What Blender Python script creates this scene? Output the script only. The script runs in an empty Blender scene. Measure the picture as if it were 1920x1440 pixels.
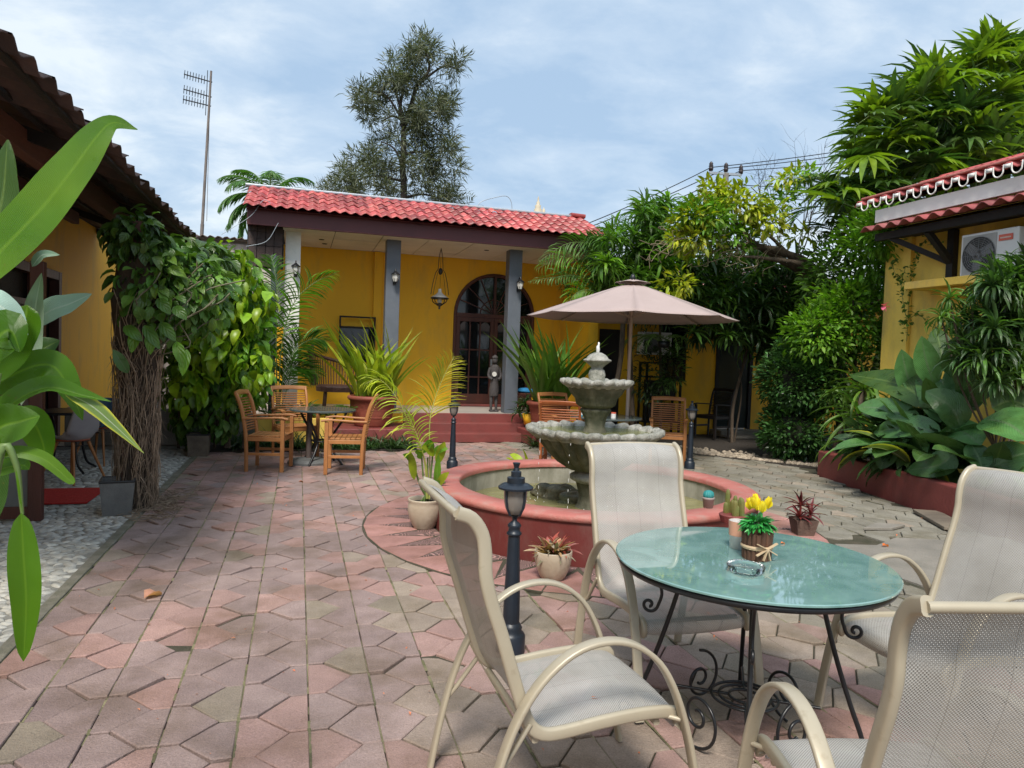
import bpy, math, random
import numpy as np
from mathutils import Vector, Matrix, Euler
random.seed(7); RNG = np.random.default_rng(7)
PI = math.pi
S = bpy.context.scene
COL = S.collection

# ------------------------------------------------------------------ camera
FPX, EYE = 1335.0, 1.5
def _u(a):
    a = np.array(a, float); return a / np.linalg.norm(a)
_dY = _u([560-960, 656-720, FPX]); _dX = _u([5400-960, 829-720, FPX]); _dX = _u(_dX - _dY*_dX.dot(_dY))
_dZ = np.cross(_dX, _dY)
RW = np.array([_dX, _dY, _dZ])
CAM = np.array([0, 0, EYE])
cam_data = bpy.data.cameras.new('camera'); cam = bpy.data.objects.new('camera', cam_data); COL.objects.link(cam)
_r, _up, _bk = RW @ np.array([1, 0, 0]), -(RW @ np.array([0, 1, 0])), -(RW @ np.array([0, 0, 1]))
mw = Matrix.Identity(4)
for i in range(3):
    mw[i][0], mw[i][1], mw[i][2], mw[i][3] = _r[i], _up[i], _bk[i], CAM[i]
cam.matrix_world = mw
cam_data.sensor_width = 36; cam_data.lens = FPX/1920*36
cam_data.clip_start = 0.05; cam_data.clip_end = 2000
S.camera = cam
S.render.resolution_x, S.render.resolution_y = 1024, 768

# ------------------------------------------------------------------ world and sun
SUN_EL, SUN_AZ = math.radians(52), math.radians(204)      # compass azimuth from +Y clockwise
world = bpy.data.worlds.new('World'); S.world = world; world.use_nodes = True
nt = world.node_tree; N, L = nt.nodes, nt.links
for n in list(N): N.remove(n)
def wn(t, **k):
    n = N.new(t)
    for a, b in k.items(): setattr(n, a, b)
    return n
sky = wn('ShaderNodeTexSky', sky_type='NISHITA', sun_disc=False, sun_elevation=SUN_EL, sun_rotation=SUN_AZ, air_density=1.4, dust_density=2.0)
skm = wn('ShaderNodeVectorMath', operation='SCALE'); skm.inputs['Scale'].default_value = 0.05
L.new(sky.outputs[0], skm.inputs[0])
tc = wn('ShaderNodeTexCoord')
sep = wn('ShaderNodeSeparateXYZ'); L.new(tc.outputs['Generated'], sep.inputs[0])
mz = wn('ShaderNodeMath', operation='MAXIMUM'); mz.inputs[1].default_value = 0.0; L.new(sep.outputs[2], mz.inputs[0])
az_ = wn('ShaderNodeMath', operation='ADD'); az_.inputs[1].default_value = 0.22; L.new(mz.outputs[0], az_.inputs[0])
dx = wn('ShaderNodeMath', operation='DIVIDE'); L.new(sep.outputs[0], dx.inputs[0]); L.new(az_.outputs[0], dx.inputs[1])
dy = wn('ShaderNodeMath', operation='DIVIDE'); L.new(sep.outputs[1], dy.inputs[0]); L.new(az_.outputs[0], dy.inputs[1])
cmb = wn('ShaderNodeCombineXYZ'); L.new(dx.outputs[0], cmb.inputs[0]); L.new(dy.outputs[0], cmb.inputs[1])
mp = wn('ShaderNodeMapping'); mp.inputs['Rotation'].default_value = (0, 0, math.radians(28)); mp.inputs['Scale'].default_value = (0.95, 1.2, 1)
mp.inputs['Location'].default_value = (3.1, 1.7, 0)
L.new(cmb.outputs[0], mp.inputs[0])
n1 = wn('ShaderNodeTexNoise'); n1.inputs['Scale'].default_value = 0.95; n1.inputs['Detail'].default_value = 9; n1.inputs['Roughness'].default_value = 0.55; n1.inputs['Distortion'].default_value = 0.25
L.new(mp.outputs[0], n1.inputs['Vector'])
n2 = wn('ShaderNodeTexNoise'); n2.inputs['Scale'].default_value = 3.4; n2.inputs['Detail'].default_value = 7; n2.inputs['Roughness'].default_value = 0.6; n2.inputs['Distortion'].default_value = 0.3
L.new(mp.outputs[0], n2.inputs['Vector'])
mx = wn('ShaderNodeMath', operation='MULTIPLY_ADD'); mx.inputs[1].default_value = 0.46; L.new(n2.outputs[0], mx.inputs[0])
sc1 = wn('ShaderNodeMath', operation='MULTIPLY'); sc1.inputs[1].default_value = 0.62; L.new(n1.outputs[0], sc1.inputs[0]); L.new(sc1.outputs[0], mx.inputs[2])
cr = wn('ShaderNodeValToRGB')
cr.color_ramp.elements[0].position = 0.42; cr.color_ramp.elements[0].color = (0.150, 0.207, 0.280, 1)
cr.color_ramp.elements[1].position = 0.66; cr.color_ramp.elements[1].color = (0.305, 0.335, 0.36, 1)
e = cr.color_ramp.elements.new(0.53); e.color = (0.20, 0.25, 0.31, 1)
L.new(mx.outputs[0], cr.inputs[0])
mixs = wn('ShaderNodeMix', data_type='RGBA'); mixs.inputs[0].default_value = 0.88
L.new(skm.outputs[0], mixs.inputs[6]); L.new(cr.outputs[0], mixs.inputs[7])
bg = wn('ShaderNodeBackground'); bg.inputs[1].default_value = 1.0; L.new(mixs.outputs[2], bg.inputs[0])
wo = wn('ShaderNodeOutputWorld'); L.new(bg.outputs[0], wo.inputs[0])
sd = bpy.data.lights.new('sun', 'SUN'); sd.energy = 1.5; sd.angle = math.radians(16); sd.color = (1, 0.94, 0.85)
sun = bpy.data.objects.new('sun', sd); COL.objects.link(sun)
sv = Vector((math.sin(SUN_AZ)*math.cos(SUN_EL), math.cos(SUN_AZ)*math.cos(SUN_EL), math.sin(SUN_EL)))
sun.rotation_euler = sv.to_track_quat('Z', 'Y').to_euler(); sun.location = (0, 0, 20)
S.view_settings.view_transform = 'Standard'; S.view_settings.look = 'None'; S.view_settings.gamma = 1
S.view_settings.use_curve_mapping = False; S.view_settings.exposure = 1.6
try: S.cycles.transparent_max_bounces = 16; S.cycles.max_bounces = 8
except Exception: pass

# ------------------------------------------------------------------ places in the courtyard
def ray(px, py): return RW @ np.array([px-960, py-720, FPX])
def G(px, py, z=0.0):
    r = ray(px, py); return CAM + r*((z-EYE)/r[2])
def P(px, py, Y):
    r = ray(px, py); return CAM + r*(Y/r[1])
def PX(px, py, X):
    r = ray(px, py); return CAM + r*(X/r[0])

# ------------------------------------------------------------------ mesh builder
class MB:
    def __init__(s): s.V=[]; s.F=[]; s.n=0; s.C=[]; s.U=[]
    def add(s, v, f, col=(1,1,1), uv=None):
        """v (n,3), f (m,k) index array; col one colour or (m,3); uv (m,k,2)"""
        v = np.asarray(v, float).reshape(-1,3); f = np.asarray(f, int)
        s.V.append(v); s.F.append(f + s.n); s.n += len(v)
        c = np.asarray(col, float)
        if c.ndim == 1: c = np.tile(c, (len(f),1))
        s.C.append(c)
        s.U.append(np.zeros((len(f), f.shape[1], 2)) if uv is None else np.asarray(uv, float))
        return s
    def polys(s, v, faces, col=(1,1,1)):
        v = np.asarray(v, float).reshape(-1,3)
        s.V.append(v); off = s.n; s.n += len(v)
        for f in faces:
            s.F.append(np.array([f], int)+off); s.C.append(np.array([col], float)); s.U.append(np.zeros((1,len(f),2)))
    def mesh(s, name, smooth=False):
        me = bpy.data.meshes.new(name)
        if not s.V: return me
        V = np.concatenate(s.V)
        me.vertices.add(len(V)); me.vertices.foreach_set('co', V.ravel())
        lt = np.concatenate([np.full(len(f), f.shape[1]) for f in s.F])
        li = np.concatenate([f.ravel() for f in s.F])
        me.loops.add(len(li)); me.loops.foreach_set('vertex_index', li.astype(np.int32))
        me.polygons.add(len(lt)); st = np.concatenate([[0], np.cumsum(lt)[:-1]])
        me.polygons.foreach_set('loop_start', st.astype(np.int32)); me.polygons.foreach_set('loop_total', lt.astype(np.int32))
        me.polygons.foreach_set('use_smooth', np.full(len(lt), smooth, bool))
        C = np.concatenate(s.C); Cl = np.repeat(C, lt, axis=0)
        ca = me.color_attributes.new('tint', 'FLOAT_COLOR', 'CORNER')
        ca.data.foreach_set('color', np.hstack([Cl, np.ones((len(Cl),1))]).ravel().astype(np.float32))
        uv = me.uv_layers.new(name='uv'); uv.data.foreach_set('uv', np.concatenate([u.reshape(-1,2) for u in s.U]).ravel().astype(np.float32))
        me.update(calc_edges=True); me.validate()
        return me
    # ---- solids
    def box(s, a, b, col=(1,1,1), M=None):
        x0,y0,z0 = a; x1,y1,z1 = b
        v = np.array([(x0,y0,z0),(x1,y0,z0),(x1,y1,z0),(x0,y1,z0),(x0,y0,z1),(x1,y0,z1),(x1,y1,z1),(x0,y1,z1)], float)
        if M is not None: v = v @ M[0].T + M[1]
        s.add(v, [(0,3,2,1),(4,5,6,7),(0,1,5,4),(1,2,6,5),(2,3,7,6),(3,0,4,7)], col); return s
    def beam(s, p, q, w, h, up=(0,0,1), col=(1,1,1)):
        p, q = np.array(p, float), np.array(q, float); d = _u(q-p); sx = np.cross(d, up)
        sx = _u(sx) if np.linalg.norm(sx) > 1e-6 else np.array([1.,0,0]); u = np.cross(sx, d)
        M = (np.array([sx, d, u]).T, p); Ln = np.linalg.norm(q-p)
        return s.box((-w/2, 0, -h/2), (w/2, Ln, h/2), col, M)
    def tube(s, pts, r, seg=8, col=(1,1,1), cap=True, sec=None):
        pts = np.array(pts, float); n = len(pts); r = np.broadcast_to(np.array(r, float), (n,))
        t = np.gradient(pts, axis=0); t /= np.linalg.norm(t, axis=1, keepdims=True) + 1e-12
        a = np.array([0,0,1.]) if abs(t[0][2]) < .9 else np.array([1.,0,0])
        x = _u(np.cross(t[0], a)); V = []
        for i in range(n):
            x = x - t[i]*x.dot(t[i]); x = _u(x); y = np.cross(t[i], x)
            for k in range(seg):
                an = 2*PI*k/seg
                V.append(pts[i] + r[i]*(math.cos(an)*x + math.sin(an)*y))
        F = [(i*seg+k, i*seg+(k+1)%seg, (i+1)*seg+(k+1)%seg, (i+1)*seg+k) for i in range(n-1) for k in range(seg)]
        s.add(V, F, col)
        if cap:
            s.polys(V[:seg][::-1], [tuple(range(seg))], col); s.polys(V[-seg:], [tuple(range(seg))], col)
        return s
    def sweep(s, pts, side, w, h, col=(1,1,1), closed=False):
        """rounded-rectangle section swept along pts; w along side vector, h across"""
        pts = np.array(pts, float); n = len(pts); side = _u(side)
        t = np.gradient(pts, axis=0)
        sec = []
        r = min(w, h)*.35
        for cx, cy, a0 in ((w/2-r, h/2-r, 0), (-w/2+r, h/2-r, PI/2), (-w/2+r, -h/2+r, PI), (w/2-r, -h/2+r, 1.5*PI)):
            for k in range(3):
                a = a0 + k*PI/4; sec.append((cx+r*math.cos(a), cy+r*math.sin(a)))
        m = len(sec); V = []
        for i in range(n):
            d = _u(t[i]); nn = _u(np.cross(side, d)); sd_ = _u(np.cross(d, nn))
            for (a, b) in sec: V.append(pts[i] + a*sd_ + b*nn)
        F = [(i*m+k, i*m+(k+1)%m, (i+1)*m+(k+1)%m, (i+1)*m+k) for i in range(n-1) for k in range(m)]
        s.add(V, F, col)
        s.polys(V[:m][::-1], [tuple(range(m))], col); s.polys(V[-m:], [tuple(range(m))], col)
        return s
    def lathe(s, prof, seg=24, c=(0,0,0), col=(1,1,1), mod=None, cap=False):
        V = []; n = len(prof)
        for i, (r, z) in enumerate(prof):
            for k in range(seg):
                a = 2*PI*k/seg; rr, zz = (r, z) if mod is None else mod(r, z, a, i)
                V.append((c[0]+rr*math.cos(a), c[1]+rr*math.sin(a), c[2]+zz))
        F = [(i*seg+k, i*seg+(k+1)%seg, (i+1)*seg+(k+1)%seg, (i+1)*seg+k) for i in range(n-1) for k in range(seg)]
        s.add(V, F, col)
        if cap: s.polys(V[-seg:], [tuple(range(seg))], col); s.polys(V[:seg][::-1], [tuple(range(seg))], col)
        return s
    def prism(s, poly, z0, z1, col=(1,1,1), M=None):
        n = len(poly); v = [(x,y,z0) for x,y in poly] + [(x,y,z1) for x,y in poly]
        v = np.array(v, float)
        if M is not None: v = v @ M[0].T + M[1]
        s.polys(v, [tuple(range(n))[::-1], tuple(range(n, 2*n))] + [(i,(i+1)%n,n+(i+1)%n,n+i) for i in range(n)], col); return s
    def blob(s, c, r, seg=10, rings=7, rough=.15, col=(1,1,1), seed=0):
        rg = np.random.default_rng(seed); ph = rg.uniform(0, 6, 6); r = np.broadcast_to(np.array(r, float), (3,))
        V = []
        for i in range(rings+1):
            th = PI*i/rings
            for k in range(seg):
                a = 2*PI*k/seg
                d = np.array([math.sin(th)*math.cos(a), math.sin(th)*math.sin(a), math.cos(th)])
                f = 1 + rough*(math.sin(3*d[0]+ph[0])*math.sin(2.7*d[1]+ph[1]) + .6*math.sin(6*d[2]+ph[2]+2*d[0]) + .4*math.sin(9*d[1]+ph[3]))
                V.append(np.array(c) + d*r*f)
        F = [(i*seg+k, (i+1)*seg+k, (i+1)*seg+(k+1)%seg, i*seg+(k+1)%seg) for i in range(rings) for k in range(seg)]
        s.add(V, F, col); return s

def obj(name, mb, mat, parent=None, smooth=False, loc=None, bevel=0):
    me = mb.mesh(name, smooth) if isinstance(mb, MB) else mb
    if isinstance(mb, MB) and mat is not None:
        for m in (mat if isinstance(mat, (list, tuple)) else [mat]): me.materials.append(m)
    o = bpy.data.objects.new(name, me); COL.objects.link(o)
    if parent is not None: o.parent = parent
    if loc is not None: o.location = loc
    if bevel:
        b = o.modifiers.new('bevel', 'BEVEL'); b.width = bevel; b.segments = 2; b.limit_method = 'ANGLE'; b.angle_limit = math.radians(40)
    return o
def tag(o, label=None, cat=None, group=None, kind=None):
    if label: o['label'] = label
    if cat: o['category'] = cat
    if group: o['group'] = group
    if kind: o['kind'] = kind
    return o
def thing(name, label, cat, loc=(0,0,0), rz=0, group=None):
    o = bpy.data.objects.new(name, None); COL.objects.link(o); o.empty_display_size = .1
    o.location = loc; o.rotation_euler = (0,0,rz); return tag(o, label, cat, group)
def copy_tree(o, parent=None):
    c = o.copy(); COL.objects.link(c); c.parent = parent
    for ch in o.children: copy_tree(ch, c)
    return c
def inst(name, me, parent, M):
    o = bpy.data.objects.new(name, me); COL.objects.link(o); o.parent = parent; o.matrix_local = M; return o

# ------------------------------------------------------------------ materials
def _mat(name):
    m = bpy.data.materials.new(name); m.use_nodes = True; t = m.node_tree
    b = t.nodes.get('Principled BSDF'); return m, t, b
def node(t, typ, ins=None, **k):
    n = t.nodes.new(typ)
    for a, b in k.items(): setattr(n, a, b)
    if ins:
        for a, b in ins.items():
            if isinstance(b, bpy.types.NodeSocket): t.links.new(b, n.inputs[a])
            else: n.inputs[a].default_value = b
    return n
def c4(c): return (c[0], c[1], c[2], 1)
def MAT(name, c1, c2=None, scale=6.0, rough=.6, bump=0.0, bscale=None, metal=0, spec=.5, coat=0, tint=False, stain=None, sscale=1.2, samt=.5, slo=.5, shi=.75, rough2=None, detail=6, coords='Object', squash=(1,1,1), objtint=False, fine=0.0):
    m, t, b = _mat(name)
    co = node(t, 'ShaderNodeTexCoord').outputs['Object'] if coords == 'Object' else node(t, 'ShaderNodeNewGeometry').outputs['Position']
    if squash != (1,1,1): co = node(t, 'ShaderNodeMapping', {'Vector': co, 'Scale': squash}).outputs[0]
    nz = node(t, 'ShaderNodeTexNoise', {'Vector': co, 'Scale': scale, 'Detail': detail, 'Roughness': .6})
    c2 = c2 or tuple(x*.75 for x in c1)
    cr = node(t, 'ShaderNodeValToRGB', {'Fac': nz.outputs[0]}); cr.color_ramp.elements[0].position=.32; cr.color_ramp.elements[1].position=.68
    cr.color_ramp.elements[0].color = c4(c2); cr.color_ramp.elements[1].color = c4(c1)
    out = cr.outputs[0]
    if stain:
        ns = node(t, 'ShaderNodeTexNoise', {'Vector': co, 'Scale': sscale, 'Detail': 8, 'Roughness': .65})
        mr = node(t, 'ShaderNodeMapRange', {'Value': ns.outputs[0], 'From Min': slo, 'From Max': shi, 'To Min': 0., 'To Max': samt})
        mx = node(t, 'ShaderNodeMix', {0: mr.outputs[0], 6: out, 7: c4(stain)}, data_type='RGBA'); out = mx.outputs[2]
    if fine:
        nf = node(t, 'ShaderNodeTexNoise', {'Vector': co, 'Scale': 160., 'Detail': 3, 'Roughness': .7})
        mr = node(t, 'ShaderNodeMapRange', {'Value': nf.outputs[0], 'From Min': .3, 'From Max': .7, 'To Min': 1-fine, 'To Max': 1+fine})
        vm = node(t, 'ShaderNodeVectorMath', {0: out}, operation='SCALE'); t.links.new(mr.outputs[0], vm.inputs['Scale']); out = vm.outputs[0]
    if tint:
        at = node(t, 'ShaderNodeAttribute', attribute_name='tint')
        mx = node(t, 'ShaderNodeMix', {0: 1., 6: out, 7: at.outputs['Color']}, data_type='RGBA', blend_type='MULTIPLY'); out = mx.outputs[2]
    if objtint:
        oi = node(t, 'ShaderNodeObjectInfo')
        mx = node(t, 'ShaderNodeMix', {0: 1., 6: out, 7: oi.outputs['Color']}, data_type='RGBA', blend_type='MULTIPLY'); out = mx.outputs[2]
    t.links.new(out, b.inputs['Base Color'])
    b.inputs['Roughness'].default_value = rough; b.inputs['Metallic'].default_value = metal
    b.inputs['Specular IOR Level'].default_value = spec; b.inputs['Coat Weight'].default_value = coat
    if rough2 is not None:
        mr = node(t, 'ShaderNodeMapRange', {'Value': nz.outputs[0], 'From Min': .3, 'From Max': .7, 'To Min': rough2, 'To Max': rough}); t.links.new(mr.outputs[0], b.inputs['Roughness'])
    if bump:
        nb = node(t, 'ShaderNodeTexNoise', {'Vector': co, 'Scale': bscale or scale*5, 'Detail': 8, 'Roughness': .65})
        bp = node(t, 'ShaderNodeBump', {'Height': nb.outputs[0], 'Strength': min(1., bump*3), 'Distance': .02*bump}); t.links.new(bp.outputs[0], b.inputs['Normal'])
    return m
def LEAF(name, col, rough=.38, vein=None, trans=.28, vscale=22, var=.35, edge=None):
    m, t, b = _mat(name)
    at = node(t, 'ShaderNodeAttribute', attribute_name='tint')
    geo = node(t, 'ShaderNodeNewGeometry')
    nz = node(t, 'ShaderNodeTexNoise', {'Vector': geo.outputs['Position'], 'Scale': 9., 'Detail': 4})
    mr = node(t, 'ShaderNodeMapRange', {'Value': nz.outputs[0], 'From Min': .3, 'From Max': .7, 'To Min': 1-var, 'To Max': 1+var})
    vm = node(t, 'ShaderNodeVectorMath', {0: c4(col)[:3]}, operation='SCALE'); t.links.new(mr.outputs[0], vm.inputs['Scale'])
    mx = node(t, 'ShaderNodeMix', {0: 1., 6: vm.outputs[0], 7: at.outputs['Color']}, data_type='RGBA', blend_type='MULTIPLY'); out = mx.outputs[2]
    uv = node(t, 'ShaderNodeUVMap'); sp = node(t, 'ShaderNodeSeparateXYZ', {0: uv.outputs[0]})
    du = node(t, 'ShaderNodeMath', {0: sp.outputs[0], 1: .5}, operation='SUBTRACT'); au = node(t, 'ShaderNodeMath', {0: du.outputs[0]}, operation='ABSOLUTE')
    if vein:
        mid = node(t, 'ShaderNodeMapRange', {'Value': au.outputs[0], 'From Min': .015, 'From Max': .05, 'To Min': .7, 'To Max': 0.})
        mx = node(t, 'ShaderNodeMix', {0: mid.outputs[0], 6: out, 7: c4(vein)}, data_type='RGBA'); out = mx.outputs[2]
        # side veins
        vv = node(t, 'ShaderNodeMath', {0: au.outputs[0], 1: -.9, 2: sp.outputs[1]}, operation='MULTIPLY_ADD')
        v2 = node(t, 'ShaderNodeMath', {0: vv.outputs[0], 1: float(vscale)*6.283}, operation='MULTIPLY'); sn = node(t, 'ShaderNodeMath', {0: v2.outputs[0]}, operation='SINE')
        mr2 = node(t, 'ShaderNodeMapRange', {'Value': sn.outputs[0], 'From Min': .2, 'From Max': 1., 'To Min': 0., 'To Max': .16})
        mx = node(t, 'ShaderNodeMix', {0: mr2.outputs[0], 6: out, 7: c4(vein)}, data_type='RGBA'); out = mx.outputs[2]
        bp = node(t, 'ShaderNodeBump', {'Height': sn.outputs[0], 'Strength': .35, 'Distance': .003}); t.links.new(bp.outputs[0], b.inputs['Normal'])
    if vein and var <= .25:
        nb_ = node(t, 'ShaderNodeTexNoise', {'Vector': geo.outputs['Position'], 'Scale': 26., 'Detail': 5, 'Roughness': .7}); mb_ = node(t, 'ShaderNodeMapRange', {'Value': nb_.outputs[0], 'From Min': .66, 'From Max': .72, 'To Min': 0., 'To Max': .75})
        mx = node(t, 'ShaderNodeMix', {0: mb_.outputs[0], 6: out, 7: (.16,.11,.03,1)}, data_type='RGBA'); out = mx.outputs[2]
        nb_ = node(t, 'ShaderNodeTexNoise', {'Vector': geo.outputs['Position'], 'Scale': 4., 'Detail': 3}); mb_ = node(t, 'ShaderNodeMapRange', {'Value': nb_.outputs[0], 'From Min': .5, 'From Max': .75, 'To Min': 0., 'To Max': .6})
        mx = node(t, 'ShaderNodeMix', {0: mb_.outputs[0], 6: out, 7: (col[0]*1.9, col[1]*1.35, col[2], 1)}, data_type='RGBA'); out = mx.outputs[2]
        ro_ = node(t, 'ShaderNodeMapRange', {'Value': nz.outputs[0], 'From Min': .35, 'From Max': .65, 'To Min': rough-.06, 'To Max': rough+.2}); t.links.new(ro_.outputs[0], b.inputs['Roughness'])
    if edge:
        eg = node(t, 'ShaderNodeMapRange', {'Value': au.outputs[0], 'From Min': .32, 'From Max': .47, 'To Min': 0., 'To Max': .9})
        mx = node(t, 'ShaderNodeMix', {0: eg.outputs[0], 6: out, 7: c4(edge)}, data_type='RGBA'); out = mx.outputs[2]
    t.links.new(out, b.inputs['Base Color']); b.inputs['Roughness'].default_value = rough
    tr = node(t, 'ShaderNodeBsdfTranslucent')
    g = node(t, 'ShaderNodeMix', {0: 1., 6: out, 7: (1.3, 1.5, .6, 1)}, data_type='RGBA', blend_type='MULTIPLY'); t.links.new(g.outputs[2], tr.inputs[0])
    ms = node(t, 'ShaderNodeMixShader', {0: trans, 1: b.outputs[0], 2: tr.outputs[0]})
    t.links.new(ms.outputs[0], t.nodes['Material Output'].inputs[0])
    return m

YEL = (.62, .30, .025)
m_yellow = MAT('yellow_paint', (.90,.50,.014), (.86,.465,.013), scale=1.1, rough=.65, bump=.25, bscale=60, stain=(.44,.27,.07), sscale=2.2, samt=.7, slo=.50, shi=.8, coords='P', squash=(1,1,.3), fine=.05)
m_yellow_light = MAT('pale_yellow_paint', (.86,.60,.12), (.82,.53,.08), scale=1.3, rough=.65, bump=.3, bscale=50, stain=(.42,.30,.13), sscale=3, samt=.75, slo=.50, shi=.75, coords='P', squash=(1,1,.3), fine=.05)
m_white = MAT('weathered_white_paint', (.82,.81,.77), (.72,.71,.67), scale=2, rough=.6, bump=.2, stain=(.25,.24,.22), sscale=1.5, samt=.4, slo=.55)
m_grey = MAT('blue_grey_paint', (.115,.13,.155), (.085,.10,.12), scale=3, rough=.5, bump=.15, stain=(.2,.2,.2), sscale=4, samt=.3, slo=.6)
m_rooftile = MAT('red_roof_tile', (.37,.066,.060), (.26,.045,.044), scale=5, rough=.42, bump=.2, objtint=True, stain=(.5,.2,.17), sscale=3, samt=.4, slo=.5, coords='P')
m_oldtile = MAT('old_clay_tile', (.085,.052,.044), (.04,.030,.028), scale=3, rough=.8, bump=.4, objtint=True, stain=(.03,.027,.027), sscale=5, samt=.8, slo=.45, coords='P')
m_maroon = MAT('maroon_board', (.105,.022,.025), (.08,.017,.02), scale=2, rough=.5, bump=.1)
m_ceiling = MAT('ceiling_board', (.74,.66,.57), (.68,.60,.50), scale=2, rough=.8, bump=.1, stain=(.4,.33,.25), sscale=1.5, samt=.35)
m_galv = MAT('galvanised_sheet', (.42,.46,.50), (.30,.34,.38), scale=6, rough=.45, metal=.3)
m_darkwood = MAT('dark_brown_wood', (.10,.030,.020), (.055,.018,.014), scale=4, rough=.5, bump=.3, squash=(1,1,.15), coords='P')
m_beam = MAT('reddish_timber', (.15,.055,.035), (.07,.028,.022), scale=3, rough=.75, bump=.5, squash=(1,.2,1), coords='P', stain=(.02,.015,.015), sscale=6, samt=.6)
m_blackwood = MAT('black_timber', (.018,.014,.013), (.010,.009,.009), scale=5, rough=.7, bump=.4)
m_glassdark = MAT('dark_window_glass', (.010,.013,.016), (.006,.008,.010), scale=1, rough=.06, spec=.6)
m_stepred = MAT('red_painted_concrete', (.22,.050,.043), (.17,.038,.034), scale=2.5, rough=.6, bump=.3, bscale=30, stain=(.12,.06,.05), sscale=3, samt=.6, slo=.5, coords='P')
m_poolred = MAT('red_pool_wall_paint', (.145,.026,.022), (.115,.02,.018), scale=2, rough=.55, bump=.25, bscale=25, stain=(.16,.09,.075), sscale=3.4, samt=.7, slo=.5, coords='P', squash=(1,1,.5))
m_poolrim = MAT('faded_red_rim_paint', (.48,.17,.14), (.38,.115,.095), scale=3, rough=.65, bump=.35, bscale=30, stain=(.34,.24,.20), sscale=6, samt=.75, slo=.5, coords='P')
m_cement = MAT('stained_cement', (.42,.40,.33), (.28,.27,.22), scale=5, rough=.8, bump=.4, stain=(.10,.10,.06), sscale=3, samt=.8, slo=.48, coords='P', squash=(1,1,.35))
m_concrete = MAT('grey_concrete', (.27,.245,.21), (.20,.185,.16), scale=3, rough=.85, bump=.5, bscale=70, stain=(.12,.12,.09), sscale=2, samt=.6, coords='P', fine=.15)
m_stone = MAT('mossy_carved_stone', (.17,.16,.11), (.065,.067,.04), scale=9, rough=.8, bump=.8, bscale=60, stain=(.045,.055,.028), sscale=5, samt=.85, slo=.45, shi=.7)
m_stonelight = MAT('pale_weathered_stone', (.44,.43,.39), (.22,.22,.18), scale=12, rough=.75, bump=.8, bscale=60, stain=(.08,.09,.07), sscale=14, samt=.8, slo=.5, shi=.7)
m_rock = MAT('wet_rock', (.24,.20,.11), (.05,.055,.03), scale=7, rough=.45, bump=1, bscale=30, stain=(.04,.07,.02), sscale=6, samt=.8)
m_soil = MAT('dark_soil', (.05,.038,.028), (.025,.02,.016), scale=30, rough=.95, bump=1)
m_teak = MAT('teak_wood', (.43,.19,.065), (.30,.115,.035), scale=5, rough=.42, bump=.2, squash=(1,1,.25), objtint=True, fine=.08)
m_teakred = MAT('reddish_teak_wood', (.36,.11,.035), (.24,.065,.022), scale=5, rough=.4, bump=.2, squash=(1,1,.25))
m_black = MAT('black_painted_metal', (.012,.014,.017), (.008,.009,.011), scale=10, rough=.35, bump=.05)
m_lampblack = MAT('blue_black_lamp_paint', (.013,.021,.034), (.009,.014,.022), scale=8, rough=.42, bump=.1, stain=(.10,.10,.10), sscale=20, samt=.4, slo=.62)
m_lampwhite = MAT('frosted_lamp_glass', (.66,.65,.60), (.55,.54,.50), scale=10, rough=.25)
m_lampsmoke = MAT('smoky_lamp_glass', (.30,.27,.23), (.17,.155,.14), scale=6, rough=.12, squash=(1,1,.3))
m_frame = MAT('champagne_chair_frame', (.46,.41,.31), (.40,.35,.26), scale=4, rough=.38, metal=.15, bump=.04, stain=(.24,.18,.11), sscale=16, samt=.6, slo=.6, shi=.8)
m_canvas = MAT('dusty_pink_canvas', (.405,.32,.30), (.37,.29,.272), scale=2, rough=.85, bump=.3, bscale=9)
m_polewood = MAT('pale_pole', (.48,.38,.32), scale=3, rough=.5)
m_potcream = MAT('cream_glazed_pot', (.50,.43,.33), (.38,.31,.23), scale=6, rough=.35, bump=.2, stain=(.20,.14,.09), sscale=5, samt=.7, slo=.5)
m_terra = MAT('terracotta_pot', (.30,.075,.045), (.22,.055,.035), scale=4, rough=.6, bump=.3, stain=(.12,.06,.045), sscale=5, samt=.5)
m_potgrey = MAT('grey_fibre_cement_pot', (.16,.165,.165), (.11,.115,.115), scale=7, rough=.7, bump=.3, stain=(.05,.055,.05), sscale=4, samt=.6)
m_bark = MAT('grey_brown_bark', (.13,.095,.065), (.06,.045,.032), scale=12, rough=.9, bump=1, squash=(1,1,.3))
m_root = MAT('dry_aerial_roots', (.36,.27,.19), (.20,.145,.10), scale=14, rough=.9, bump=.3, tint=True)
m_stem = MAT('green_stem', (.14,.22,.06), (.09,.14,.04), scale=9, rough=.5)
m_stemy = MAT('yellow_green_stem', (.40,.42,.10), (.28,.30,.08), scale=9, rough=.5)
m_plasticw = MAT('white_plastic', (.74,.74,.72), (.68,.68,.66), scale=4, rough=.35, stain=(.4,.38,.33), sscale=4, samt=.35, slo=.55)
m_greyfan = MAT('grey_grille', (.20,.20,.20), scale=8, rough=.5)
m_red = MAT('red_mat', (.62,.035,.03), (.5,.03,.025), scale=30, rough=.9, bump=.8)
m_redlabel = MAT('red_label', (.75,.14,.08), scale=2, rough=.4)
m_blue = MAT('blue_shell_plastic', (.06,.14,.24), (.05,.12,.20), scale=4, rough=.5)
m_shell = MAT('grey_shell_plastic', (.36,.36,.38), (.30,.30,.33), scale=4, rough=.5)
m_cush = MAT('rust_cushion', (.36,.11,.06), scale=20, rough=.9, bump=.3)
m_rattan = MAT('dark_rattan', (.10,.045,.035), (.05,.025,.02), scale=20, rough=.5, bump=.4)
m_brickw = MAT('whitewashed_block', (.55,.50,.46), (.42,.38,.35), scale=4, rough=.85, bump=.6, objtint=True, stain=(.25,.21,.18), sscale=3, samt=.6)
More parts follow.
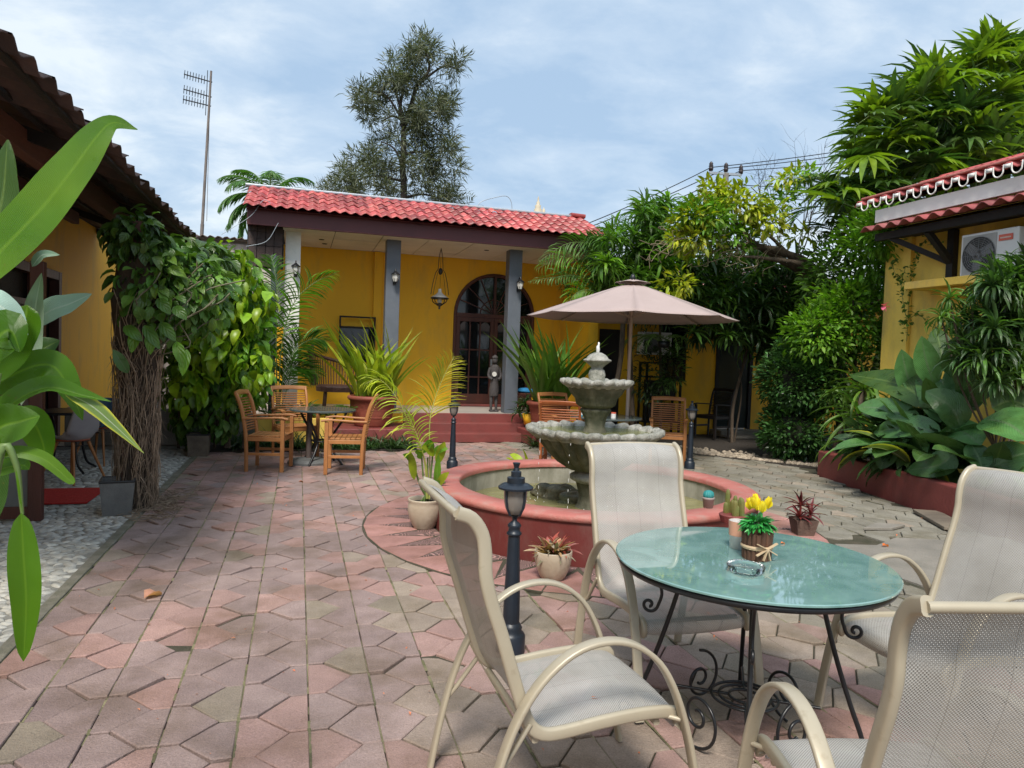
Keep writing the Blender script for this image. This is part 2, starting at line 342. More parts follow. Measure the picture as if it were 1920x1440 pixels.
m_mortar = MAT('grey_mortar', (.25,.23,.21), scale=8, rough=.95, bump=.5)
m_teal = MAT('teal_painted_cactus', (.03,.28,.28), (.02,.2,.2), scale=20, rough=.5, bump=.3)
m_yellowpetal = LEAF('yellow_petal', (.86,.70,.035), rough=.5, trans=.3, var=.12)
m_burlap = MAT('brown_stick_bundle', (.14,.065,.035), (.07,.035,.02), scale=20, rough=.8, bump=.6, squash=(1,1,.15))
m_ribbon = MAT('raffia_ribbon', (.58,.44,.28), (.44,.32,.20), scale=20, rough=.7)
m_orange = LEAF('orange_petal', (.80,.20,.05), rough=.5, var=.2)
m_pink = LEAF('pink_petal', (.80,.16,.28), rough=.5, var=.2)
m_dryleaf = LEAF('dry_leaf', (.42,.16,.08), rough=.7, trans=.1)
m_wood_old = MAT('old_grey_board', (.20,.165,.125), (.11,.09,.07), scale=6, rough=.85, bump=.6, squash=(.2,1,1))
m_brass = MAT('lantern_metal', (.05,.045,.04), scale=10, rough=.4, metal=.6)
m_insul = MAT('brown_insulator', (.03,.02,.02), scale=4, rough=.3)
m_bottle = MAT('blue_bottle', (.08,.45,.60), scale=3, rough=.2)
m_fin = MAT('cream_finial', (.60,.52,.38), scale=4, rough=.7)
m_stonefig = MAT('grey_carved_wood', (.065,.058,.058), (.035,.03,.03), scale=14, rough=.7, bump=.6)
m_bluecloth = MAT('blue_cloth', (.02,.22,.50), scale=5, rough=.8)

m_lf_dark = LEAF('dark_foliage', (.040,.095,.026), rough=.35, vein=(.06,.12,.04), vscale=4)
m_lf_mid = LEAF('mid_foliage', (.078,.185,.028), rough=.38, vein=(.12,.20,.05), vscale=4)
m_lf_bright = LEAF('bright_foliage', (.115,.270,.018), rough=.4, vein=(.2,.32,.06), vscale=4, trans=.35)
m_lf_yellow = LEAF('yellow_green_foliage', (.27,.34,.02), rough=.45, trans=.35)
m_lf_grey = LEAF('pale_grey_green_leaf', (.20,.29,.22), rough=.3, vein=(.38,.46,.38), vscale=18, trans=.15)
m_lf_big = LEAF('big_green_leaf', (.055,.125,.030), rough=.28, vein=(.14,.22,.06), vscale=20, trans=.25, var=.15)
m_lf_bigbright = LEAF('big_bright_leaf', (.085,.205,.008), rough=.30, vein=(.15,.29,.02), vscale=36, trans=.42, var=.15)
m_lf_bigdark = LEAF('big_blue_green_leaf', (.058,.150,.042), rough=.25, vein=(.13,.20,.10), vscale=18, trans=.15, var=.2)
m_lf_varieg = LEAF('yellow_edged_leaf', (.16,.26,.05), rough=.3, vein=(.5,.55,.45), vscale=16, trans=.35, var=.2, edge=(.60,.58,.05))
m_lf_needle = LEAF('casuarina_needles', (.095,.115,.065), rough=.6, trans=.25, var=.3)
m_lf_red = LEAF('red_bromeliad_leaf', (.20,.050,.045), rough=.4, trans=.2, vein=(.35,.30,.20), vscale=3, var=.4)
m_lf_maroon = LEAF('maroon_leaf', (.095,.022,.026), rough=.4, trans=.15, var=.3)
m_lf_gold = LEAF('golden_palm_leaf', (.46,.44,.05), rough=.45, trans=.35, var=.25)
m_lf_plastic = LEAF('plastic_green_leaf', (.03,.26,.05), rough=.35, trans=.1)

def fabric_mat():
    m, t, b = _mat('woven_sling_mesh')
    uv = node(t, 'ShaderNodeUVMap'); sp = node(t, 'ShaderNodeSeparateXYZ', {0: uv.outputs[0]})   # uv in metres
    def wave(sock, k, ph=0.):
        a = node(t, 'ShaderNodeMath', {0: sock, 1: k, 2: ph}, operation='MULTIPLY_ADD'); return node(t, 'ShaderNodeMath', {0: a.outputs[0]}, operation='SINE').outputs[0]
    k = 2*PI/.0085
    a, c = wave(sp.outputs[0], k), wave(sp.outputs[1], k)
    pr = node(t, 'ShaderNodeMath', {0: a, 1: c}, operation='MULTIPLY')
    hole = node(t, 'ShaderNodeMath', {0: pr.outputs[0], 1: .56}, operation='GREATER_THAN')
    nz = node(t, 'ShaderNodeTexNoise', {'Vector': uv.outputs[0], 'Scale': 5., 'Detail': 5}); 
    cr = node(t, 'ShaderNodeValToRGB', {'Fac': nz.outputs[0]}); cr.color_ramp.elements[0].position=.3; cr.color_ramp.elements[1].position=.7
    cr.color_ramp.elements[0].color = (.345,.33,.30,1); cr.color_ramp.elements[1].color = (.47,.455,.43,1)
    # faint lengthwise seams every 6 cm
    sm = node(t, 'ShaderNodeMath', {0: sp.outputs[0], 1: .062}, operation='PINGPONG')
    s2 = node(t, 'ShaderNodeMapRange', {'Value': sm.outputs[0], 'From Min': 0., 'From Max': .0016, 'To Min': .60, 'To Max': 1.})
    dk = node(t, 'ShaderNodeMapRange', {'Value': pr.outputs[0], 'From Min': -.6, 'From Max': .7, 'To Min': 1.12, 'To Max': .55})
    mm = node(t, 'ShaderNodeMath', {0: s2.outputs[0], 1: dk.outputs[0]}, operation='MULTIPLY')
    vm = node(t, 'ShaderNodeVectorMath', {0: cr.outputs[0]}, operation='SCALE'); t.links.new(mm.outputs[0], vm.inputs['Scale'])
    t.links.new(vm.outputs[0], b.inputs['Base Color']); b.inputs['Roughness'].default_value = .55
    bp = node(t, 'ShaderNodeBump', {'Height': pr.outputs[0], 'Strength': .5, 'Distance': .001}); t.links.new(bp.outputs[0], b.inputs['Normal'])
    tp = node(t, 'ShaderNodeBsdfTransparent'); ml = node(t, 'ShaderNodeMath', {0: hole.outputs[0], 1: .85}, operation='MULTIPLY')
    ms = node(t, 'ShaderNodeMixShader', {0: ml.outputs[0], 1: b.outputs[0], 2: tp.outputs[0]}); t.links.new(ms.outputs[0], t.nodes['Material Output'].inputs[0])
    return m
m_sling = fabric_mat()
def glass_mat():
    m, t, b = _mat('teal_table_glass')
    co = node(t, 'ShaderNodeTexCoord').outputs['Object']
    nz = node(t, 'ShaderNodeTexNoise', {'Vector': co, 'Scale': 7., 'Detail': 5, 'Distortion': 1.})
    cr = node(t, 'ShaderNodeValToRGB', {'Fac': nz.outputs[0]}); cr.color_ramp.elements[0].position=.3; cr.color_ramp.elements[1].position=.7
    cr.color_ramp.elements[0].color = (.15,.29,.27,1); cr.color_ramp.elements[1].color = (.25,.42,.395,1)
    t.links.new(cr.outputs[0], b.inputs['Base Color']); b.inputs['Roughness'].default_value = .03; b.inputs['IOR'].default_value = 1.6
    b.inputs['Specular IOR Level'].default_value = 1.0; b.inputs['Coat Weight'].default_value = .6; b.inputs['Coat Roughness'].default_value = .02
    b.inputs['Alpha'].default_value = .90
    nb = node(t, 'ShaderNodeTexNoise', {'Vector': co, 'Scale': 3., 'Detail': 2}); bp = node(t, 'ShaderNodeBump', {'Height': nb.outputs[0], 'Strength': .05, 'Distance': .01})
    t.links.new(bp.outputs[0], b.inputs['Normal']); return m
m_tglass = glass_mat()
def clear_mat(name, col, rough=.02, ior=1.45, alpha=1):
    m, t, b = _mat(name); b.inputs['Base Color'].default_value = c4(col); b.inputs['Roughness'].default_value = rough
    b.inputs['Transmission Weight'].default_value = 1; b.inputs['IOR'].default_value = ior; b.inputs['Alpha'].default_value = alpha; return m
m_clear = clear_mat('clear_glass', (.93,.97,.95))
def water_mat(name, c1, c2, bump=.25, scale=9.):
    m, t, b = _mat(name); co = node(t, 'ShaderNodeTexCoord').outputs['Object']
    nz = node(t, 'ShaderNodeTexNoise', {'Vector': co, 'Scale': 2.2, 'Detail': 5, 'Distortion': .8})
    cr = node(t, 'ShaderNodeValToRGB', {'Fac': nz.outputs[0]}); cr.color_ramp.elements[0].position=.35; cr.color_ramp.elements[1].position=.65
    cr.color_ramp.elements[0].color = c4(c1); cr.color_ramp.elements[1].color = c4(c2); t.links.new(cr.outputs[0], b.inputs['Base Color'])
    b.inputs['Roughness'].default_value = .05; b.inputs['IOR'].default_value = 1.33
    nb = node(t, 'ShaderNodeTexNoise', {'Vector': co, 'Scale': scale, 'Detail': 4}); bp = node(t, 'ShaderNodeBump', {'Height': nb.outputs[0], 'Strength': bump, 'Distance': .02})
    t.links.new(bp.outputs[0], b.inputs['Normal']); return m
m_water = water_mat('murky_pool_water', (.155,.145,.055), (.26,.24,.11))
m_bowlwater = water_mat('green_bowl_water', (.10,.115,.025), (.19,.20,.05), bump=.8, scale=22.)
m_foam = MAT('splash_white', (.8,.8,.78), scale=4, rough=.2)

# ------------------------------------------------------------------ leaves and plants
def leaf_t(W=.3, k=4, droop=.4, fold=.2, shape='ovate', across=2, twist=0., wave=0.):
    """unit-length leaf along +X, normal +Z, as quads"""
    t = np.linspace(0, 1, k+1); x = [0.]; z = [0.]
    for i in range(k):
        a = -droop*((i+.5)/k); x.append(x[-1]+math.cos(a)/k); z.append(z[-1]+math.sin(a)/k)
    if shape == 'ovate': w = np.sin(np.clip(t,0,1)**.75*PI)**.8
    elif shape == 'lance': w = np.sin(np.clip(t,0,1)**.6*PI)**.9
    elif shape == 'paddle': w = np.sin(PI*np.clip((t-.02)/.98,0,1)**.95)**.62
    elif shape == 'strap': w = np.minimum(1, 6*(t+.06))*np.minimum(1, (1.02-t)*3)**.8
    else: w = 1-t*.97
    w = np.maximum(w, .015)*W/2; V = []; us = np.linspace(-1, 1, across+1)
    for i in range(k+1):
        a = -droop*t[i]; up = np.array([-math.sin(a), 0, math.cos(a)]); sd_ = np.array([0., 1, 0])
        tw = twist*t[i]; sd2 = sd_*math.cos(tw)+up*math.sin(tw); up2 = up*math.cos(tw)-sd_*math.sin(tw)
        for u_ in us:
            V.append(np.array([x[i],0,z[i]]) + sd2*w[i]*u_ + up2*(abs(u_)*w[i]*fold*2 + (wave*W*math.sin(t[i]*17+u_*2)*abs(u_))))
    m = across+1; F=[]; U=[]
    for i in range(k):
        for j in range(across):
            F.append((i*m+j, (i+1)*m+j, (i+1)*m+j+1, i*m+j+1))
            U.append([((us[j]+1)/2,t[i]),((us[j]+1)/2,t[i+1]),((us[j+1]+1)/2,t[i+1]),((us[j+1]+1)/2,t[i])])
    return np.array(V), np.array(F), np.array(U)
def frames(d, roll):
    d = d/np.linalg.norm(d, axis=1, keepdims=True); up = np.tile([0,0,1.], (len(d),1))
    flat = np.abs(d[:,2]) > .98; up[flat] = [1,0,0]
    y = np.cross(up, d); y /= np.linalg.norm(y, axis=1, keepdims=True); z = np.cross(d, y)
    c, s_ = np.cos(roll)[:,None], np.sin(roll)[:,None]
    return np.stack([d, y*c+z*s_, z*c-y*s_], axis=2)
def scatter(mb, T, pos, dirs, scale, roll=None, tint=None, wscale=None):
    V, F, U = T; n = len(pos)
    if n == 0: return
    roll = np.zeros(n) if roll is None else np.asarray(roll)
    R = frames(np.asarray(dirs, float), roll); sc = np.broadcast_to(np.asarray(scale, float), (n,))
    Vs = V[None]*sc[:,None,None]
    if wscale is not None: Vs = Vs*np.stack([np.ones(n), wscale, np.ones(n)], 1)[:,None,:]
    X = np.einsum('nij,nkj->nki', R, Vs) + np.asarray(pos)[:,None,:]
    Fs = (F[None] + (np.arange(n)*len(V))[:,None,None]).reshape(-1, 4)
    tint = np.ones((n,3)) if tint is None else tint
    mb.add(X.reshape(-1,3), Fs, np.repeat(tint, len(F), axis=0), np.tile(U, (n,1,1)))
def tints(n, lo=.65, hi=1.4, warm=.25, rg=RNG):
    b = rg.uniform(lo, hi, n)[:,None]; w = rg.uniform(-warm*.3, warm, n)[:,None]
    return np.hstack([b*(1+w), b, b*(1-w*.5)])
def rdir(n, rg=RNG):
    d = rg.normal(size=(n,3)); return d/np.linalg.norm(d, axis=1, keepdims=True)
def crown(mb, c, r, n, T, size, clumps=24, spread=.38, outw=.8, up=.25, lo=.6, hi=1.4, warm=.25, seed=1, shell=.55, droop=0.):
    rg = np.random.default_rng(seed); r = np.array(r, float); c = np.array(c, float)
    cd = rdir(clumps, rg)*rg.uniform(shell, 1., (clumps,1)); cc = c + cd*r*.82
    ctone = rg.uniform(.75, 1.25, clumps)
    k = rg.integers(0, clumps, n); d = rdir(n, rg); rad = rg.uniform(.45, 1.0, (n,1))
    pos = cc[k] + d*rad*spread*r.mean()*np.array([1,1,.85])
    out = (pos-c)/r; out /= np.linalg.norm(out, axis=1, keepdims=True)
    dd = d*.6 + out*outw + rdir(n, rg)*.5 + np.array([0,0,up-droop])
    scatter(mb, T, pos, dd, rg.uniform(.65,1.25,n)*size, rg.normal(0,.5,n), tints(n, lo, hi, warm, rg)*ctone[k][:,None])
def bezier(p, n=12):
    p = np.array(p, float); t = np.linspace(0,1,n)[:,None]; m = len(p)-1
    return sum(math.comb(m,i)*(1-t)**(m-i)*t**i*p[i] for i in range(m+1))
def crom(p, n=6):
    p = np.array(p, float); q = np.vstack([2*p[0]-p[1], p, 2*p[-1]-p[-2]]); o=[]
    for i in range(1, len(q)-2):
        for t in np.linspace(0,1,n,endpoint=False):
            o.append(.5*((2*q[i])+(-q[i-1]+q[i+1])*t+(2*q[i-1]-5*q[i]+4*q[i+1]-q[i+2])*t*t+(-q[i-1]+3*q[i]-3*q[i+1]+q[i+2])*t**3))
    o.append(q[-2]); return np.array(o)
def frond(mbl, mbs, base, az, el, length, nl=24, ll=.35, lw=.035, bend=1.2, seed=0, tone=(1,1,1), vee=.5, droop=.6, k=3, sr=.008, start=.18):
    rg = np.random.default_rng(seed); n = 16; p=[np.array(base,float)]; e_=el
    for i in range(n):
        d = np.array([math.cos(e_)*math.cos(az), math.cos(e_)*math.sin(az), math.sin(e_)]); p.append(p[-1]+d*length/n); e_ -= bend/n*(.4+1.2*i/n)
    p = np.array(p); mbs.tube(p, np.linspace(sr, sr*.2, len(p)), 5)
    T = leaf_t(W=lw/ll, k=k, droop=droop, fold=.25, shape='strap')
    ts = np.linspace(start, .99, nl); idx = ts*(len(p)-1); i0 = np.minimum(idx.astype(int), len(p)-2); fr = (idx-i0)[:,None]
    pos = p[i0]*(1-fr)+p[i0+1]*fr; tan = p[i0+1]-p[i0]; tan /= np.linalg.norm(tan,axis=1,keepdims=True)
    side = np.cross(tan, [0,0,1.]); side /= np.linalg.norm(side,axis=1,keepdims=True)+1e-9; upv = np.cross(side, tan)
    for s_ in (1,-1):
        a = .95 - ts*.55
        d = tan*np.cos(a)[:,None] + side*s_*np.sin(a)[:,None] + upv*vee*.6 + rg.normal(0,.07,(nl,3))
        L_ = ll*np.sin(np.clip(ts*.85+.18,0,1)*PI)**.5*rg.uniform(.85,1.1,nl)
        scatter(mbl, T, pos, d, L_, rg.normal(0,.25,nl), tints(nl,.75,1.25,.15,rg)*np.array(tone))
def rosette_dirs(n, e0, e1, rg):
    az = np.arange(n)*2.39996 + rg.uniform(-.2,.2,n); el = np.linspace(e1, e0, n)+rg.normal(0,.1,n)
    return np.stack([np.cos(el)*np.cos(az), np.cos(el)*np.sin(az), np.sin(el)],1), az, el
def rosette(mb, c, n, length, W, e0=.1, e1=1.4, droop=1.2, shape='strap', seed=0, k=5, fold=.3, base_r=.0, lo=.7, hi=1.3, warm=.2, tone=(1,1,1)):
    rg = np.random.default_rng(seed); d, az, el = rosette_dirs(n, e0, e1, rg)
    for q in range(3):
        sel = np.arange(q, n, 3); T = leaf_t(W=W/length, k=k, droop=droop*(.6+.4*q), fold=fold, shape=shape, twist=rg.uniform(-.5,.5))
        pos = np.array(c)+np.stack([np.cos(az),np.sin(az),0*az],1)[sel]*base_r
        scatter(mb, T, pos, d[sel], length*rg.uniform(.7,1.15,len(sel)), rg.normal(0,.15,len(sel)), tints(len(sel),lo,hi,warm,rg)*np.array(tone))
def leaf_parts(parent, c, n, length, W, mat, e0=.1, e1=1.4, droop=1.2, shape='strap', seed=0, k=8, fold=.25, base_r=0., lo=.75, hi=1.25, warm=.15, name='leaf', az_range=None, across=2, lift=0., wave=0., twist=.5, meshes=4):
    rg = np.random.default_rng(seed); d, az, el = rosette_dirs(n, e0, e1, rg)
    if az_range: az = rg.uniform(az_range[0], az_range[1], n); d = np.stack([np.cos(el)*np.cos(az), np.cos(el)*np.sin(az), np.sin(el)],1)
    ms = []
    for q in range(meshes):
        mb = MB(); V,F,U = leaf_t(W=W/length, k=k, droop=droop*(.55+.3*q), fold=fold, shape=shape, twist=rg.uniform(-twist,twist), across=across, wave=wave)
        t = tints(1, lo, hi, warm, rg)[0]; mb.add(V, F, t, U); me = mb.mesh(name, True); me.materials.append(mat); ms.append(me)
    R = frames(d, rg.normal(0,.2,n))
    for i in range(n):
        s_ = length*rg.uniform(.72,1.15); M4 = Matrix([list(R[i][j]*s_)+[c[j]+(base_r*[math.cos(az[i]),math.sin(az[i]),0][j])+(lift*i/n if j==2 else 0)] for j in range(3)]+[[0,0,0,1]])
        inst(name, ms[i%meshes], parent, M4)
def shaped_leaf(pts, wmax, mat, name='leaf', parent=None, normal=(0,-1,.3), shape='ovate', fold=.12, curl=.0, across=4, tone=(1,1,1), k=5):
    p = crom(pts, k) if len(pts) > 2 else crom([pts[0], (np.array(pts[0])+np.array(pts[1]))/2, pts[1]], k)
    n = len(p); t = np.linspace(0,1,n); tan = np.gradient(p, axis=0)
    if shape=='ovate': w = np.sin(t**.8*PI)**.75
    elif shape=='paddle': w = np.sin(PI*t**.9)**.55
    else: w = np.sin(t**.7*PI)**.9
    w = np.maximum(w,.02)*wmax/2; us = np.linspace(-1,1,across+1); V=[]
    for i in range(n):
        d=_u(tan[i]); sd_=_u(np.cross(d, normal)); up=np.cross(sd_, d)
        for u_ in us: V.append(p[i]+sd_*w[i]*u_*math.cos(fold)+up*w[i]*(abs(u_)*fold*1.2 + .03*math.sin(t[i]*22+u_*3)*abs(u_)) + up*curl*(abs(u_)**2)*w[i])
    m=across+1; F=[]; U=[]
    for i in range(n-1):
        for j in range(across):
            F.append((i*m+j,(i+1)*m+j,(i+1)*m+j+1,i*m+j+1)); U.append([((us[a]+1)/2,t[b]) for a,b in ((j,i),(j,i+1),(j+1,i+1),(j+1,i))])
    mb=MB(); mb.add(V,F,tone,U); return obj(name, mb, mat, parent, True)
def pot(prof, seg=28): 
    mb=MB(); mb.lathe(prof, seg); return mb

# ================================================================== GROUND
g = MB(); g.box((-300,-300,-.5), (300,400,-.06)); tag(obj('ground', g, MAT('bare_earth', (.16,.125,.09), (.10,.08,.06), scale=2, rough=.95, bump=.6, coords='P')), kind='structure')
m_bed = MAT('mossy_joint_sand', (.10,.085,.058), (.05,.05,.028), scale=6, rough=1, bump=1, bscale=80, coords='P')
m_paver = MAT('worn_concrete_paver', (1.,1.,1.), (.76,.75,.76), scale=5, rough=.78, bump=.45, bscale=90, tint=True, objtint=True, stain=(.50,.47,.38), sscale=1.7, samt=.85, slo=.46, shi=.66, coords='P', fine=.22)
PC = np.array([2.62, 6.02]); PR = 1.45
b = MB(); b.prism([(-1.30,-.6),(5.3,-.6),(6.15,4.6),(7.05,8.3),(7.5,8.9),(5.3,12.3),(-.2,12.3),(-1.30,10.9)], -.3, -.014)
paving = tag(obj('paving', b, m_bed), kind='structure')
def vnoise(x, y, s=0):
    return (math.sin(1.7*x+.9*y+s)+math.sin(-1.1*x+2.3*y+1.7*s+2)+math.sin(3.1*x+1.9*y+.3*s+4)*.7)/2.7
def paver_col(x, y):
    r = random.random(); n = vnoise(x*1.1, y*.9, 1); n2 = vnoise(x*2, y*1.6, 5)
    purple, pink, beige, olive, greyc = (.335,.243,.228), (.44,.262,.228), (.375,.305,.235), (.305,.262,.190), (.285,.265,.215)
    rightness = x - .38 + .25*n
    if x > 3.7 + .3*n: c = greyc if r < .85 else beige
    elif rightness > 0 and y < 4.4+.5*n: c = beige if r < .55-.3*n2 else (pink if r < .93 else olive)
    elif rightness > 0 and y < 5.6: c = pink if r < .5 else (purple if r < .75 else beige)
    elif y > 7: c = pink if r < .58 + .3*n2 else (purple if r < .95 else beige)
    else: c = pink if r < .14 + .5*max(0,n2) else (olive if r > .965 else purple)
    f = random.uniform(.90, 1.10)*(1+.10*vnoise(x*1.5,y*1.5,9)); g_=vnoise(x*.8,y*.8,12)*.25+.3; m_=(.345,.262,.232) if x<2.8 else (.275,.26,.215); return tuple((v*(1-g_)+w_*g_)*f for v,w_ in zip(c,m_))
def paver_mesh(mb, poly, z, tiltx, tilty, col, c):
    poly = np.array(poly); ctr = poly.mean(0); top = []
    def sc(d):
        q=[]
        for p in poly:
            v = p-ctr; l = np.linalg.norm(v); q.append(ctr+v*(l-d)/l)
        return np.array(q)
    o1, o2 = sc(.0062), sc(.0125); n = len(poly)
    def zz(p): return z + (p[0]-ctr[0])*tiltx + (p[1]-ctr[1])*tilty
    v = [(p[0]-c[0],p[1]-c[1],zz(p)) for p in o2]+[(p[0]-c[0],p[1]-c[1],zz(p)-.004) for p in o1]+[(p[0]-c[0],p[1]-c[1],-.03) for p in o1]
    mb.polys(v, [tuple(range(n))], col)
    off = mb.n - len(v); 
    mb.F.append(np.array([(i,n+i,n+(i+1)%n,(i+1)%n) for i in range(n)]+[(n+i,2*n+i,2*n+(i+1)%n,n+(i+1)%n) for i in range(n)])+off)
    mb.C.append(np.tile(np.array(col,float),(2*n,1))); mb.U.append(np.zeros((2*n,4,2)))
TW, TP = .272, .302; pv = []
for i in range(32):
    xl = -1.285 + i*TW; xr = xl+TW; ph = (i%2)*TP/2
    j1, j2 = .072, .072
    for k in range(-1, 42):
        yA, yB, yA1, yB1 = k*TP+ph, k*TP+ph+TP/2, (k+1)*TP+ph, (k+1)*TP+ph+TP/2
        w1, w2 = [.006*math.sin(5.1*(k+i*7)+a) for a in (0,2)]
        pv.append([(xl,yA),(xl+j1,yA),(xr-j2,yB),(xl+j1,yA1),(xl,yA1)][::1])
        pv.append([(xr,yB),(xr,yB1),(xr-j2,yB1),(xl+j1,yA1),(xr-j2,yB)])
def inside(cx, cy):
    if math.hypot(cx-PC[0], cy-PC[1]) < 2.0: return False
    if cy < .3: return False
    if cx < 1.85 and cy > 10.95: return False
    if cy > 11.98 : return False
    if cx > 6.1 + (cy-4.9)*.275: return False
    if cy > 8.8 and (cx-5.15)/(7.5-5.15) + (cy-8.8)/(11.9-8.8) > 1.05 + .0: 
        if cx > 5.2: return False
    if 4.15 < cx < 6.2 and 3.35 < cy < 5.0 + .2*math.sin(cx*3): return False      # cement patch
    return True
def ccw(p):
    a = sum(p[i][0]*p[(i+1)%len(p)][1]-p[(i+1)%len(p)][0]*p[i][1] for i in range(len(p))); return p if a > 0 else p[::-1]
def in_view(x, y):
    v = (np.array([x,y,0.])-CAM) @ RW
    if v[2] < .3: return 0
    px, py = 960+FPX*v[0]/v[2], 720+FPX*v[1]/v[2]
    return -60 < px < 1980 and py < 1500
lst = []
for p in pv:
    p = ccw(p); c = np.mean(p, 0)
    if inside(*c): lst.append((math.hypot(c[0], c[1]) + (0 if in_view(*c) else 100), p, c))
lst.sort(key=lambda a: a[0])
rest = MB()
for q, (d, p, c) in enumerate(lst):
    z = random.gauss(0, .0036); tx, ty = random.gauss(0,.014), random.gauss(0,.014)
    if random.random() < .05: tx, ty, z = tx*2.2, ty*2.2, z-.005
    if q < 300:
        mb = MB(); paver_mesh(mb, p, z, tx, ty, (1,1,1), c); o = obj('paver', mb, m_paver, paving, loc=(c[0], c[1], 0)); o.color = c4(paver_col(*c))
    else: paver_mesh(rest, p, z, tx, ty, paver_col(*c), (0,0))
tag(obj('pavers', rest, m_paver, paving), kind='stuff')
js = MB(); rgj = np.random.default_rng(5)
for i in range(29):
    x = -1.285+i*TW; ys = np.arange(.3, 12., .06)
    for y0_, y1_ in zip(ys[:-1], ys[1:]):
        if inside(x, (y0_+y1_)/2) and rgj.uniform() < .86:
            w_ = .0072; f = rgj.uniform(.6,1.35); zz_ = -.0035+rgj.normal(0,.0012); js.add([(x-w_,y0_,zz_-.002),(x+w_,y0_,zz_-.002),(x+w_,y1_,zz_),(x-w_,y1_,zz_)], [(0,1,2,3)], (f,f*1.02,f*.9))
tag(obj('joint_sand', js, MAT('pale_mossy_sand', (.26,.225,.15), (.15,.145,.075), scale=9, rough=1, bump=.8, bscale=90, tint=True, coords='P'), paving), kind='stuff')
# smooth cement patch by the garden wall
b = MB(); pts = [(4.0,3.2),(5.8,3.1),(6.3,4.9),(6.1,5.05),(5.6,4.95),(5.2,5.1),(4.8,4.9),(4.45,5.0),(4.2,4.4),(4.25,3.9)]
b.prism(pts, -.05, .001); tag(obj('cement_patch', b, m_concrete, bevel=.004), kind='structure')

# decorated ring round the fountain pool
b = MB(); b.prism([(PC[0]+2.07*math.cos(a), PC[1]+2.07*math.sin(a)) for a in np.linspace(0,2*PI,72,endpoint=False)], -.1, .003)
ring = tag(obj('ring_path', b, m_bed), kind='structure')
m_carved, t_, b_ = _mat('carved_fan_tile')
co = node(t_, 'ShaderNodeNewGeometry').outputs['Position']
wv = node(t_, 'ShaderNodeTexVoronoi', {'Vector': co, 'Scale': 6.5}, feature='F1'); sn_ = node(t_, 'ShaderNodeMath', {0: node(t_, 'ShaderNodeMath', {0: wv.outputs['Distance'], 1: 62.}, operation='MULTIPLY').outputs[0]}, operation='SINE')
crr = node(t_, 'ShaderNodeValToRGB', {'Fac': sn_.outputs[0]}); crr.color_ramp.elements[0].position=.2; crr.color_ramp.elements[1].position=.7
crr.color_ramp.elements[0].color=(.13,.085,.075,1); crr.color_ramp.elements[1].color=(.38,.22,.20,1); t_.links.new(crr.outputs[0], b_.inputs['Base Color']); b_.inputs['Roughness'].default_value=.85
bp_ = node(t_, 'ShaderNodeBump', {'Height': sn_.outputs[0], 'Strength': .8, 'Distance': .006}); t_.links.new(bp_.outputs[0], b_.inputs['Normal'])
NR = 34
for i in range(NR):
    a0, a1 = 2*PI*i/NR, 2*PI*(i+1)/NR; am = (a0+a1)/2
    def pc(r, a): return (PC[0]+r*math.cos(a), PC[1]+r*math.sin(a))
    for poly, mt, col in (([pc(1.46,a0),pc(1.92,am),pc(1.46,a1)], m_carved, None), ([pc(1.54,a0),pc(1.94,am-.0),pc(2.06,am),pc(2.06,a0-(am-a0)),pc(1.94,a0-(am-a0))], m_paver, (.45,.235,.205))):
        mb = MB(); poly = ccw(poly); c = np.mean(poly,0); paver_mesh(mb, poly, .008+random.gauss(0,.001), random.gauss(0,.004), random.gauss(0,.004), (1,1,1), c)
        o = obj('ring_tile', mb, mt, ring, loc=(c[0],c[1],0)); f = random.uniform(.85,1.15)
        if col: o.color = c4([v*f for v in col])

# pebble floor on the left
b = MB(); b.box((-3.6,-.5,-.3), (-1.36,16,-.012)); pebf = tag(obj('pebble_floor', b, MAT('pebble_mortar', (.30,.29,.26), (.17,.17,.15), scale=8, rough=.95, bump=.6, coords='P')), kind='structure')
b = MB(); b.box((-1.36,-.5,-.3), (-1.293,10.9,.006)); tag(obj('edge_strip', b, MAT('strip_cement', (.24,.22,.18), (.12,.12,.08), scale=7, rough=.95, bump=.7, coords='P'), bevel=.006), kind='structure')
m_peb = MAT('grey_pebble', (.48,.47,.43), (.33,.325,.30), scale=20, rough=.6, bump=.3, tint=True, objtint=True, coords='P')
def pebble_verts(seg=7):
    V=[(0,0,1.)]
    for z, r in ((.72,.62),(.15,.98),(-.3,1.)):
        for k in range(seg): V.append((r*math.cos(2*PI*k/seg), r*math.sin(2*PI*k/seg), z))
    F3=[(0,1+k,1+(k+1)%seg) for k in range(seg)]; F4=[(1+s_*seg+k,1+(s_+1)*seg+k,1+(s_+1)*seg+(k+1)%seg,1+s_*seg+(k+1)%seg) for s_ in range(2) for k in range(seg)]
    return np.array(V), F3, F4
PV, PF3, PF4 = pebble_verts()
pm = MB(); pm.add(PV, PF3); pm.F.append(np.array(PF4)); pm.C.append(np.ones((len(PF4),3))); pm.U.append(np.zeros((len(PF4),4,2)))
pme = pm.mesh('pebble', True); pme.materials.append(m_peb)
pl = []
y = .9
while y < 11.2:
    x = -3.3
    while x < -1.38:
        pl.append((x+random.uniform(-.014,.014), y+random.uniform(-.012,.012))); x += random.uniform(.060,.088)
    y += .044
pl = [(math.hypot(*p)+(0 if in_view(*p) else 50), p) for p in pl]; pl.sort()
st = MB()
def peb_M(p):
    a, b_, h = random.uniform(.036,.052), random.uniform(.019,.028), random.uniform(.009,.018); th = random.gauss(.35*math.sin(p[1]*3+p[0]*2), .45)
    return a, b_, h, th
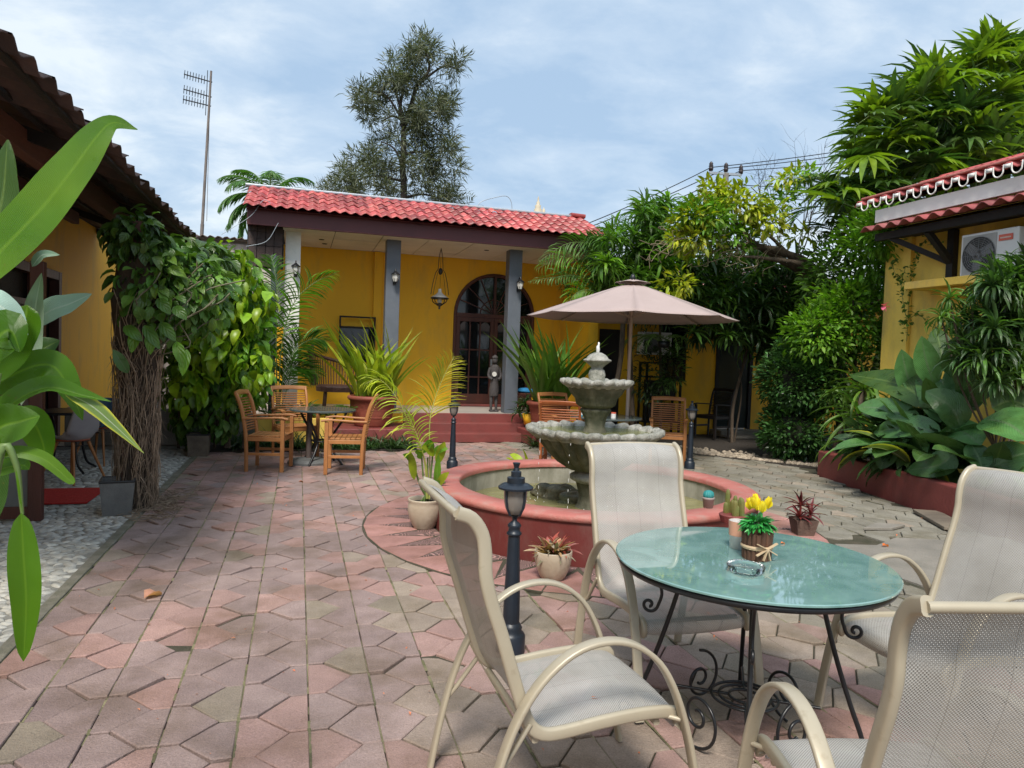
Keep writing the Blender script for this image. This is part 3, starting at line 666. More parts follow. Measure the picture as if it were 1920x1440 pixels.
for q, (d, p) in enumerate(pl):
    a, b_, h, th = peb_M(p); gy = random.uniform(.65,1.3)
    if q < 300:
        M = Matrix.Translation((p[0],p[1],-.012)) @ Matrix.Rotation(th,4,'Z') @ Matrix.Diagonal((a,b_,h,1)); o = inst('pebble', pme, pebf, M); o.color=(gy,gy,gy*.98,1)
    else:
        c_, s_ = math.cos(th), math.sin(th); v = PV*np.array([a,b_,h]); v = np.stack([v[:,0]*c_-v[:,1]*s_+p[0], v[:,0]*s_+v[:,1]*c_+p[1], v[:,2]-.012],1)
        n0 = st.n; st.add(v, PF3, (gy,gy,gy)); st.F.append(np.array(PF4)+n0); st.C.append(np.full((len(PF4),3),gy)); st.U.append(np.zeros((len(PF4),4,2)))
tag(obj('pebbles', st, m_peb, pebf, smooth=True), kind='stuff')

# gravel bed at the back right
b = MB(); b.prism([(5.15,12.1),(7.4,8.95),(8.3,8.5),(14,8.5),(14,13.5),(5.15,13.5)], -.3, .0); tag(obj('garden_soil', b, m_soil), kind='structure')
st = MB(); rg = np.random.default_rng(4)
for q in range(900):
    t_r = rg.uniform(0,1); e0 = np.array([5.2,12.0])*(1-t_r)+np.array([7.7,8.9])*t_r; nrm = np.array([.75,.62]); p = e0+nrm*abs(rg.normal(0,.38))
    r_ = rg.uniform(.015,.05); gy = rg.uniform(.7,1.35); v = PV*np.array([r_,r_*rg.uniform(.6,1),r_*.7]); th=rg.uniform(0,6); c_,s_=math.cos(th),math.sin(th)
    v = np.stack([v[:,0]*c_-v[:,1]*s_+p[0], v[:,0]*s_+v[:,1]*c_+p[1], v[:,2]+.005],1); n0=st.n; st.add(v, PF3, (gy,gy*.95,gy*.88)); st.F.append(np.array(PF4)+n0); st.C.append(np.tile([gy,gy*.95,gy*.88],(len(PF4),1))); st.U.append(np.zeros((len(PF4),4,2)))
tag(obj('gravel', st, MAT('pale_gravel', (.42,.37,.31), (.30,.26,.21), scale=20, rough=.9, bump=.5, tint=True)), kind='stuff')
b = MB(); b.prism([(6.32,4.6),(7.12,8.25),(8.19,8.3),(8.19,.5),(5.08,.5)], -.2, .22); tag(obj('planter_soil', b, m_soil), kind='structure')

# ================================================================== MAIN HOUSE
house = thing('house', 'yellow house with a red tiled veranda roof, arched door and three columns behind the courtyard', 'house', (2.4, 14.5, 0))
HL = Vector((2.4,14.5,0))
def hpart(name, mb, mat, bevel=0, parent=None, smooth=False):
    o = obj(name, mb, mat, parent or house, smooth=smooth, bevel=bevel)
    o.location = (-HL if parent is None else Vector((0,0,0))); return o
WY = 14.5; dcx, drad, dz0, dz1 = 3.93, .88, .45, 2.36
w = MB(); w.box((-.45,WY,.0), (dcx-drad,WY+.2,3.52)); w.box((dcx+drad,WY,0), (5.6,WY+.2,3.52))
na = 20; aa = np.linspace(PI, 0, na+1)
for i in range(na):
    xa, xb = dcx+drad*math.cos(aa[i]), dcx+drad*math.cos(aa[i+1]); za, zb = dz1+drad*math.sin(aa[i]), dz1+drad*math.sin(aa[i+1])
    v = [(xa,WY,za),(xb,WY,zb),(xb,WY,3.52),(xa,WY,3.52),(xa,WY+.2,za),(xb,WY+.2,zb)]
    w.polys(v, [(0,1,2,3),(0,4,5,1)])
hpart('wall', w, m_yellow)
w = MB(); w.box((1.40,WY-.10,.45), (1.56,WY-.002,3.5)); hpart('pilaster', w, m_yellow, .006)
w = MB(); w.box((5.4,12.9,0), (5.598,WY-.002,3.5)); hpart('side_wall', w, m_yellow)
w = MB(); w.box((-.45,12.62,.0), (1.8,WY-.003,.44)); hpart('veranda_base', w, m_yellow); w = MB(); w.box((4.4,12.62,0),(5.6,12.898,.44)); hpart('veranda_base', w, m_yellow)
w = MB(); w.box((-.45,12.66,.442), (5.39,WY-.003,.452)); hpart('veranda_floor', w, MAT('veranda_bounce_floor', (.46,.42,.38), (.38,.34,.31), scale=3, rough=.4, coords='P'))  # floor colour lightened to bounce light onto the veranda wall
for nm,a,b2 in (('step',(1.8,12.05,-.01),(3.95,12.34,.15)),('step',(1.8,12.343,-.01),(4.9,12.617,.30)),('step',(1.803,12.62,-.01),(4.397,12.657,.455))):
    w=MB(); w.box(a,b2); hpart(nm, w, m_stepred, .012)
# columns
for x, mt, lb in ((-.13, m_white, 'white painted column'), (1.575, m_grey, None), (3.84, m_grey, None)):
    w = MB(); w.box((x-.125,12.78,.453 if x>0 else 0), (x+.125,13.03,3.58)); o = hpart('column', w, mt, .008)
    if lb: o['label'] = lb
# ceiling boards
xs = [-.3,.55,1.35,2.15,2.95,3.75,4.55,5.38]
for i in range(7):
    for ya, yb in ((12.42,13.2),(13.2,13.95),(13.95,14.49)):
        w = MB(); w.box((xs[i]+.006,ya+.006,3.505+random.uniform(-.003,.003)), (xs[i+1]-.006,yb-.006,3.52)); hpart('ceiling_panel', w, m_ceiling)
w = MB(); w.box((-.45,12.42,3.53), (5.4,14.49,3.55)); hpart('ceiling_back', w, m_blackwood)
for x,y in ((.35,13.4),(.42,13.9),(3.35,13.1)):
    w = MB(); w.lathe([(.0,3.498),(.045,3.498),(.05,3.504)], 12, (x,y,0)); hpart('ceiling_light', w, m_blackwood)
w = MB(); w.box((-.85,12.34,3.50), (5.45,12.38,3.74)); hpart('fascia', w, m_maroon, .004)
w = MB(); w.box((-.85,12.381,3.52),(-.80,13.6,3.74)); hpart('side_fascia', w, m_maroon); w = MB(); w.box((5.40,12.381,3.52),(5.45,14.6,3.74)); hpart('side_fascia', w, m_maroon)
# roof shell under the tiles
RS = np.array([12.12,3.74]); RE = np.array([13.62,4.36]); sl = math.atan2(*(RE-RS)[::-1])
w = MB(); w.polys([(-.86,12.2,3.745),(5.46,12.2,3.745),(5.46,13.62,4.33),(-.86,13.62,4.33),(-.86,15.4,3.6),(5.46,15.4,3.6),(-.86,12.2,3.72),(5.46,12.2,3.72)], [(0,1,2,3),(3,2,5,4),(0,3,4),(1,5,2),(0,4,5,1)]); hpart('roof_boards', w, m_maroon)
def rooftile(wd=.168, ln=.34, h=.036, th=.012, n=8):
    mb=MB(); X=np.linspace(0,wd,n+1); Z=h*(.5-.5*np.cos(2*PI*X/wd+.6)); V=[]
    for y_, dz in ((0,.016),(ln,0.)):
        V += [(x,y_,z+dz) for x,z in zip(X,Z)]
    V += [(x,0,z+.016-th) for x,z in zip(X,Z)]+[(x,ln,z-th) for x,z in zip(X,Z)]; m=n+1; F=[]
    for i in range(n): F += [(i,i+1,m+i+1,m+i),(2*m+i,2*m+i+1,i+1,i),(2*m+i+1,2*m+i,3*m+i,3*m+i+1)]
    mb.add(V,F); return mb
tme = rooftile().mesh('roof_tile', True); tme.materials.append(m_rooftile)
L_s = np.linalg.norm(RE-RS); nrow = 5; step_ = L_s/nrow
for r_ in range(nrow):
    for i in range(38):
        y_, z_ = RS + (RE-RS)*(r_*step_/L_s)
        M = Matrix.Translation(Vector((-.9+i*.168, y_, z_+.012+random.gauss(0,.0025)))-HL) @ Matrix.Rotation(sl+random.gauss(0,.006),4,'X') @ Matrix.Rotation(random.gauss(0,.012),4,'Z')
        o = inst('roof_tile', tme, house, M); f = random.choice((.7,.85,1.,1.1,1.25,1.45))*random.uniform(.93,1.07) ; o.color=(f,f*random.uniform(.9,1.08),f,1)
w = MB(); w.sweep([(-.97,13.66,4.40),(5.25,13.66,4.40)], (0,1,0), .16, .05); hpart('ridge_flashing', w, m_galv)
w = MB(); w.sweep([(5.2,13.62,4.42),(5.5,13.62,4.41)], (0,1,0), .2, .08); hpart('ridge_cap', w, m_rooftile)
# dark tiled gable skirt at the left end
for r_ in range(6):
    for i in range(4):
        w = MB(); x = -.84+i*.135; z=2.86+r_*.115; w.box((x+.004,12.62-.012*(r_%2),z+.004),(x+.131,12.66,z+.117)); hpart('skirt_tile', w, m_oldtile, .004)
w = MB(); w.box((-.86,12.662,2.84),(-.28,12.70,3.72)); hpart('skirt_board', w, m_blackwood)
# arched door
m_dw = m_darkwood
def arch_pts(r, zc=dz1, n=22): return [(dcx+r*math.cos(a), zc+r*math.sin(a)) for a in np.linspace(PI,0,n)]
w = MB(); pts=[(dcx-drad+.035,WY+.03,dz0)]+[(x,WY+.03,z) for x,z in arch_pts(drad-.035)]+[(dcx+drad-.035,WY+.03,dz0)]
w.sweep(pts, (0,1,0), .12, .07); hpart('door_frame', w, m_dw)
w = MB(); w.box((dcx-drad+.07,WY+.0,dz1-.05),(dcx+drad-.07,WY+.08,dz1+.03)); w.box((dcx-.025,WY+.003,dz1+.03),(dcx+.025,WY+.077,dz1+drad-.07)); 
for k in range(1,8):
    if k==4: continue
    a = PI*k/8; w.beam((dcx+.05*math.cos(a),WY+.04,dz1+.03+.05*math.sin(a)),(dcx+(drad-.08)*math.cos(a),WY+.04,dz1+(drad-.08)*math.sin(a)), .02,.02, up=(0,1,0))
w.sweep([(dcx+.3*math.cos(a),WY+.045,dz1+.03+.3*math.sin(a)) for a in np.linspace(0,PI,14)], (0,1,0), .02,.02)
hpart('fanlight_bars', w, m_dw)
w = MB(); w.polys([(x,WY+.06,z) for x,z in arch_pts(drad-.05)]+[], [tuple(range(22))]); hpart('fanlight_pane', w, m_glassdark)
for s_, x0 in ((0, dcx-drad+.072), (1, dcx+.004)):
    x1 = x0 + drad-.076; d = MB(); st_ = .075
    d.box((x0,WY+.01,dz0+.02),(x0+st_,WY+.065,dz1-.055)); d.box((x1-st_,WY+.01,dz0+.02),(x1,WY+.065,dz1-.055))
    d.box((x0+st_,WY+.013,dz0+.02),(x1-st_,WY+.062,dz0+.26)); d.box((x0+st_,WY+.013,dz1-.14),(x1-st_,WY+.062,dz1-.055))
    wi=(x1-x0-2*st_)/3
    for k in (1,2): d.box((x0+st_+k*wi-.014,WY+.016,dz0+.26),(x0+st_+k*wi+.014,WY+.060,dz1-.14))
    for z in (1.05,1.62): d.box((x0+st_,WY+.020,z),(x1-st_,WY+.056,z+.03))
    door = hpart('door', d, m_dw, .003)
    for k in range(3):
        for za, zb in ((dz0+.26,1.05),(1.08,1.62),(1.65,dz1-.14)):
            q = MB(); xa, xb = x0+st_+k*wi+.01, x0+st_+(k+1)*wi-.01
            if zb > 2: # curved head
                pp=[(xa,za),(xb,za)]+[(xb-(xb-xa)*t, zb-.07+.07*math.sin(PI*t)) for t in np.linspace(0,1,7)]; q.polys([(x,WY+.042,z) for x,z in pp],[tuple(range(len(pp)))]); 
            else: q.polys([(xa,WY+.042,za),(xb,WY+.042,za),(xb,WY+.042,zb),(xa,WY+.042,zb)],[(0,1,2,3)])
            obj('pane', q, m_glassdark, door)
    if s_==0:
        q=MB(); q.tube([(x1-.035,WY-.03,1.22),(x1-.035,WY-.04,1.3),(x1-.035,WY-.03,1.4)],.010,8); q.box((x1-.055,WY-.005,1.15),(x1-.015,WY+.012,1.45)); obj('door_handle', q, m_galv, door)
w = MB(); w.box((dcx-drad,WY+.21,dz0),(dcx+drad,WY+.6,3.3)); hpart('dark_interior', w, m_blackwood)
w = MB(); w.box((dcx-drad-.05,WY-.12,.453),(dcx+drad+.05,WY-.004,.50)); hpart('door_sill', w, m_stepred, .01)

# ---- things on the veranda
def wall_lantern(x, y, z, label):
    t = thing('wall_lantern', label, 'lantern', (x,y,z), group='coach lanterns on the veranda columns')
    b=MB(); b.box((-.03,.02,-.10),(.03,.035,.10)); b.tube(crom([(0,.02,.08),(0,-.03,.16),(0,-.08,.14)],5),.009,6); b.tube(crom([(0,.02,-.06),(0,-.03,-.10),(0,-.07,-.07)],5),.008,6); obj('bracket', b, m_black, t)
    b=MB(); b.lathe([(.0,.17),(.012,.16),(.012,.13),(.03,.11),(.075,.075),(.08,.065),(.0,.07)], 12, (0,-.09,0)); obj('cap', b, m_black, t, True)
    b=MB(); b.lathe([(.062,.064),(.055,.0),(.035,-.06),(0,-.062)], 6, (0,-.09,0)); obj('glass', b, m_lampwhite, t)
    b=MB(); b.lathe([(.038,-.062),(.03,-.08),(.012,-.095),(0,-.115)], 10, (0,-.09,0))
    for k in range(6):
        a=2*PI*k/6; b.tube([(.063*math.cos(a),-.09+.063*math.sin(a),.065),(.037*math.cos(a),-.09+.037*math.sin(a),-.064)],.004,5)
    obj('cage', b, m_black, t)
    return t
wall_lantern(-.08,12.745,2.84,'black coach lantern on the white column')
wall_lantern(1.60,12.745,2.82,'black coach lantern on the grey column between the hanging lamp and the palms')
wall_lantern(3.90,12.745,2.83,'black coach lantern on the grey column in front of the arched door')
t = thing('hanging_lamp', 'antique brass hanging lamp with pale shade under the veranda ceiling', 'lamp', (2.52,13.3,2.38))
b=MB()
for s_ in (-1,1):
    b.tube(crom([(0,0,1.12),(.03*s_,0,.98),(.04*s_,0,.85),(.05*s_,0,.72),(.09*s_,0,.66),(.14*s_,0,.45),(.17*s_,0,.25)],5),.007,6)
    b.tube(crom([(.05*s_,0,.68),(.09*s_,.02,.45),(.12*s_,.04,.25)],5),.004,5)
b.tube([(0,0,1.12),(0,0,.25)],.003,5); obj('chain', b, m_brass, t)
b=MB(); b.lathe([(0,.76),(.03,.74),(.045,.69),(.03,.64),(0,.62)],12); obj('pulley', b, m_brass, t, True)
b=MB(); b.lathe([(.03,.36),(.035,.30),(.07,.26),(.16,.20),(.165,.19)],20); obj('shade', b, m_lampwhite, t, True)
b=MB(); b.lathe([(.17,.195),(.178,.185),(.165,.172),(.15,.18)],20); b.lathe([(0,.02),(.05,.05),(.08,.075),(.05,.09),(0,.10)],14); b.tube([(0,0,-.02),(0,0,.04)],.018,8)
for k in range(4):
    a=PI/4+PI/2*k; b.tube(crom([(.165*math.cos(a),.165*math.sin(a),.18),(.15*math.cos(a),.15*math.sin(a),.12),(.07*math.cos(a),.07*math.sin(a),.07)],5),.009,6)
obj('frame', b, m_brass, t, True)
b=MB(); b.lathe([(.035,.10),(.045,.13),(.035,.18)],12); obj('lamp_glass', b, m_lampwhite, t, True)
# carved figure by the column
t = tag(thing('statue', 'slim grey carved figure holding a round clock face beside the arched door', 'statue', (3.60,13.15,.452)))
b=MB(); b.blob((0,0,.98),(.06,.055,.075),10,8,.06,seed=2); b.lathe([(.0,1.09),(.05,1.06),(.065,1.03),(.06,1.02)],10)
b.lathe([(.05,.90),(.09,.86),(.095,.74),(.075,.6),(.085,.5),(.10,.40),(.09,.30)],12)
for s_ in (-1,1):
    b.tube(crom([(.09*s_,0,.84),(.12*s_,-.02,.68),(.06*s_,-.08,.62)],4),[.03]*4+[.028]*4+[.022],7); b.tube([(.045*s_,0,.34),(.05*s_,0,.15),(.05*s_,-.01,.03)],[.045,.03,.025],8); b.box((.02*s_-.01 if s_>0 else -.08,-.09,0),(.08 if s_>0 else -.01,.03,.035))
obj('figure', b, m_stonefig, t, True)
b=MB(); b.lathe([(0,0),(.045,0),(.045,.02),(0,.02)],14); o=obj('clock_face', b, m_lampwhite, t, loc=(-.03,-.09,.72)); o.rotation_euler=(PI/2,0,0)
# picture / window board on the wall
t = thing('framed_board', 'black framed board leaning on the yellow veranda wall', 'board', (1.1,14.35,1.3)); b=MB()
for a,c in (((-.35,-.02,0),(-.32,.03,.9)),((.32,-.02,0),(.35,.03,.9)),((-.32,-.018,.87),(.32,.028,.9)),((-.32,-.018,.66),(.32,.028,.70)),((-.32,-.018,0),(.32,.028,.04))): b.box(a,c)
obj('frame', b, m_blackwood, t); b=MB(); b.box((-.32,.0,.04),(.32,.01,.66)); obj('panel', b, m_glassdark, t)
# rattan armchair
t = thing('rattan_armchair', 'dark rattan armchair with a curved slatted back on the veranda', 'armchair', (.72,13.35,.452), 0)
pts=[]
b=MB(); arc=[]
for a in np.linspace(math.radians(150), math.radians(395), 22):
    h=1.12-.40*(max(0,math.sin((a-math.radians(150))/math.radians(245)*PI*.5)))**1.2; arc.append((.56*math.cos(a), .44*math.sin(a), h))
arc=[(x, -y, h) for x,y,h in arc]
b.tube(arc,.032,8); obj('top_rail', b, m_rattan, t, True)
for i,(x,y,h) in enumerate(crom(arc,2)[::1]):
    b=MB(); b.tube([(x*.98,y*.98,h),(x*.86,y*.86,.42)],.009,5); obj('spindle', b, m_rattan, t)
b=MB(); b.lathe([(.0,.43),(.39,.43),(.41,.40),(.40,.32),(0,.32)],20); obj('seat', b, m_rattan, t)
for a in (45,135,225,315):
    b=MB(); ca,sa=math.cos(math.radians(a)),math.sin(math.radians(a)); b.tube([(.33*ca,.33*sa,.35),(.36*ca,.36*sa,0)],.025,8); obj('leg', b, m_rattan, t)
t = tag(obj('folded_cloth', MB().blob((4.25,13.2,.86),(.22,.15,.05),12,8,.15,seed=5), m_bluecloth, smooth=True), 'blue cloth folded on a small brown table beside the column', 'cloth')
t = thing('side_table', 'small brown table with blue cloth on top behind the grey column', 'table', (4.25,13.2,.452)); b=MB(); b.box((-.28,-.2,.33),(.28,.2,.37)); obj('table_top', b, m_darkwood, t, bevel=.005)
for sx in (-.24,.24):
    for sy in (-.16,.16): b=MB(); b.box((sx-.02,sy-.02,0),(sx+.02,sy+.02,.33)); obj('leg', b, m_darkwood, t)

# ================================================================== ANNEX
an = thing('annex_building', 'shaded yellow annex with dark window and glass door behind the garden trees', 'building', (9,13.4,0))
def apart(name, mb, mat, bevel=0, parent=None):
    o=obj(name, mb, mat, parent or an, bevel=bevel); 
    if parent is None: o.location=(-9,-13.4,0)
    return o
b=MB(); AY=13.4
for a,c in (((5.601,AY,0),(5.85,AY+.2,3.1)),((5.85,AY,2.15),(6.35,AY+.2,3.1)),((6.35,AY,0),(7.25,AY+.2,3.1)),((7.25,AY,0),(7.87,AY+.2,1.12)),((7.25,AY,2.5),(7.87,AY+.2,3.1)),((7.87,AY,0),(8.58,AY+.2,3.1)),((8.58,AY,2.42),(9.5,AY+.2,3.1)),((9.5,AY,0),(13,AY+.2,3.1))): b.box(a,c)
apart('wall', b, m_yellow)
b=MB(); b.box((7.25,AY+.02,1.12),(7.87,AY+.07,2.5)); apart('window', b, m_blackwood); b=MB(); b.box((7.31,AY+.012,1.18),(7.81,AY+.018,2.44)); apart('pane', b, m_glassdark)
b=MB(); b.box((8.58,AY-.02,.12),(8.66,AY+.07,2.42)); b.box((9.42,AY-.02,.12),(9.5,AY+.07,2.42)); b.box((8.66,AY-.017,1.95),(9.42,AY+.067,2.42)); apart('door_frame', b, m_blackwood)
b=MB(); b.box((8.66,AY+.02,.14),(9.42,AY+.03,1.95)); apart('glass_door', b, MAT('blue_grey_glass', (.03,.042,.05), (.02,.03,.036), scale=1, rough=.15))
b=MB(); b.box((8.5,AY-.45,0),(9.9,AY-.02,.12)); b.box((8.5,AY-.8,0),(9.9,AY-.46,.05)); apart('doorstep', b, m_concrete, .01)
b=MB(); b.box((5.85,AY+.03,0),(6.35,AY+.07,2.15)); apart('doorway_dark_panel', b, m_blackwood)  # near-black panel stands for the darkness of an open doorway
b=MB(); b.polys([(5.47,12.6,2.95),(13,12.6,2.95),(13,15.5,3.9),(5.47,15.5,3.9),(5.47,12.6,2.9),(13,12.6,2.9),(13,15.5,2.9),(5.47,15.5,2.9)],[(0,1,2,3),(4,7,6,5),(0,4,5,1),(0,3,7,4)]); apart('roof_boards', b, m_maroon)
for i in range(42):
    for r_ in range(3):
        M = Matrix.Translation(Vector((5.5+i*.168-9, 12.55+r_*.32-13.4, 2.99+r_*.105))) @ Matrix.Rotation(.32,4,'X'); o=inst('roof_tile', tme, an, M); f=random.uniform(.7,1.1); o.color=(f,f,f,1)

def ac_unit(x, y, z, rz, label, w=.85, h=.56, d=.30, big=False):
    t = thing('air_conditioner', label, 'air conditioner', (x,y,z), rz)
    b=MB(); b.box((-w/2,0,0),(w/2,d,h)); obj('casing', b, m_plasticw, t, bevel=.012)
    b=MB(); b.box((-w/2+.03,-.006,.03),(w/2-.27,-.002,h-.03)); obj('grille_panel', b, MAT('pale_grey_panel', (.42,.42,.40), scale=6, rough=.5), t)
    cx, cz, R = -w/2+.03+(w-.30)/2, h/2, h*.40
    b=MB(); 
    for k in range(9): 
        r_=R*(k+1)/9; b.tube([(cx+r_*math.cos(a),-.014,cz+r_*math.sin(a)) for a in np.linspace(0,2*PI,25)],.003,4,cap=False)
    for k in range(8):
        a=PI*k/8; b.tube([(cx-R*math.cos(a),-.014,cz-R*math.sin(a)),(cx+R*math.cos(a),-.014,cz+R*math.sin(a))],.003,4)
    obj('grille', b, m_greyfan, t)
    b=MB(); b.polys([(cx+R*math.cos(a),-.008,cz+R*math.sin(a)) for a in np.linspace(0,2*PI,25)[:-1]],[tuple(range(24))[::1]]); obj('fan_opening', b, MAT('fan_shadow', (.05,.05,.05), scale=4, rough=.6), t)
    for k in range(3):
        a=2*PI*k/3+.4; b=MB(); b.beam((cx,-.0105,cz),(cx+R*.9*math.cos(a),-.0105,cz+R*.9*math.sin(a)),.11,.002,up=(0,1,0)); obj('fan_blade', b, m_greyfan, t)
    return t
ac_unit(6.98,13.05,1.66,0,'white air conditioner mounted on the shaded annex wall behind the umbrella pole', .66,.46,.25)
t = thing('dark_cabinet', 'tall black metal rack standing under the shaded air conditioner', 'rack', (7.0,12.9,0)); b=MB()
for sx in (-.38,.38):
    for sy in (-.15,.15): b.box((sx-.02,sy-.02,0),(sx+.02,sy+.02,1.5))
obj('frame', b, m_black, t)
for z in (.3,.75,1.2,1.48): b=MB(); b.box((-.4,-.17,z),(.4,.17,z+.03)); obj('shelf', b, m_black, t)
for k,z in enumerate((.33,.78)): b=MB(); b.box((-.3,-.13,z),(.3,.13,z+.36)); obj('drawer', b, m_blackwood, t, bevel=.01)

# ================================================================== NEIGHBOUR HOUSE (far left behind)
nb = thing('neighbour_house', 'whitewashed block house with a corrugated metal roof edge behind the creeper', 'house', (-1.5,17,0))
b=MB(); b.box((-4.6,17.02,0),(-.2,17.3,3.86)); o=obj('wall', b, m_mortar, nb, loc=(1.5,-17,0))
for r_ in range(19):
    for i in range(11):
        x0=-4.6+i*.40+(r_%2)*.2; x1=x0+.39
        if x1>-.2: continue
        b=MB(); z=r_*.2+.01; b.box((x0,17.0+random.uniform(-.006,.006),z),(x1,17.03,z+.185)); o=obj('block', b, m_brickw, nb, loc=(1.5,-17,0)); f=random.uniform(.85,1.12); o.color=(f,f,f,1)
b=MB(); X=np.linspace(-4.8,.0,97); V=[(x,16.8,3.90+.025*math.cos(x*40)) for x in X]+[(x,19,4.1+.025*math.cos(x*40)) for x in X]; n=len(X)
b.add(V,[(i,i+1,n+i+1,n+i) for i in range(n-1)]); obj('corrugated_roof', b, MAT('rusty_sheet', (.16,.09,.06), (.25,.22,.20), scale=3, rough=.7, metal=.2), nb, loc=(1.5,-17,0)).modifiers.new('solid','SOLIDIFY').thickness=.01
b=MB(); b.box((-.95,16.9,2.35),(-.55,16.995,2.75)); obj('window', b, m_blackwood, nb, loc=(1.5,-17,0), bevel=.01)
b=MB(); b.box((-.45,13.6,1.9),(-.22,13.75,2.75)); tag(obj('meter_box', b, m_white, bevel=.01), 'pale meter box beside the white column behind the palm', 'box')
b=MB(); b.tube([(-.42,12.5,.0),(-.42,12.5,3.05)],.05,12); tag(obj('drain_pipe', b, m_grey, smooth=True), 'grey drain pipe rising in the palm beside the white column', 'pipe')

# ================================================================== LEFT BUILDING
lb = thing('porch_building', 'yellow porch building with dark clay tile roof along the pebble floor', 'building', (-3.4,8,0))
def lpart(name, mb, mat, bevel=0, smooth=False):
    o=obj(name, mb, mat, lb, bevel=bevel, smooth=smooth); o.location=(3.4,-8,0); return o
b=MB(); b.box((-3.6,-2,0),(-3.4,8.3,3.52)); b.box((-3.6,11.9,0),(-3.4,16.3,3.52)); b.box((-3.6,8.3,2.5),(-3.4,11.9,3.52)); lpart('wall', b, m_yellow)
b=MB()
for y_ in (8.3,9.3,10.9,11.78): b.box((-3.46,y_,0),(-3.33,y_+.12,2.5))
b.box((-3.457,8.42,2.38),(-3.333,11.78,2.5)); b.box((-3.457,8.42,1.95),(-3.333,11.78,2.03)); lpart('door_frame', b, m_darkwood, .004)
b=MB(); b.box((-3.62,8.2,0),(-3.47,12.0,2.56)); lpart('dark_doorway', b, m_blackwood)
for y_ in (9.42,10.16): b=MB(); b.box((-3.43,y_,.02),(-3.38,y_+.72,1.95)); b.box((-3.378,y_+.1,.2),(-3.37,y_+.62,.9)); b.box((-3.378,y_+.1,1.05),(-3.37,y_+.62,1.8)); lpart('door', b, m_darkwood, .006)
EX, EZ = -1.35, 2.89; TX, TZ = -4.3, 3.76; sl2 = math.atan2(TZ-EZ, EX-TX)
b=MB(); 
for (x,z,w_,h_) in ((-1.92,2.90,.10,.17),(-2.9,3.15,.09,.15)): b.box((x-w_/2,2.9,z-h_/2),(x+w_/2,10.9,z+h_/2))
lpart('beam', b, m_beam, .006)
for y_ in np.arange(3.2,14.2,2.7):
    b=MB(); b.beam((EX-.12,y_,EZ-.055),(TX,y_,TZ-.055),.06,.09); lpart('rafter', b, m_blackwood)
for k in range(9):
    f=k/9+.03; x=EX+(TX-EX)*f; z=EZ+(TZ-EZ)*f-.0; b=MB(); b.box((x-.02,3.0,z-.02),(x+.02,14.3,z+.004)); lpart('batten', b, m_blackwood)
b=MB(); b.box((-1.50,7.1,0),(-1.36,7.24,2.60)); lpart('post', b, m_beam); b=MB(); b.box((-1.98,3.0,0),(-1.86,3.12,2.8)); lpart('post', b, m_beam)
def oldtile(wd=.29, ln=.50, h=.05, th=.010, n=8):
    mb=MB(); X=np.linspace(0,wd,n+1); Z=h*(.5+.5*np.cos(2*PI*X/wd)); V=[]
    for y_, dz in ((0,.02),(ln,0.)): V += [(x,y_,z+dz) for x,z in zip(X,Z)]
    V += [(x,0,z+.02-th) for x,z in zip(X,Z)]+[(x,ln,z-th) for x,z in zip(X,Z)]; m=n+1; F=[]
    for i in range(n): F += [(i,i+1,m+i+1,m+i),(2*m+i,2*m+i+1,i+1,i),(2*m+i+1,2*m+i,3*m+i,3*m+i+1)]
    mb.add(V,F); return mb
ome = oldtile().mesh('clay_tile', True); ome.materials.append(m_oldtile)
ls = math.hypot(TX-EX, TZ-EZ); rr_ = 7; ncol = 38
for r_ in range(rr_):
    for i in range(ncol):
        f=r_/rr_; x=EX+(TX-EX)*f; z=EZ+(TZ-EZ)*f
        y_=3.1+i*.29
        M = Matrix.Translation(Vector((x+3.4+random.gauss(0,.014), y_-8, z+random.gauss(0,.006)+.012*math.sin(y_*1.3)))) @ Matrix.Rotation(PI/2,4,'Z') @ Matrix.Rotation(sl2+random.gauss(0,.015),4,'X') @ Matrix.Rotation(random.gauss(0,.02),4,'Z')
        o=inst('clay_tile', ome, lb, M); f2=random.uniform(.7,1.5); o.color=(f2*1.1,f2,f2,1)
# few redder cap tiles at the far end
for i in range(6):
    M = Matrix.Translation(Vector((EX+3.4+.02, 11.6+i*.35-8, EZ+.07))) @ Matrix.Rotation(PI/2,4,'Z') @ Matrix.Rotation(sl2,4,'X'); o=inst('clay_tile', ome, lb, M); o.color=(5.5,2.6,2.6,1)

# ================================================================== RIGHT BUILDING
rb = thing('side_building', 'bright yellow building with red barrel-tile eaves on the right', 'building', (8.2,5,0))
def rpart(name, mb, mat, bevel=0, smooth=False):
    o=obj(name, mb, mat, rb, bevel=bevel, smooth=smooth); o.location=(-8.2,-5,0); return o
b=MB(); b.box((8.2,-1,0),(8.4,8.4,3.75)); rpart('wall', b, m_yellow_light)
b=MB(); b.box((8.4,8.2,0),(13,8.397,3.75)); rpart('end_wall', b, m_yellow_light)
b=MB(); b.box((8.13,7.98,0),(8.198,8.42,3.45)); rpart('pilaster', b, m_yellow_light, .006)
b=MB(); b.box((7.78,-1,2.60),(8.198,7.72,2.70)); b.box((7.95,-1,2.48),(8.196,7.3,2.597)); rpart('ledge', b, m_yellow_light, .008)
b=MB(); b.box((7.66,-1,3.30),(7.74,8.15,3.40)); b.box((7.75,-1,3.38),(8.19,8.15,3.42)); rpart('eave_beam', b, m_blackwood)
b=MB(); b.box((8.10,7.28,2.72),(8.19,7.38,3.37)); b.beam((7.72,7.33,3.31),(8.12,7.33,2.95),.07,.08,up=(0,1,0)); b.beam((7.70,7.9,3.31),(8.15,7.33,2.93),.06,.07); rpart('bracket', b, m_blackwood, .004)
b=MB(); b.box((7.60,-1,3.54),(7.64,8.1,3.71)); rpart('eave_band', b, m_white)
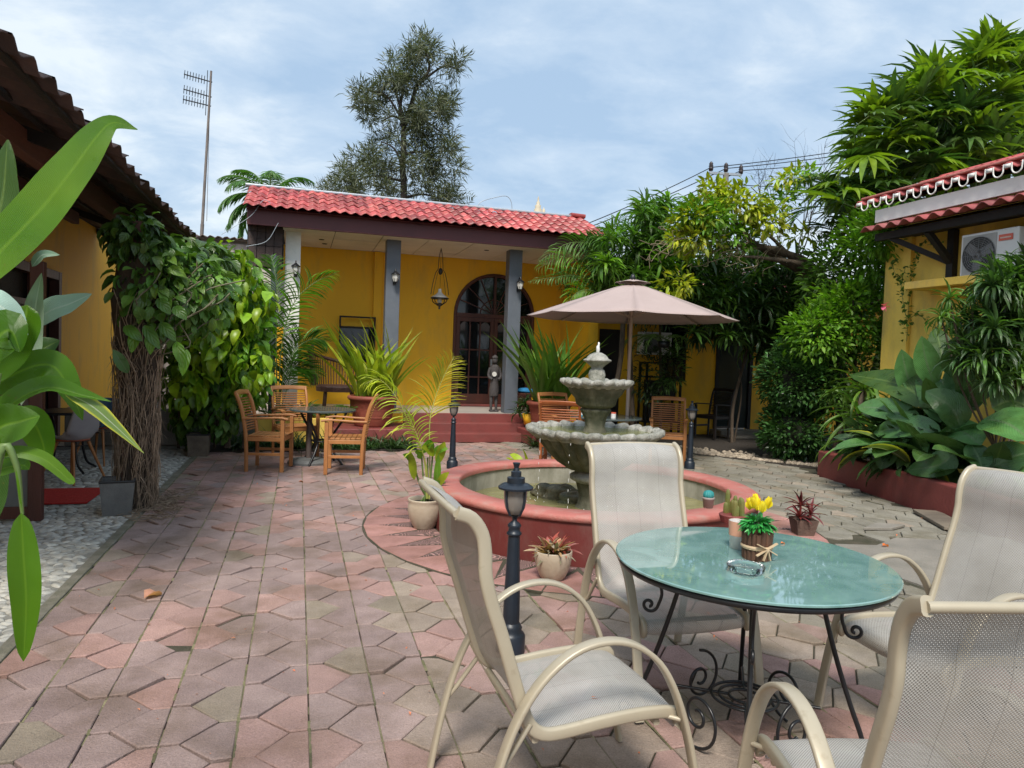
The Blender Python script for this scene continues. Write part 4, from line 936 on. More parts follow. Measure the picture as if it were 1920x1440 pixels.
b=MB(); b.polys([(7.62,-1,3.42),(7.62,8.15,3.42),(8.2,8.15,3.55),(8.2,-1,3.55)],[(0,1,2,3),(3,2,1,0)]); b.polys([(7.6,-1,3.76),(7.6,8.4,3.76),(11,8.4,5.0),(11,-1,5.0)],[(0,1,2,3),(3,2,1,0)]); rpart('roof_boards', b, m_maroon)
bt = rooftile(.22,.40,.065,.014).mesh('roof_tile', True); bt.materials.append(m_rooftile)
for i in range(38):
    y_=8.2-i*.22
    M = Matrix.Translation(Vector((7.46-8.2, y_-5, 3.40))) @ Matrix.Rotation(-PI/2,4,'Z') @ Matrix.Rotation(.25,4,'X'); o=inst('roof_tile', bt, rb, M); f=random.uniform(.75,1.2); o.color=(f,f*1.3,f*1.35,1)
    for r_ in range(5):
        M = Matrix.Translation(Vector((7.52-8.2+r_*.36, y_-5+.2, 3.79+r_*.131))) @ Matrix.Rotation(-PI/2,4,'Z') @ Matrix.Rotation(.35,4,'X'); o=inst('roof_tile', bt, rb, M); f=random.uniform(.9,1.35); o.color=(f*1.15,f*1.3,f*1.3,1)
rm=MB(); rm.tube([(0,-.062,.06),(0,-.062,.0)]+[(0,.062*math.cos(a),.062*math.sin(a)*1.1) for a in np.linspace(PI,2*PI,9)]+[(0,.062,.06)],.009,6); rm.box((-.010,.072,.012),(.010,.148,.055)); rme=rm.mesh('mortar_ring',True); rme.materials.append(m_white)
for i in range(37):
    o=inst('mortar_ring', rme, rb, Matrix.Translation(Vector((7.505-8.2, 8.2-i*.22-5, 3.79+random.gauss(0,.004)))))
b=MB(); b.sweep([(7.58,-1,3.90),(7.58,8.3,3.90)],(1,0,0),.10,.03); rpart('roof_trim', b, m_poolrim)
t = ac_unit(7.80,6.53,2.66,-PI/2,'white air conditioner with red label on the bright yellow wall',.74,.54,.32)
b=MB(); b.box((.13,-.010,.40),(.30,-.004,.47)); obj('label', b, m_redlabel, t); b=MB(); b.box((.15,-.0125,.425),(.28,-.0105,.44)); obj('label_print', b, MAT('label_white',(.8,.6,.5),scale=2,rough=.5), t)
b=MB(); b.box((7.95,5.80,2.72),(8.19,6.05,3.15)); tag(obj('junction_box', b, m_plasticw, bevel=.01),'grey white junction box on the wall behind the bright air conditioner','box')

# garden wall
b=MB(); p0=np.array([6.20,4.55]); p1=np.array([7.02,8.30]); dr=_u(p1-p0); nr=np.array([dr[1],-dr[0]])
def gw(a,b_): return [tuple(a),tuple(b_),tuple(b_+nr*.16),tuple(a+nr*.16)]
gp_=[np.array((4.95,.3)),p0,p1]; b.prism([tuple(q) for q in gp_]+[tuple(q+np.array([.17,-.03])) for q in gp_[::-1]],-.05,.35)
gwall=tag(obj('garden_wall', b, m_stepred, bevel=.02), 'low red painted garden wall holding the big leaf plants', 'wall')
b=MB(); c=G(1765,980); M=(np.array(Matrix.Rotation(math.radians(62),3,'Z')), np.array([c[0],c[1],0])); b.box((-.42,-.13,.012),(.42,.13,.045),M=M); 
t=tag(obj('wooden_board', b, m_wood_old, bevel=.006),'old grey board lying on the paving beside the red garden wall','board')
b=MB(); c=G(1650,990); v=[(c[0]-.25,c[1]-.06),(c[0]+.02,c[1]-.12),(c[0]+.28,c[1]-.02),(c[0]+.05,c[1]+.10)]; b.prism(v,.003,.03); tag(obj('broken_slab', b, m_concrete, bevel=.006),'lifted broken paving slab in front of the red garden wall','slab')

# ================================================================== POOL AND FOUNTAIN
PX0, PY0 = PC
pool = thing('pool_basin', 'round red walled pool basin with a faded pink rim under the fountain', 'pool', (PX0,PY0,0))
b=MB(); b.lathe([(PR,0.0),(PR,.325)],72); obj('wall', b, m_poolred, pool, True)
b=MB(); b.lathe([(1.24,.02),(1.24,.325)],72); me=b; 
for f in me.F: f[:] = f[:, ::-1]
obj('inner_wall', b, m_cement, pool, True)
b=MB(); b.lathe([(1.225,.327),(1.222,.36),(1.235,.378),(1.45,.380),(1.468,.365),(1.468,.329),(1.45,.327)],72); obj('rim', b, m_poolrim, pool, True)
b=MB(); b.lathe([(0.0,.02),(1.239,.02)],48); obj('basin_floor', b, m_cement, pool)
b=MB(); b.lathe([(0.0,.15),(1.2385,.15)],64); tag(obj('water', b, m_water, loc=(PX0,PY0,0)), kind='structure')
fo = thing('fountain', 'weathered grey-green stone fountain with two scalloped bowls and a domed top', 'fountain', (PX0,PY0,0))
def flute(n, amp, i0=0, i1=99):
    return lambda r,z,a,i: ((r*(1+amp*(abs(math.sin(n*a/2))-.6)) if i0<=i<=i1 else r), z)
b=MB(); b.lathe([(.0,.02),(.20,.02),(.20,.10),(.17,.13),(.13,.18),(.12,.26),(.14,.34),(.155,.38)],48,mod=flute(10,.10,2,6)); obj('pedestal', b, m_stone, fo, True)
b=MB(); b.lathe([(.155,.38),(.21,.41),(.215,.445),(.17,.47),(.15,.49)],40); obj('collar', b, m_stonelight, fo, True)
b=MB(); b.lathe([(.15,.485),(.22,.50),(.33,.57),(.43,.67),(.50,.76),(.53,.80)],144,mod=flute(24,.10,1,5)); obj('lower_bowl', b, m_stone, fo, True)
b=MB(); b.lathe([(.52,.785),(.565,.80),(.605,.83),(.60,.862),(.575,.875),(.55,.862),(.535,.83),(.50,.80),(.0,.79)],192,mod=lambda r,z,a,i:(r*(1+(.12*(abs(math.sin(12*a))-.5) if i<=5 else 0)), z+(.022*abs(math.sin(12*a)) if 1<=i<=4 else 0))); obj('lower_rim', b, m_stonelight, fo, True)
b=MB(); b.lathe([(0,.842),(.545,.842)],48); obj('lower_water', b, m_bowlwater, fo)
b=MB(); b.lathe([(.11,.79),(.105,.86),(.085,.90),(.10,.98),(.13,1.03),(.14,1.05),(.12,1.065)],40,mod=flute(8,.12,2,5)); obj('stem', b, m_stone, fo, True)
b=MB(); b.lathe([(.11,1.06),(.15,1.075),(.18,1.10),(.19,1.15),(.235,1.20),(.265,1.255)],120,mod=flute(16,.05,1,5)); obj('upper_bowl', b, m_stone, fo, True)
b=MB(); b.lathe([(.25,1.245),(.30,1.262),(.325,1.285),(.318,1.31),(.285,1.318),(.255,1.305),(.24,1.28),(0,1.27)],160,mod=lambda r,z,a,i:(r*(1+(.12*(abs(math.sin(9*a))-.5) if i<=5 else 0)), z+(.016*abs(math.sin(9*a)) if 1<=i<=4 else 0))); obj('upper_rim', b, m_stonelight, fo, True)
b=MB(); b.lathe([(0,1.295),(.25,1.295)],32); obj('upper_water', b, m_bowlwater, fo)
b=MB(); b.lathe([(.065,1.27),(.07,1.33),(.078,1.37),(.068,1.41),(.05,1.425),(.055,1.44),(.075,1.46),(.115,1.49),(.128,1.497),(.125,1.508),(.10,1.518),(.09,1.535),(.07,1.555),(.035,1.572),(.0,1.577)],48,mod=flute(12,.06,0,12)); obj('finial', b, m_stonelight, fo, True)
b=MB(); b.blob((0,0,1.60),(.016,.016,.045),8,6,.3,seed=1); b.blob((.006,0,1.65),(.010,.010,.02),7,5,.2,seed=4); obj('water_spout', b, m_foam, fo, True)
b=MB(); rg=np.random.default_rng(3)
for a in (-2.3,-1.95,-1.62,-1.25,-2.8,-.7):
    x,y=.64*math.cos(a),.64*math.sin(a); z=.79
    while z>.17: b.blob((x+rg.normal(0,.003),y,z),(.0028,.0028,rg.uniform(.006,.03)),5,4,0); z-=rg.uniform(.02,.11)
for q in range(70): 
    a=rg.uniform(0,6.28); r_=rg.uniform(.35,.75); b.blob((r_*math.cos(a),r_*math.sin(a),.15+abs(rg.normal(0,.07))),(.004,.004,.005),5,4,0)
tag(obj('water_drops', b, m_foam, fo, True), kind='stuff')
b=MB(); 
for q,(x,y,z,r_) in enumerate(((-.42,-.36,.18,(.20,.12,.11)),(-.20,-.52,.16,(.17,.10,.085)),(-.60,-.22,.15,(.15,.10,.08)))):
    cr_=G([1048,1078,1022][q],[928,938,925][q],.17); m=MB(); m.blob((cr_[0],cr_[1],.17),r_,16,11,.22,seed=q+3); tag(obj('rock', m, m_rock, smooth=True), ['mossy rock in the pool, the biggest and middle one','wet dark rock in the pool nearest the fountain stem','low flat rock in the pool, leftmost of the three'][q],'rock','rocks in the fountain pool')

# ================================================================== GARDEN LAMPS
def garden_lamp(x, y, label):
    t = thing('garden_lamp', label, 'lamp', (x,y,0), group='black garden lamps round the fountain')
    b=MB(); b.lathe([(.075,0),(.075,.09),(.068,.10),(.055,.115),(.058,.13),(.05,.145),(.042,.155)],20); obj('base', b, m_lampblack, t, True)
    b=MB(); b.lathe([(.042,.15),(.040,.3),(.034,.45),(.029,.60)],24,mod=lambda r,z,a,i:(r*(1+.05*math.sin(10*a)),z)); obj('post', b, m_lampblack, t, True)
    b=MB(); b.lathe([(.029,.60),(.038,.605),(.038,.615),(.030,.62),(.030,.64),(.036,.65),(.030,.66),(.012,.675),(.014,.69),(.03,.705)],20); obj('collar', b, m_lampblack, t, True)
    b=MB(); b.lathe([(.0,.70),(.035,.71),(.050,.74),(.058,.78),(.060,.835)],20); obj('glass', b, m_lampsmoke, t, True)
    b=MB()
    for k in range(4): a=PI/2*k+.5; b.tube([(r_*math.cos(a),r_*math.sin(a),z) for r_,z in ((.034,.705),(.054,.74),(.063,.78),(.066,.84))],.006,6)
    obj('cage', b, m_lampblack, t, True)
    b=MB(); b.lathe([(.058,.836),(.088,.838),(.090,.848),(.07,.862),(.045,.868),(.045,.895),(.030,.898),(.026,.90),(.026,.925),(.016,.93),(.012,.945),(.020,.97),(.0,.972)],24); obj('cap', b, m_lampblack, t, False)
    return t
l0=G(956,1222); garden_lamp(l0[0],l0[1],'black garden lamp with smoky glass nearest the glass table')
garden_lamp(1.99,9.24,'black garden lamp in front of the red veranda steps')
garden_lamp(5.40,8.98,'black garden lamp beside the single teak chair to the right of the fountain')

# ================================================================== GLASS TABLE AND SLING CHAIRS
TC = (1.76, 2.43)
t = thing('glass_table', 'round teal glass table on a black scrolled wrought iron base', 'table', (TC[0],TC[1],0), math.radians(12))
b=MB(); b.lathe([(0,.716),(.530,.716),(.538,.7185),(.538,.7245),(.534,.7275),(0,.728)],96); obj('glass_top', b, m_tglass, t, False)
b=MB(); b.lathe([(.500,.692),(.526,.692),(.531,.703),(.526,.714),(.500,.714),(.500,.692)],96); obj('rim', b, m_black, t, True)
def spiral(c, r0, r1, turns, a0, u, v, n=60):
    c,u,v=np.array(c,float),_u(u),_u(v); o=[]
    for i in range(n+1): f=i/n; a=a0+turns*2*PI*f; r_=r0*(r1/r0)**f; o.append(c+r_*(math.cos(a)*u+math.sin(a)*v))
    return np.array(o)
for k in range(4):
    a=PI/4+k*PI/2; u=np.array([math.cos(a),math.sin(a),0]); z=np.array([0,0,1.])
    b=MB(); b.tube(crom([u*.25+z*.70,u*.28+z*.56,u*.33+z*.38,u*.39+z*.20,u*.435+z*.08,u*.45+z*.008],6),.0095,8); obj('leg', b, m_black, t, True)
    b=MB(); b.tube(np.vstack([crom([u*.44+z*.70,u*.385+z*.64,u*.345+z*.55,u*.36+z*.48],6)[:-1], spiral(u*.395+z*.49,.036,.009,1.2,PI+.2,u,z,26)]),.007,7); obj('scroll', b, m_black, t, True)
    v=np.array([-math.sin(a),math.cos(a),0])
    b=MB(); m_=_u(u+v)*.25; dd=_u(u-v); b.tube(spiral(m_+z*.135,.125,.022,-1.6,-1.5 if k%2 else PI-1.5,dd,z,56),.0065,7); obj('floor_scroll', b, m_black, t, True)
    b=MB(); b.tube(np.vstack([[u*.44+z*.012], spiral(u*.475+z*.045,.036,.010,1.1,-1.6,u,z,22)]),.007,6); obj('foot_scroll', b, m_black, t, True)
b=MB()
for r_ in (.25,): b.tube([(r_*math.cos(a),r_*math.sin(a),.694) for a in np.linspace(0,2*PI,49)],.007,6,cap=False); obj('top_ring', b, m_black, t, True); b=MB()
for r_ in (.13,.10,.06): b.tube([(r_*math.cos(a),r_*math.sin(a),.165) for a in np.linspace(0,2*PI,41)],.006,6,cap=False)
for k in range(4): a=PI/4+k*PI/2; b.tube([(.06*math.cos(a),.06*math.sin(a),.165),(.285*math.cos(a),.285*math.sin(a),.165)],.006,6)
obj('centre_rings', b, m_black, t, True)

PROF = [(.285,.330),(.300,.350),(.292,.378),(.25,.392),(.15,.396),(.02,.388),(-.10,.375),(-.17,.378),(-.215,.415),(-.245,.49),(-.275,.58),(-.310,.69),(-.345,.79),(-.365,.87),(-.368,.93),(-.380,.99),(-.412,1.035),(-.455,1.052)]
ARM = [(-.385,.0),(-.355,.16),(-.315,.32),(-.265,.45),(-.195,.555),(-.10,.630),(.0,.655),(.10,.638),(.19,.575),(.255,.47),(.305,.33),(.345,.17),(.375,.0)]
def make_sling():
    t = thing('patio_chair', 'x', 'chair')
    pr = crom([(x,0,z) for x,z in PROF],3); 
    d=np.concatenate([[0],np.cumsum(np.linalg.norm(np.diff(pr,axis=0),axis=1))]); hw=.238; n=len(pr); na_=10
    V=[];F=[];U=[]
    us=np.linspace(-1,1,na_+1)
    tn=np.gradient(pr,axis=0); 
    for i in range(n):
        nn=_u(np.cross([0,1,0],tn[i])); 
        for u_ in us: V.append(pr[i]+np.array([0,u_*hw,0])-nn*(-.012)*(1-u_*u_))
    m=na_+1
    for i in range(n-1):
        for j in range(na_): F.append((i*m+j,(i+1)*m+j,(i+1)*m+j+1,i*m+j+1)); U.append([(us[j]*hw+.5,d[i]),(us[j]*hw+.5,d[i+1]),(us[j+1]*hw+.5,d[i+1]),(us[j+1]*hw+.5,d[i])])
    b=MB(); b.add(V,F,uv=U); o=obj('sling_seat', b, m_sling, t, True)
    for s_ in (-1,1):
        b=MB(); b.sweep(pr[1:]+np.array([0,s_*.250,0])-0.0, (0,1,0), .024, .040); obj('side_rail', b, m_frame, t, True)
        b=MB(); b.sweep(crom([(x,s_*.287,z) for x,z in ARM],4), (0,1,0), .042, .017); obj('arm_frame', b, m_frame, t, True)
        b=MB(); b.tube([(.255,s_*.255,.378),(.285,s_*.280,.376)],.008,8); obj('bolt', b, m_frame, t, True)
    for x,z in ((-.19,.37),(.22,.370)):
        b=MB(); b.sweep([(x,-.245,z-.012),(x,.245,z-.012)],(1,0,0),.022,.018); obj('cross_bar', b, m_frame, t, True)
    b=MB(); b.tube(crom([(-.456,-.250,1.050),(-.464,-.12,1.055),(-.466,0,1.057),(-.464,.12,1.055),(-.456,.250,1.050)],5),.012,8); obj('top_bar', b, m_frame, t, True)
    b=MB(); b.sweep([(-.215,-.26,.42),(-.30,-.27,.30),(-.335,-.285,.25)],(0,1,0),.018,.014); obj('brace', b, m_frame, t, True); b=MB(); b.sweep([(-.215,.26,.42),(-.30,.27,.30),(-.335,.285,.25)],(0,1,0),.018,.014); obj('brace', b, m_frame, t, True)
    return t
ch0 = make_sling()
SL = [((.885,2.215),2,'cream sling chair left of the glass table with dry petals on its seat'),
      ((1.695,2.985),-92,'cream sling chair between the glass table and the fountain pool'),
      ((2.63,2.30),183,'cream sling chair right of the glass table, partly behind the nearest chair'),
      ((1.515,1.425),75,'cream sling chair nearest the camera, seen from behind at bottom right')]
for i,((x,y),a,lb_) in enumerate(SL):
    o = ch0 if i==0 else copy_tree(ch0)
    o.location=(x,y,.004); o.rotation_euler=(0,0,math.radians(a)); tag(o, lb_, 'chair', 'cream sling chairs round the glass table')
# petals on the chair seat
def small_leaf(name, p, L_, W_, rz, mat, label, cat, rx=.0, group=None, droop=1.0):
    V,F,U=leaf_t(W=W_/L_, k=4, droop=droop, fold=.4); b=MB(); b.add(V*L_,F,uv=U); o=obj(name,b,mat,smooth=True,loc=tuple(p)); o.rotation_euler=(rx,-.25,rz); return tag(o,label,cat,group)
small_leaf('fallen_petal',(.93,2.10,.398),.055,.016,.2-.5,m_orange,'curved orange petal lying on the left sling chair seat','petal')
for k,(dx_,dy_) in enumerate(((.08,.10),(.10,.03),(.14,.05))): small_leaf('leaf_scrap',(.95+dx_,2.10+dy_,.399),.025,.008,k*1.3,m_dryleaf,['tiny brown leaf scrap on the left sling chair seat, farthest of three','tiny brown leaf scrap on the left sling chair seat, nearest the petal','tiny brown leaf scrap on the left sling chair seat, rightmost of three'][k],'leaf scrap',group='leaf scraps on the chair seat')
p=G(270,1128); small_leaf('fallen_leaf',(p[0],p[1],.02),.13,.08,.9,LEAF('pale_dry_leaf',(.60,.30,.20),rough=.6),'curled pale pink dry leaf on the red pavers at the left','leaf')
p=G(838,1300); small_leaf('fallen_petal',(p[0],p[1],.012),.03,.012,.9,m_orange,'small orange petal on the paving behind the left sling chair','petal')
p=G(1655,1026); small_leaf('fallen_petal',(p[0],p[1],.012),.07,.04,.1,m_orange,'orange petal on the cement patch behind the glass table','petal')
p=G(1464,1019,.73); small_leaf('fallen_petal',(p[0],p[1],.731),.025,.012,.1,m_orange,'tiny orange petal near the back edge of the glass table top','petal')
for k,(x,y) in enumerate(((340,1258),(1010,1268),(655,1150))):
    p=G(x,y); mb=MB(); rosette(mb,(p[0],p[1],.0),9,.045,.012,.1,1.2,.8,seed=k); 
    if k==1: tag(obj('weed',mb,m_lf_mid,smooth=True),'small green weed growing in a paving joint beside the left sling chair','weed')
p=G(560,905); small_leaf('fallen_leaf',(p[0],p[1],.01),.06,.03,.3,m_dryleaf,'small dry leaf on the paving in front of the left teak chairs','leaf')

# vase, ashtray, tissue pot on the table
vx,vy=G(1418,1046,.729)[:2]
t = thing('flower_pot', 'yellow artificial flowers in a brown stick bundle pot with raffia bow on the glass table', 'flowers', (vx,vy,.7285)); t.scale=(1.28,)*3
b=MB(); rg=np.random.default_rng(9)
for k in range(18):
    a=2*PI*k/18; b.tube([(.036*math.cos(a),.036*math.sin(a),0),(.040*math.cos(a),.040*math.sin(a),.082+rg.uniform(0,.012))],.0085,6)
b.lathe([(0,.0),(.034,0),(.034,.07),(0,.07)],16); obj('stick_pot', b, m_burlap, t, True)
b=MB(); b.lathe([(.048,.034),(.050,.040),(.048,.046)],24)
for s_ in (-1,1):
    b.beam((0,-.051,.041),(s_*.035,-.052,.058),.003,.010,up=(0,1,0)); b.beam((0,-.052,.041),(s_*.036,-.050,.022),.003,.009,up=(0,1,0)); b.beam((0,-.053,.041),(s_*.012,-.052,.006),.003,.008,up=(0,1,0))
obj('bow', b, m_ribbon, t)
b=MB(); T=leaf_t(W=.30,k=3,droop=.9,fold=.2,shape='lance'); n=170; d=rdir(n,rg); d[:,2]=np.abs(d[:,2])*.7-.1
scatter(b,T,np.array([0,0,.105])+d*np.array([.022,.022,.018]),d,rg.uniform(.035,.050,n),rg.normal(0,.4,n),tints(n,.6,1.5,.2,rg)); obj('foliage', b, m_lf_plastic, t, True)
for k in range(6):
    a=k*1.05+.3; c=np.array([.027*math.cos(a)*(1 if k else 0),.027*math.sin(a),.148+.01*(k%2)]); b=MB(); T=leaf_t(W=.65,k=4,droop=-.75,fold=.35,shape='ovate')
    az=np.arange(6)*PI/3; d=np.stack([np.cos(az)*.55+.25*math.cos(a),np.sin(az)*.55+.25*math.sin(a),np.ones(6)],1); scatter(b,T,np.tile(c,(6,1)),d,.042,np.zeros(6),tints(6,.9,1.1,.05,rg)); obj('flower', b, m_yellowpetal, t, True)
p=G(1398,1072,.729)
t=thing('ashtray','round clear cut-glass ashtray on the teal glass table','ashtray',(p[0],p[1],.7285)); b=MB()
b.lathe([(.0,.0),(.058,.0),(.066,.010),(.069,.026),(.064,.030),(.055,.026),(.050,.010),(0,.008)],72,mod=lambda r,z,a,i:(r*(1+(.025*math.sin(24*a) if i in(2,3,4) else 0)),z)); obj('dish', b, m_clear, t, True)
p=G(1400,1030,.729); t=thing('paper_pot','white and peach paper cup standing behind the yellow flowers on the glass table','cup',(p[0]-.02,p[1]+.03,.729)); b=MB(); b.lathe([(0,0),(.036,0),(.043,.115)],20); obj('cup', b, MAT('white_paper',(.70,.68,.66),scale=3,rough=.6), t, True); b=MB(); b.lathe([(.0415,.055),(.0445,.116)],20); obj('peach_band', b, MAT('peach_paper',(.70,.36,.24),scale=3,rough=.6), t, True)

# ================================================================== TEAK CHAIRS AND ROUND TABLES
def make_teak(mat):
    t = thing('teak_armchair','x','chair'); hw=.245
    def q(nm, f, bv=.004): b=MB(); f(b); return obj(nm, b, mat, t, bevel=bv)
    for s_ in (-1,1):
        q('leg', lambda b: b.box((.20,s_*hw-.022,0),(.245,s_*hw+.022,.645)))
        b=MB(); b.sweep(crom([(-.20,s_*hw,0),(-.205,s_*hw,.25),(-.215,s_*hw,.45),(-.245,s_*hw,.65),(-.285,s_*hw,.82),(-.345,s_*hw,.955)],4),(0,1,0),.034,.045); obj('back_post', b, mat, t, True)
        b=MB(); b.sweep(crom([(-.255,s_*hw,.648),(-.12,s_*(hw+.005),.652),(.08,s_*(hw+.008),.663),(.20,s_*(hw+.008),.665),(.285,s_*(hw+.005),.650)],4),(0,1,0),.058,.024); obj('arm', b, mat, t, True)
        q('side_rail', lambda b: b.box((-.19,s_*hw-.012,.375),(.20,s_*hw+.012,.425))); q('stretcher', lambda b: b.box((-.185,s_*hw-.010,.20),(.20,s_*hw+.010,.235)))
    q('front_rail', lambda b: b.box((.212,-hw+.022,.375),(.236,hw-.022,.425))); q('rear_rail', lambda b: b.box((-.225,-hw+.018,.375),(-.203,hw-.018,.425)))
    for k in range(7):
        x=-.185+k*.062; q('seat_slat', lambda b: b.box((x,-hw+.0,.427+.006*abs(k-3)/3),(x+.055,hw,.441+.006*abs(k-3)/3)), .002)
    for k in range(13):
        f=k/12; z=.485+f*.385; x=-.222-(.012+.105*f**1.6); b=MB(); b.sweep(crom([(x,-hw+.012,z),(x-.022,0,z),(x,hw-.012,z)],5),(0,0,1),.017,.013); obj('back_slat', b, mat, t, True)
    b=MB(); b.sweep(crom([(-.335,-hw-.012,.945),(-.360,0,.955),(-.335,hw+.012,.945)],6),(-.45,0,1),.062,.022); obj('top_rail', b, mat, t, True)
    return t
tk=make_teak(m_teak); tr_=make_teak(m_teakred); tb=make_teak(MAT('black_stained_wood',(.02,.014,.012),scale=4,rough=.5))
a0=G(458,885); 
TK=[(tk,(-.33,9.35),-12,'teak slatted armchair at the left of the dark round table, facing right','teak armchairs round the left table'),
    (None,(-.02,10.45),-72,'teak slatted armchair behind the left dark round table, facing the camera','teak armchairs round the left table'),
    (None,(.60,9.08),172,'teak slatted armchair at the right of the left dark round table, seen from its side','teak armchairs round the left table'),
    (tr_,(3.30,8.62),62,'reddish teak armchair seen from behind between the pot and the fountain bowl','armchairs round the umbrella table'),
    (None,(3.85,10.1),-82,'teak slatted armchair behind the umbrella table, half hidden by the fountain','armchairs round the umbrella table'),
    (None,(5.35,9.55),-118,'teak slatted armchair to the right of the fountain, facing the camera','armchairs round the umbrella table')]
for i,(src,(x,y),a,lb_,gr) in enumerate(TK):
    o = src if src is not None else copy_tree(tk); o.location=(x,y,.0); o.rotation_euler=(0,0,math.radians(a)); tag(o,lb_,'chair',gr)
tb.location=(8.05,12.6,.04); tb.rotation_euler=(0,0,math.radians(200)); tag(tb,'black wooden slatted chair in the shade against the annex wall','chair')
def round_table(x, y, r, h, label, base=True):
    t=thing('round_table',label,'table',(x,y,0)); b=MB(); b.lathe([(0,h-.03),(r-.03,h-.03),(r,h-.022),(r,h-.004),(r-.008,h),(0,h)],56); obj('table_top', b, MAT('dark_green_glass_top',(.09,.115,.115),(.07,.09,.09),scale=2,rough=.12), t)
    for k in range(4):
        a=PI/4+k*PI/2+.2; u=np.array([math.cos(a),math.sin(a),0]); z=np.array([0,0,1.])
        b=MB(); b.tube(crom([u*(r-.08)+z*(h-.03),u*(r-.14)+z*(h*.8),u*.12+z*(h*.45),u*.16+z*(h*.25),u*(r-.12)+z*.0],6),.016,8); obj('leg', b, m_black, t, True)
    b=MB(); b.tube([(.13*math.cos(a),.13*math.sin(a),h*.42) for a in np.linspace(0,2*PI,25)],.01,6,cap=False); obj('ring', b, m_black, t, True)
    return t
round_table(.33,9.75,.43,.73,'dark round garden table between the three teak chairs on the left')
t=thing('umbrella_base','round grey umbrella stand with a bare pole stub under the left round table','umbrella base',(.16,9.78,0)); b=MB(); b.lathe([(0,.0),(.27,.0),(.27,.03),(.23,.06),(.06,.075),(.0,.075)],28); obj('weight', b, m_potgrey, t); b=MB(); b.tube([(0,0,.07),(0,0,.68)],.035,12); obj('pole_stub', b, MAT('rust_grey_tube',(.12,.09,.08),scale=9,rough=.6), t, True)
round_table(4.28,9.45,.52,.70,'dark round garden table under the pink umbrella behind the fountain')
p=P(1088,782,9.3); t=thing('sanitizer_bottle','blue hand sanitizer bottle with white pump on the umbrella table','bottle',(p[0],9.3,.70)); b=MB(); b.lathe([(0,0),(.032,0),(.034,.01),(.034,.10),(.014,.125),(.014,.13),(0,.13)],14); obj('bottle', b, m_bottle, t, True); b=MB(); b.tube([(0,0,.13),(0,0,.17)],.007,8); b.beam((.01,0,.172),(-.04,0,.168),.014,.012); obj('pump', b, m_plasticw, t)
b=MB(); b.lathe([(.0348,.03),(.0348,.08)],14); obj('label_band', b, m_plasticw, t)
p=P(1150,786,9.2); t=thing('small_jar','small white jar with orange lid on the umbrella table','jar',(p[0],9.2,.70)); b=MB(); b.lathe([(0,0),(.035,0),(.035,.06),(0,.06)],14); obj('jar', b, m_plasticw, t); b=MB(); b.lathe([(.036,.06),(.036,.078),(0,.078)],14); obj('lid', b, m_redlabel, t)

# umbrella
ux,uy=4.70,9.62
t=thing('patio_umbrella','dusty pink patio umbrella on a pale pole behind the fountain','umbrella',(ux,uy,0),0)
b=MB(); b.tube([(0,0,0),(0,0,2.70)],.026,12); obj('pole', b, m_polewood, t, True)
b=MB(); b.lathe([(.035,2.70),(.045,2.715),(.035,2.76),(.02,2.79),(0,2.80)],12); obj('cap', b, m_black, t, True)
NS=8; UR=1.56; phase=math.radians(21)
for k in range(NS):
    a0_,a1_=phase+2*PI*k/NS, phase+2*PI*(k+1)/NS; b=MB(); V=[];F=[];nr_,nc=10,8
    for i in range(nr_+1):
        f=.10+.90*i/nr_
        for j in range(nc+1):
            g_=j/nc; pA=np.array([math.cos(a0_),math.sin(a0_)]); pB=np.array([math.cos(a1_),math.sin(a1_)]); q_=(pA*(1-g_)+pB*g_)*UR*f
            sag=.028*math.sin(PI*g_)*f*(1-.25*f)+.006*math.sin(14*f+6*g_)*math.sin(PI*g_); V.append((q_[0],q_[1],2.68-.53*f**1.02-sag))
    m=nc+1
    for i in range(nr_):
        for j in range(nc): F.append((i*m+j,(i+1)*m+j,(i+1)*m+j+1,i*m+j+1))
    b.add(V,F); o=obj('canopy_panel', b, m_canvas, t, True); md=o.modifiers.new('solid','SOLIDIFY'); md.thickness=.004
    b=MB(); V=[];F=[]
    for i,f in enumerate((.0,.09,.17)):
        for j in range(5):
            g_=j/4; pA=np.array([math.cos(a0_),math.sin(a0_)]); pB=np.array([math.cos(a1_),math.sin(a1_)]); q_=(pA*(1-g_)+pB*g_)*UR*f
            V.append((q_[0],q_[1],2.728-.40*f-.012*math.sin(PI*g_)*(-1 if i==2 else 1)))
    for i in range(2):
        for j in range(4): F.append((i*5+j,(i+1)*5+j,(i+1)*5+j+1,i*5+j+1))
    b.add(V,F); o=obj('vent_panel', b, m_canvas, t, True); o.modifiers.new('solid','SOLIDIFY').thickness=.003
    b=MB(); b.beam((.03*math.cos(a0_),.03*math.sin(a0_),2.66),(UR*.985*math.cos(a0_),UR*.985*math.sin(a0_),2.14),.014,.02); b.beam((.03*math.cos(a0_),.03*math.sin(a0_),2.16),(UR*.5*math.cos(a0_),UR*.5*math.sin(a0_),2.39),.012,.016); obj('rib', b, m_polewood, t)
b=MB(); b.lathe([(.24,0),(.24,.06),(.05,.10),(.05,.3),(.0,.3)],24); obj('base', b, m_potgrey, t)

# ================================================================== POTS
def pot_thing(name, label, cat, x, y, z, prof, mat, soil_r, soil_z, extra=None, square=False, rz=0, group=None):
    t=thing(name,label,cat,(x,y,z),rz,group)
    b=MB(); b.lathe(prof, 4 if square else 36); obj('pot', b, mat, t, not square)
    b=MB(); b.lathe([(0,soil_z),(soil_r,soil_z)],4 if square else 24); obj('soil', b, m_soil, t); return t
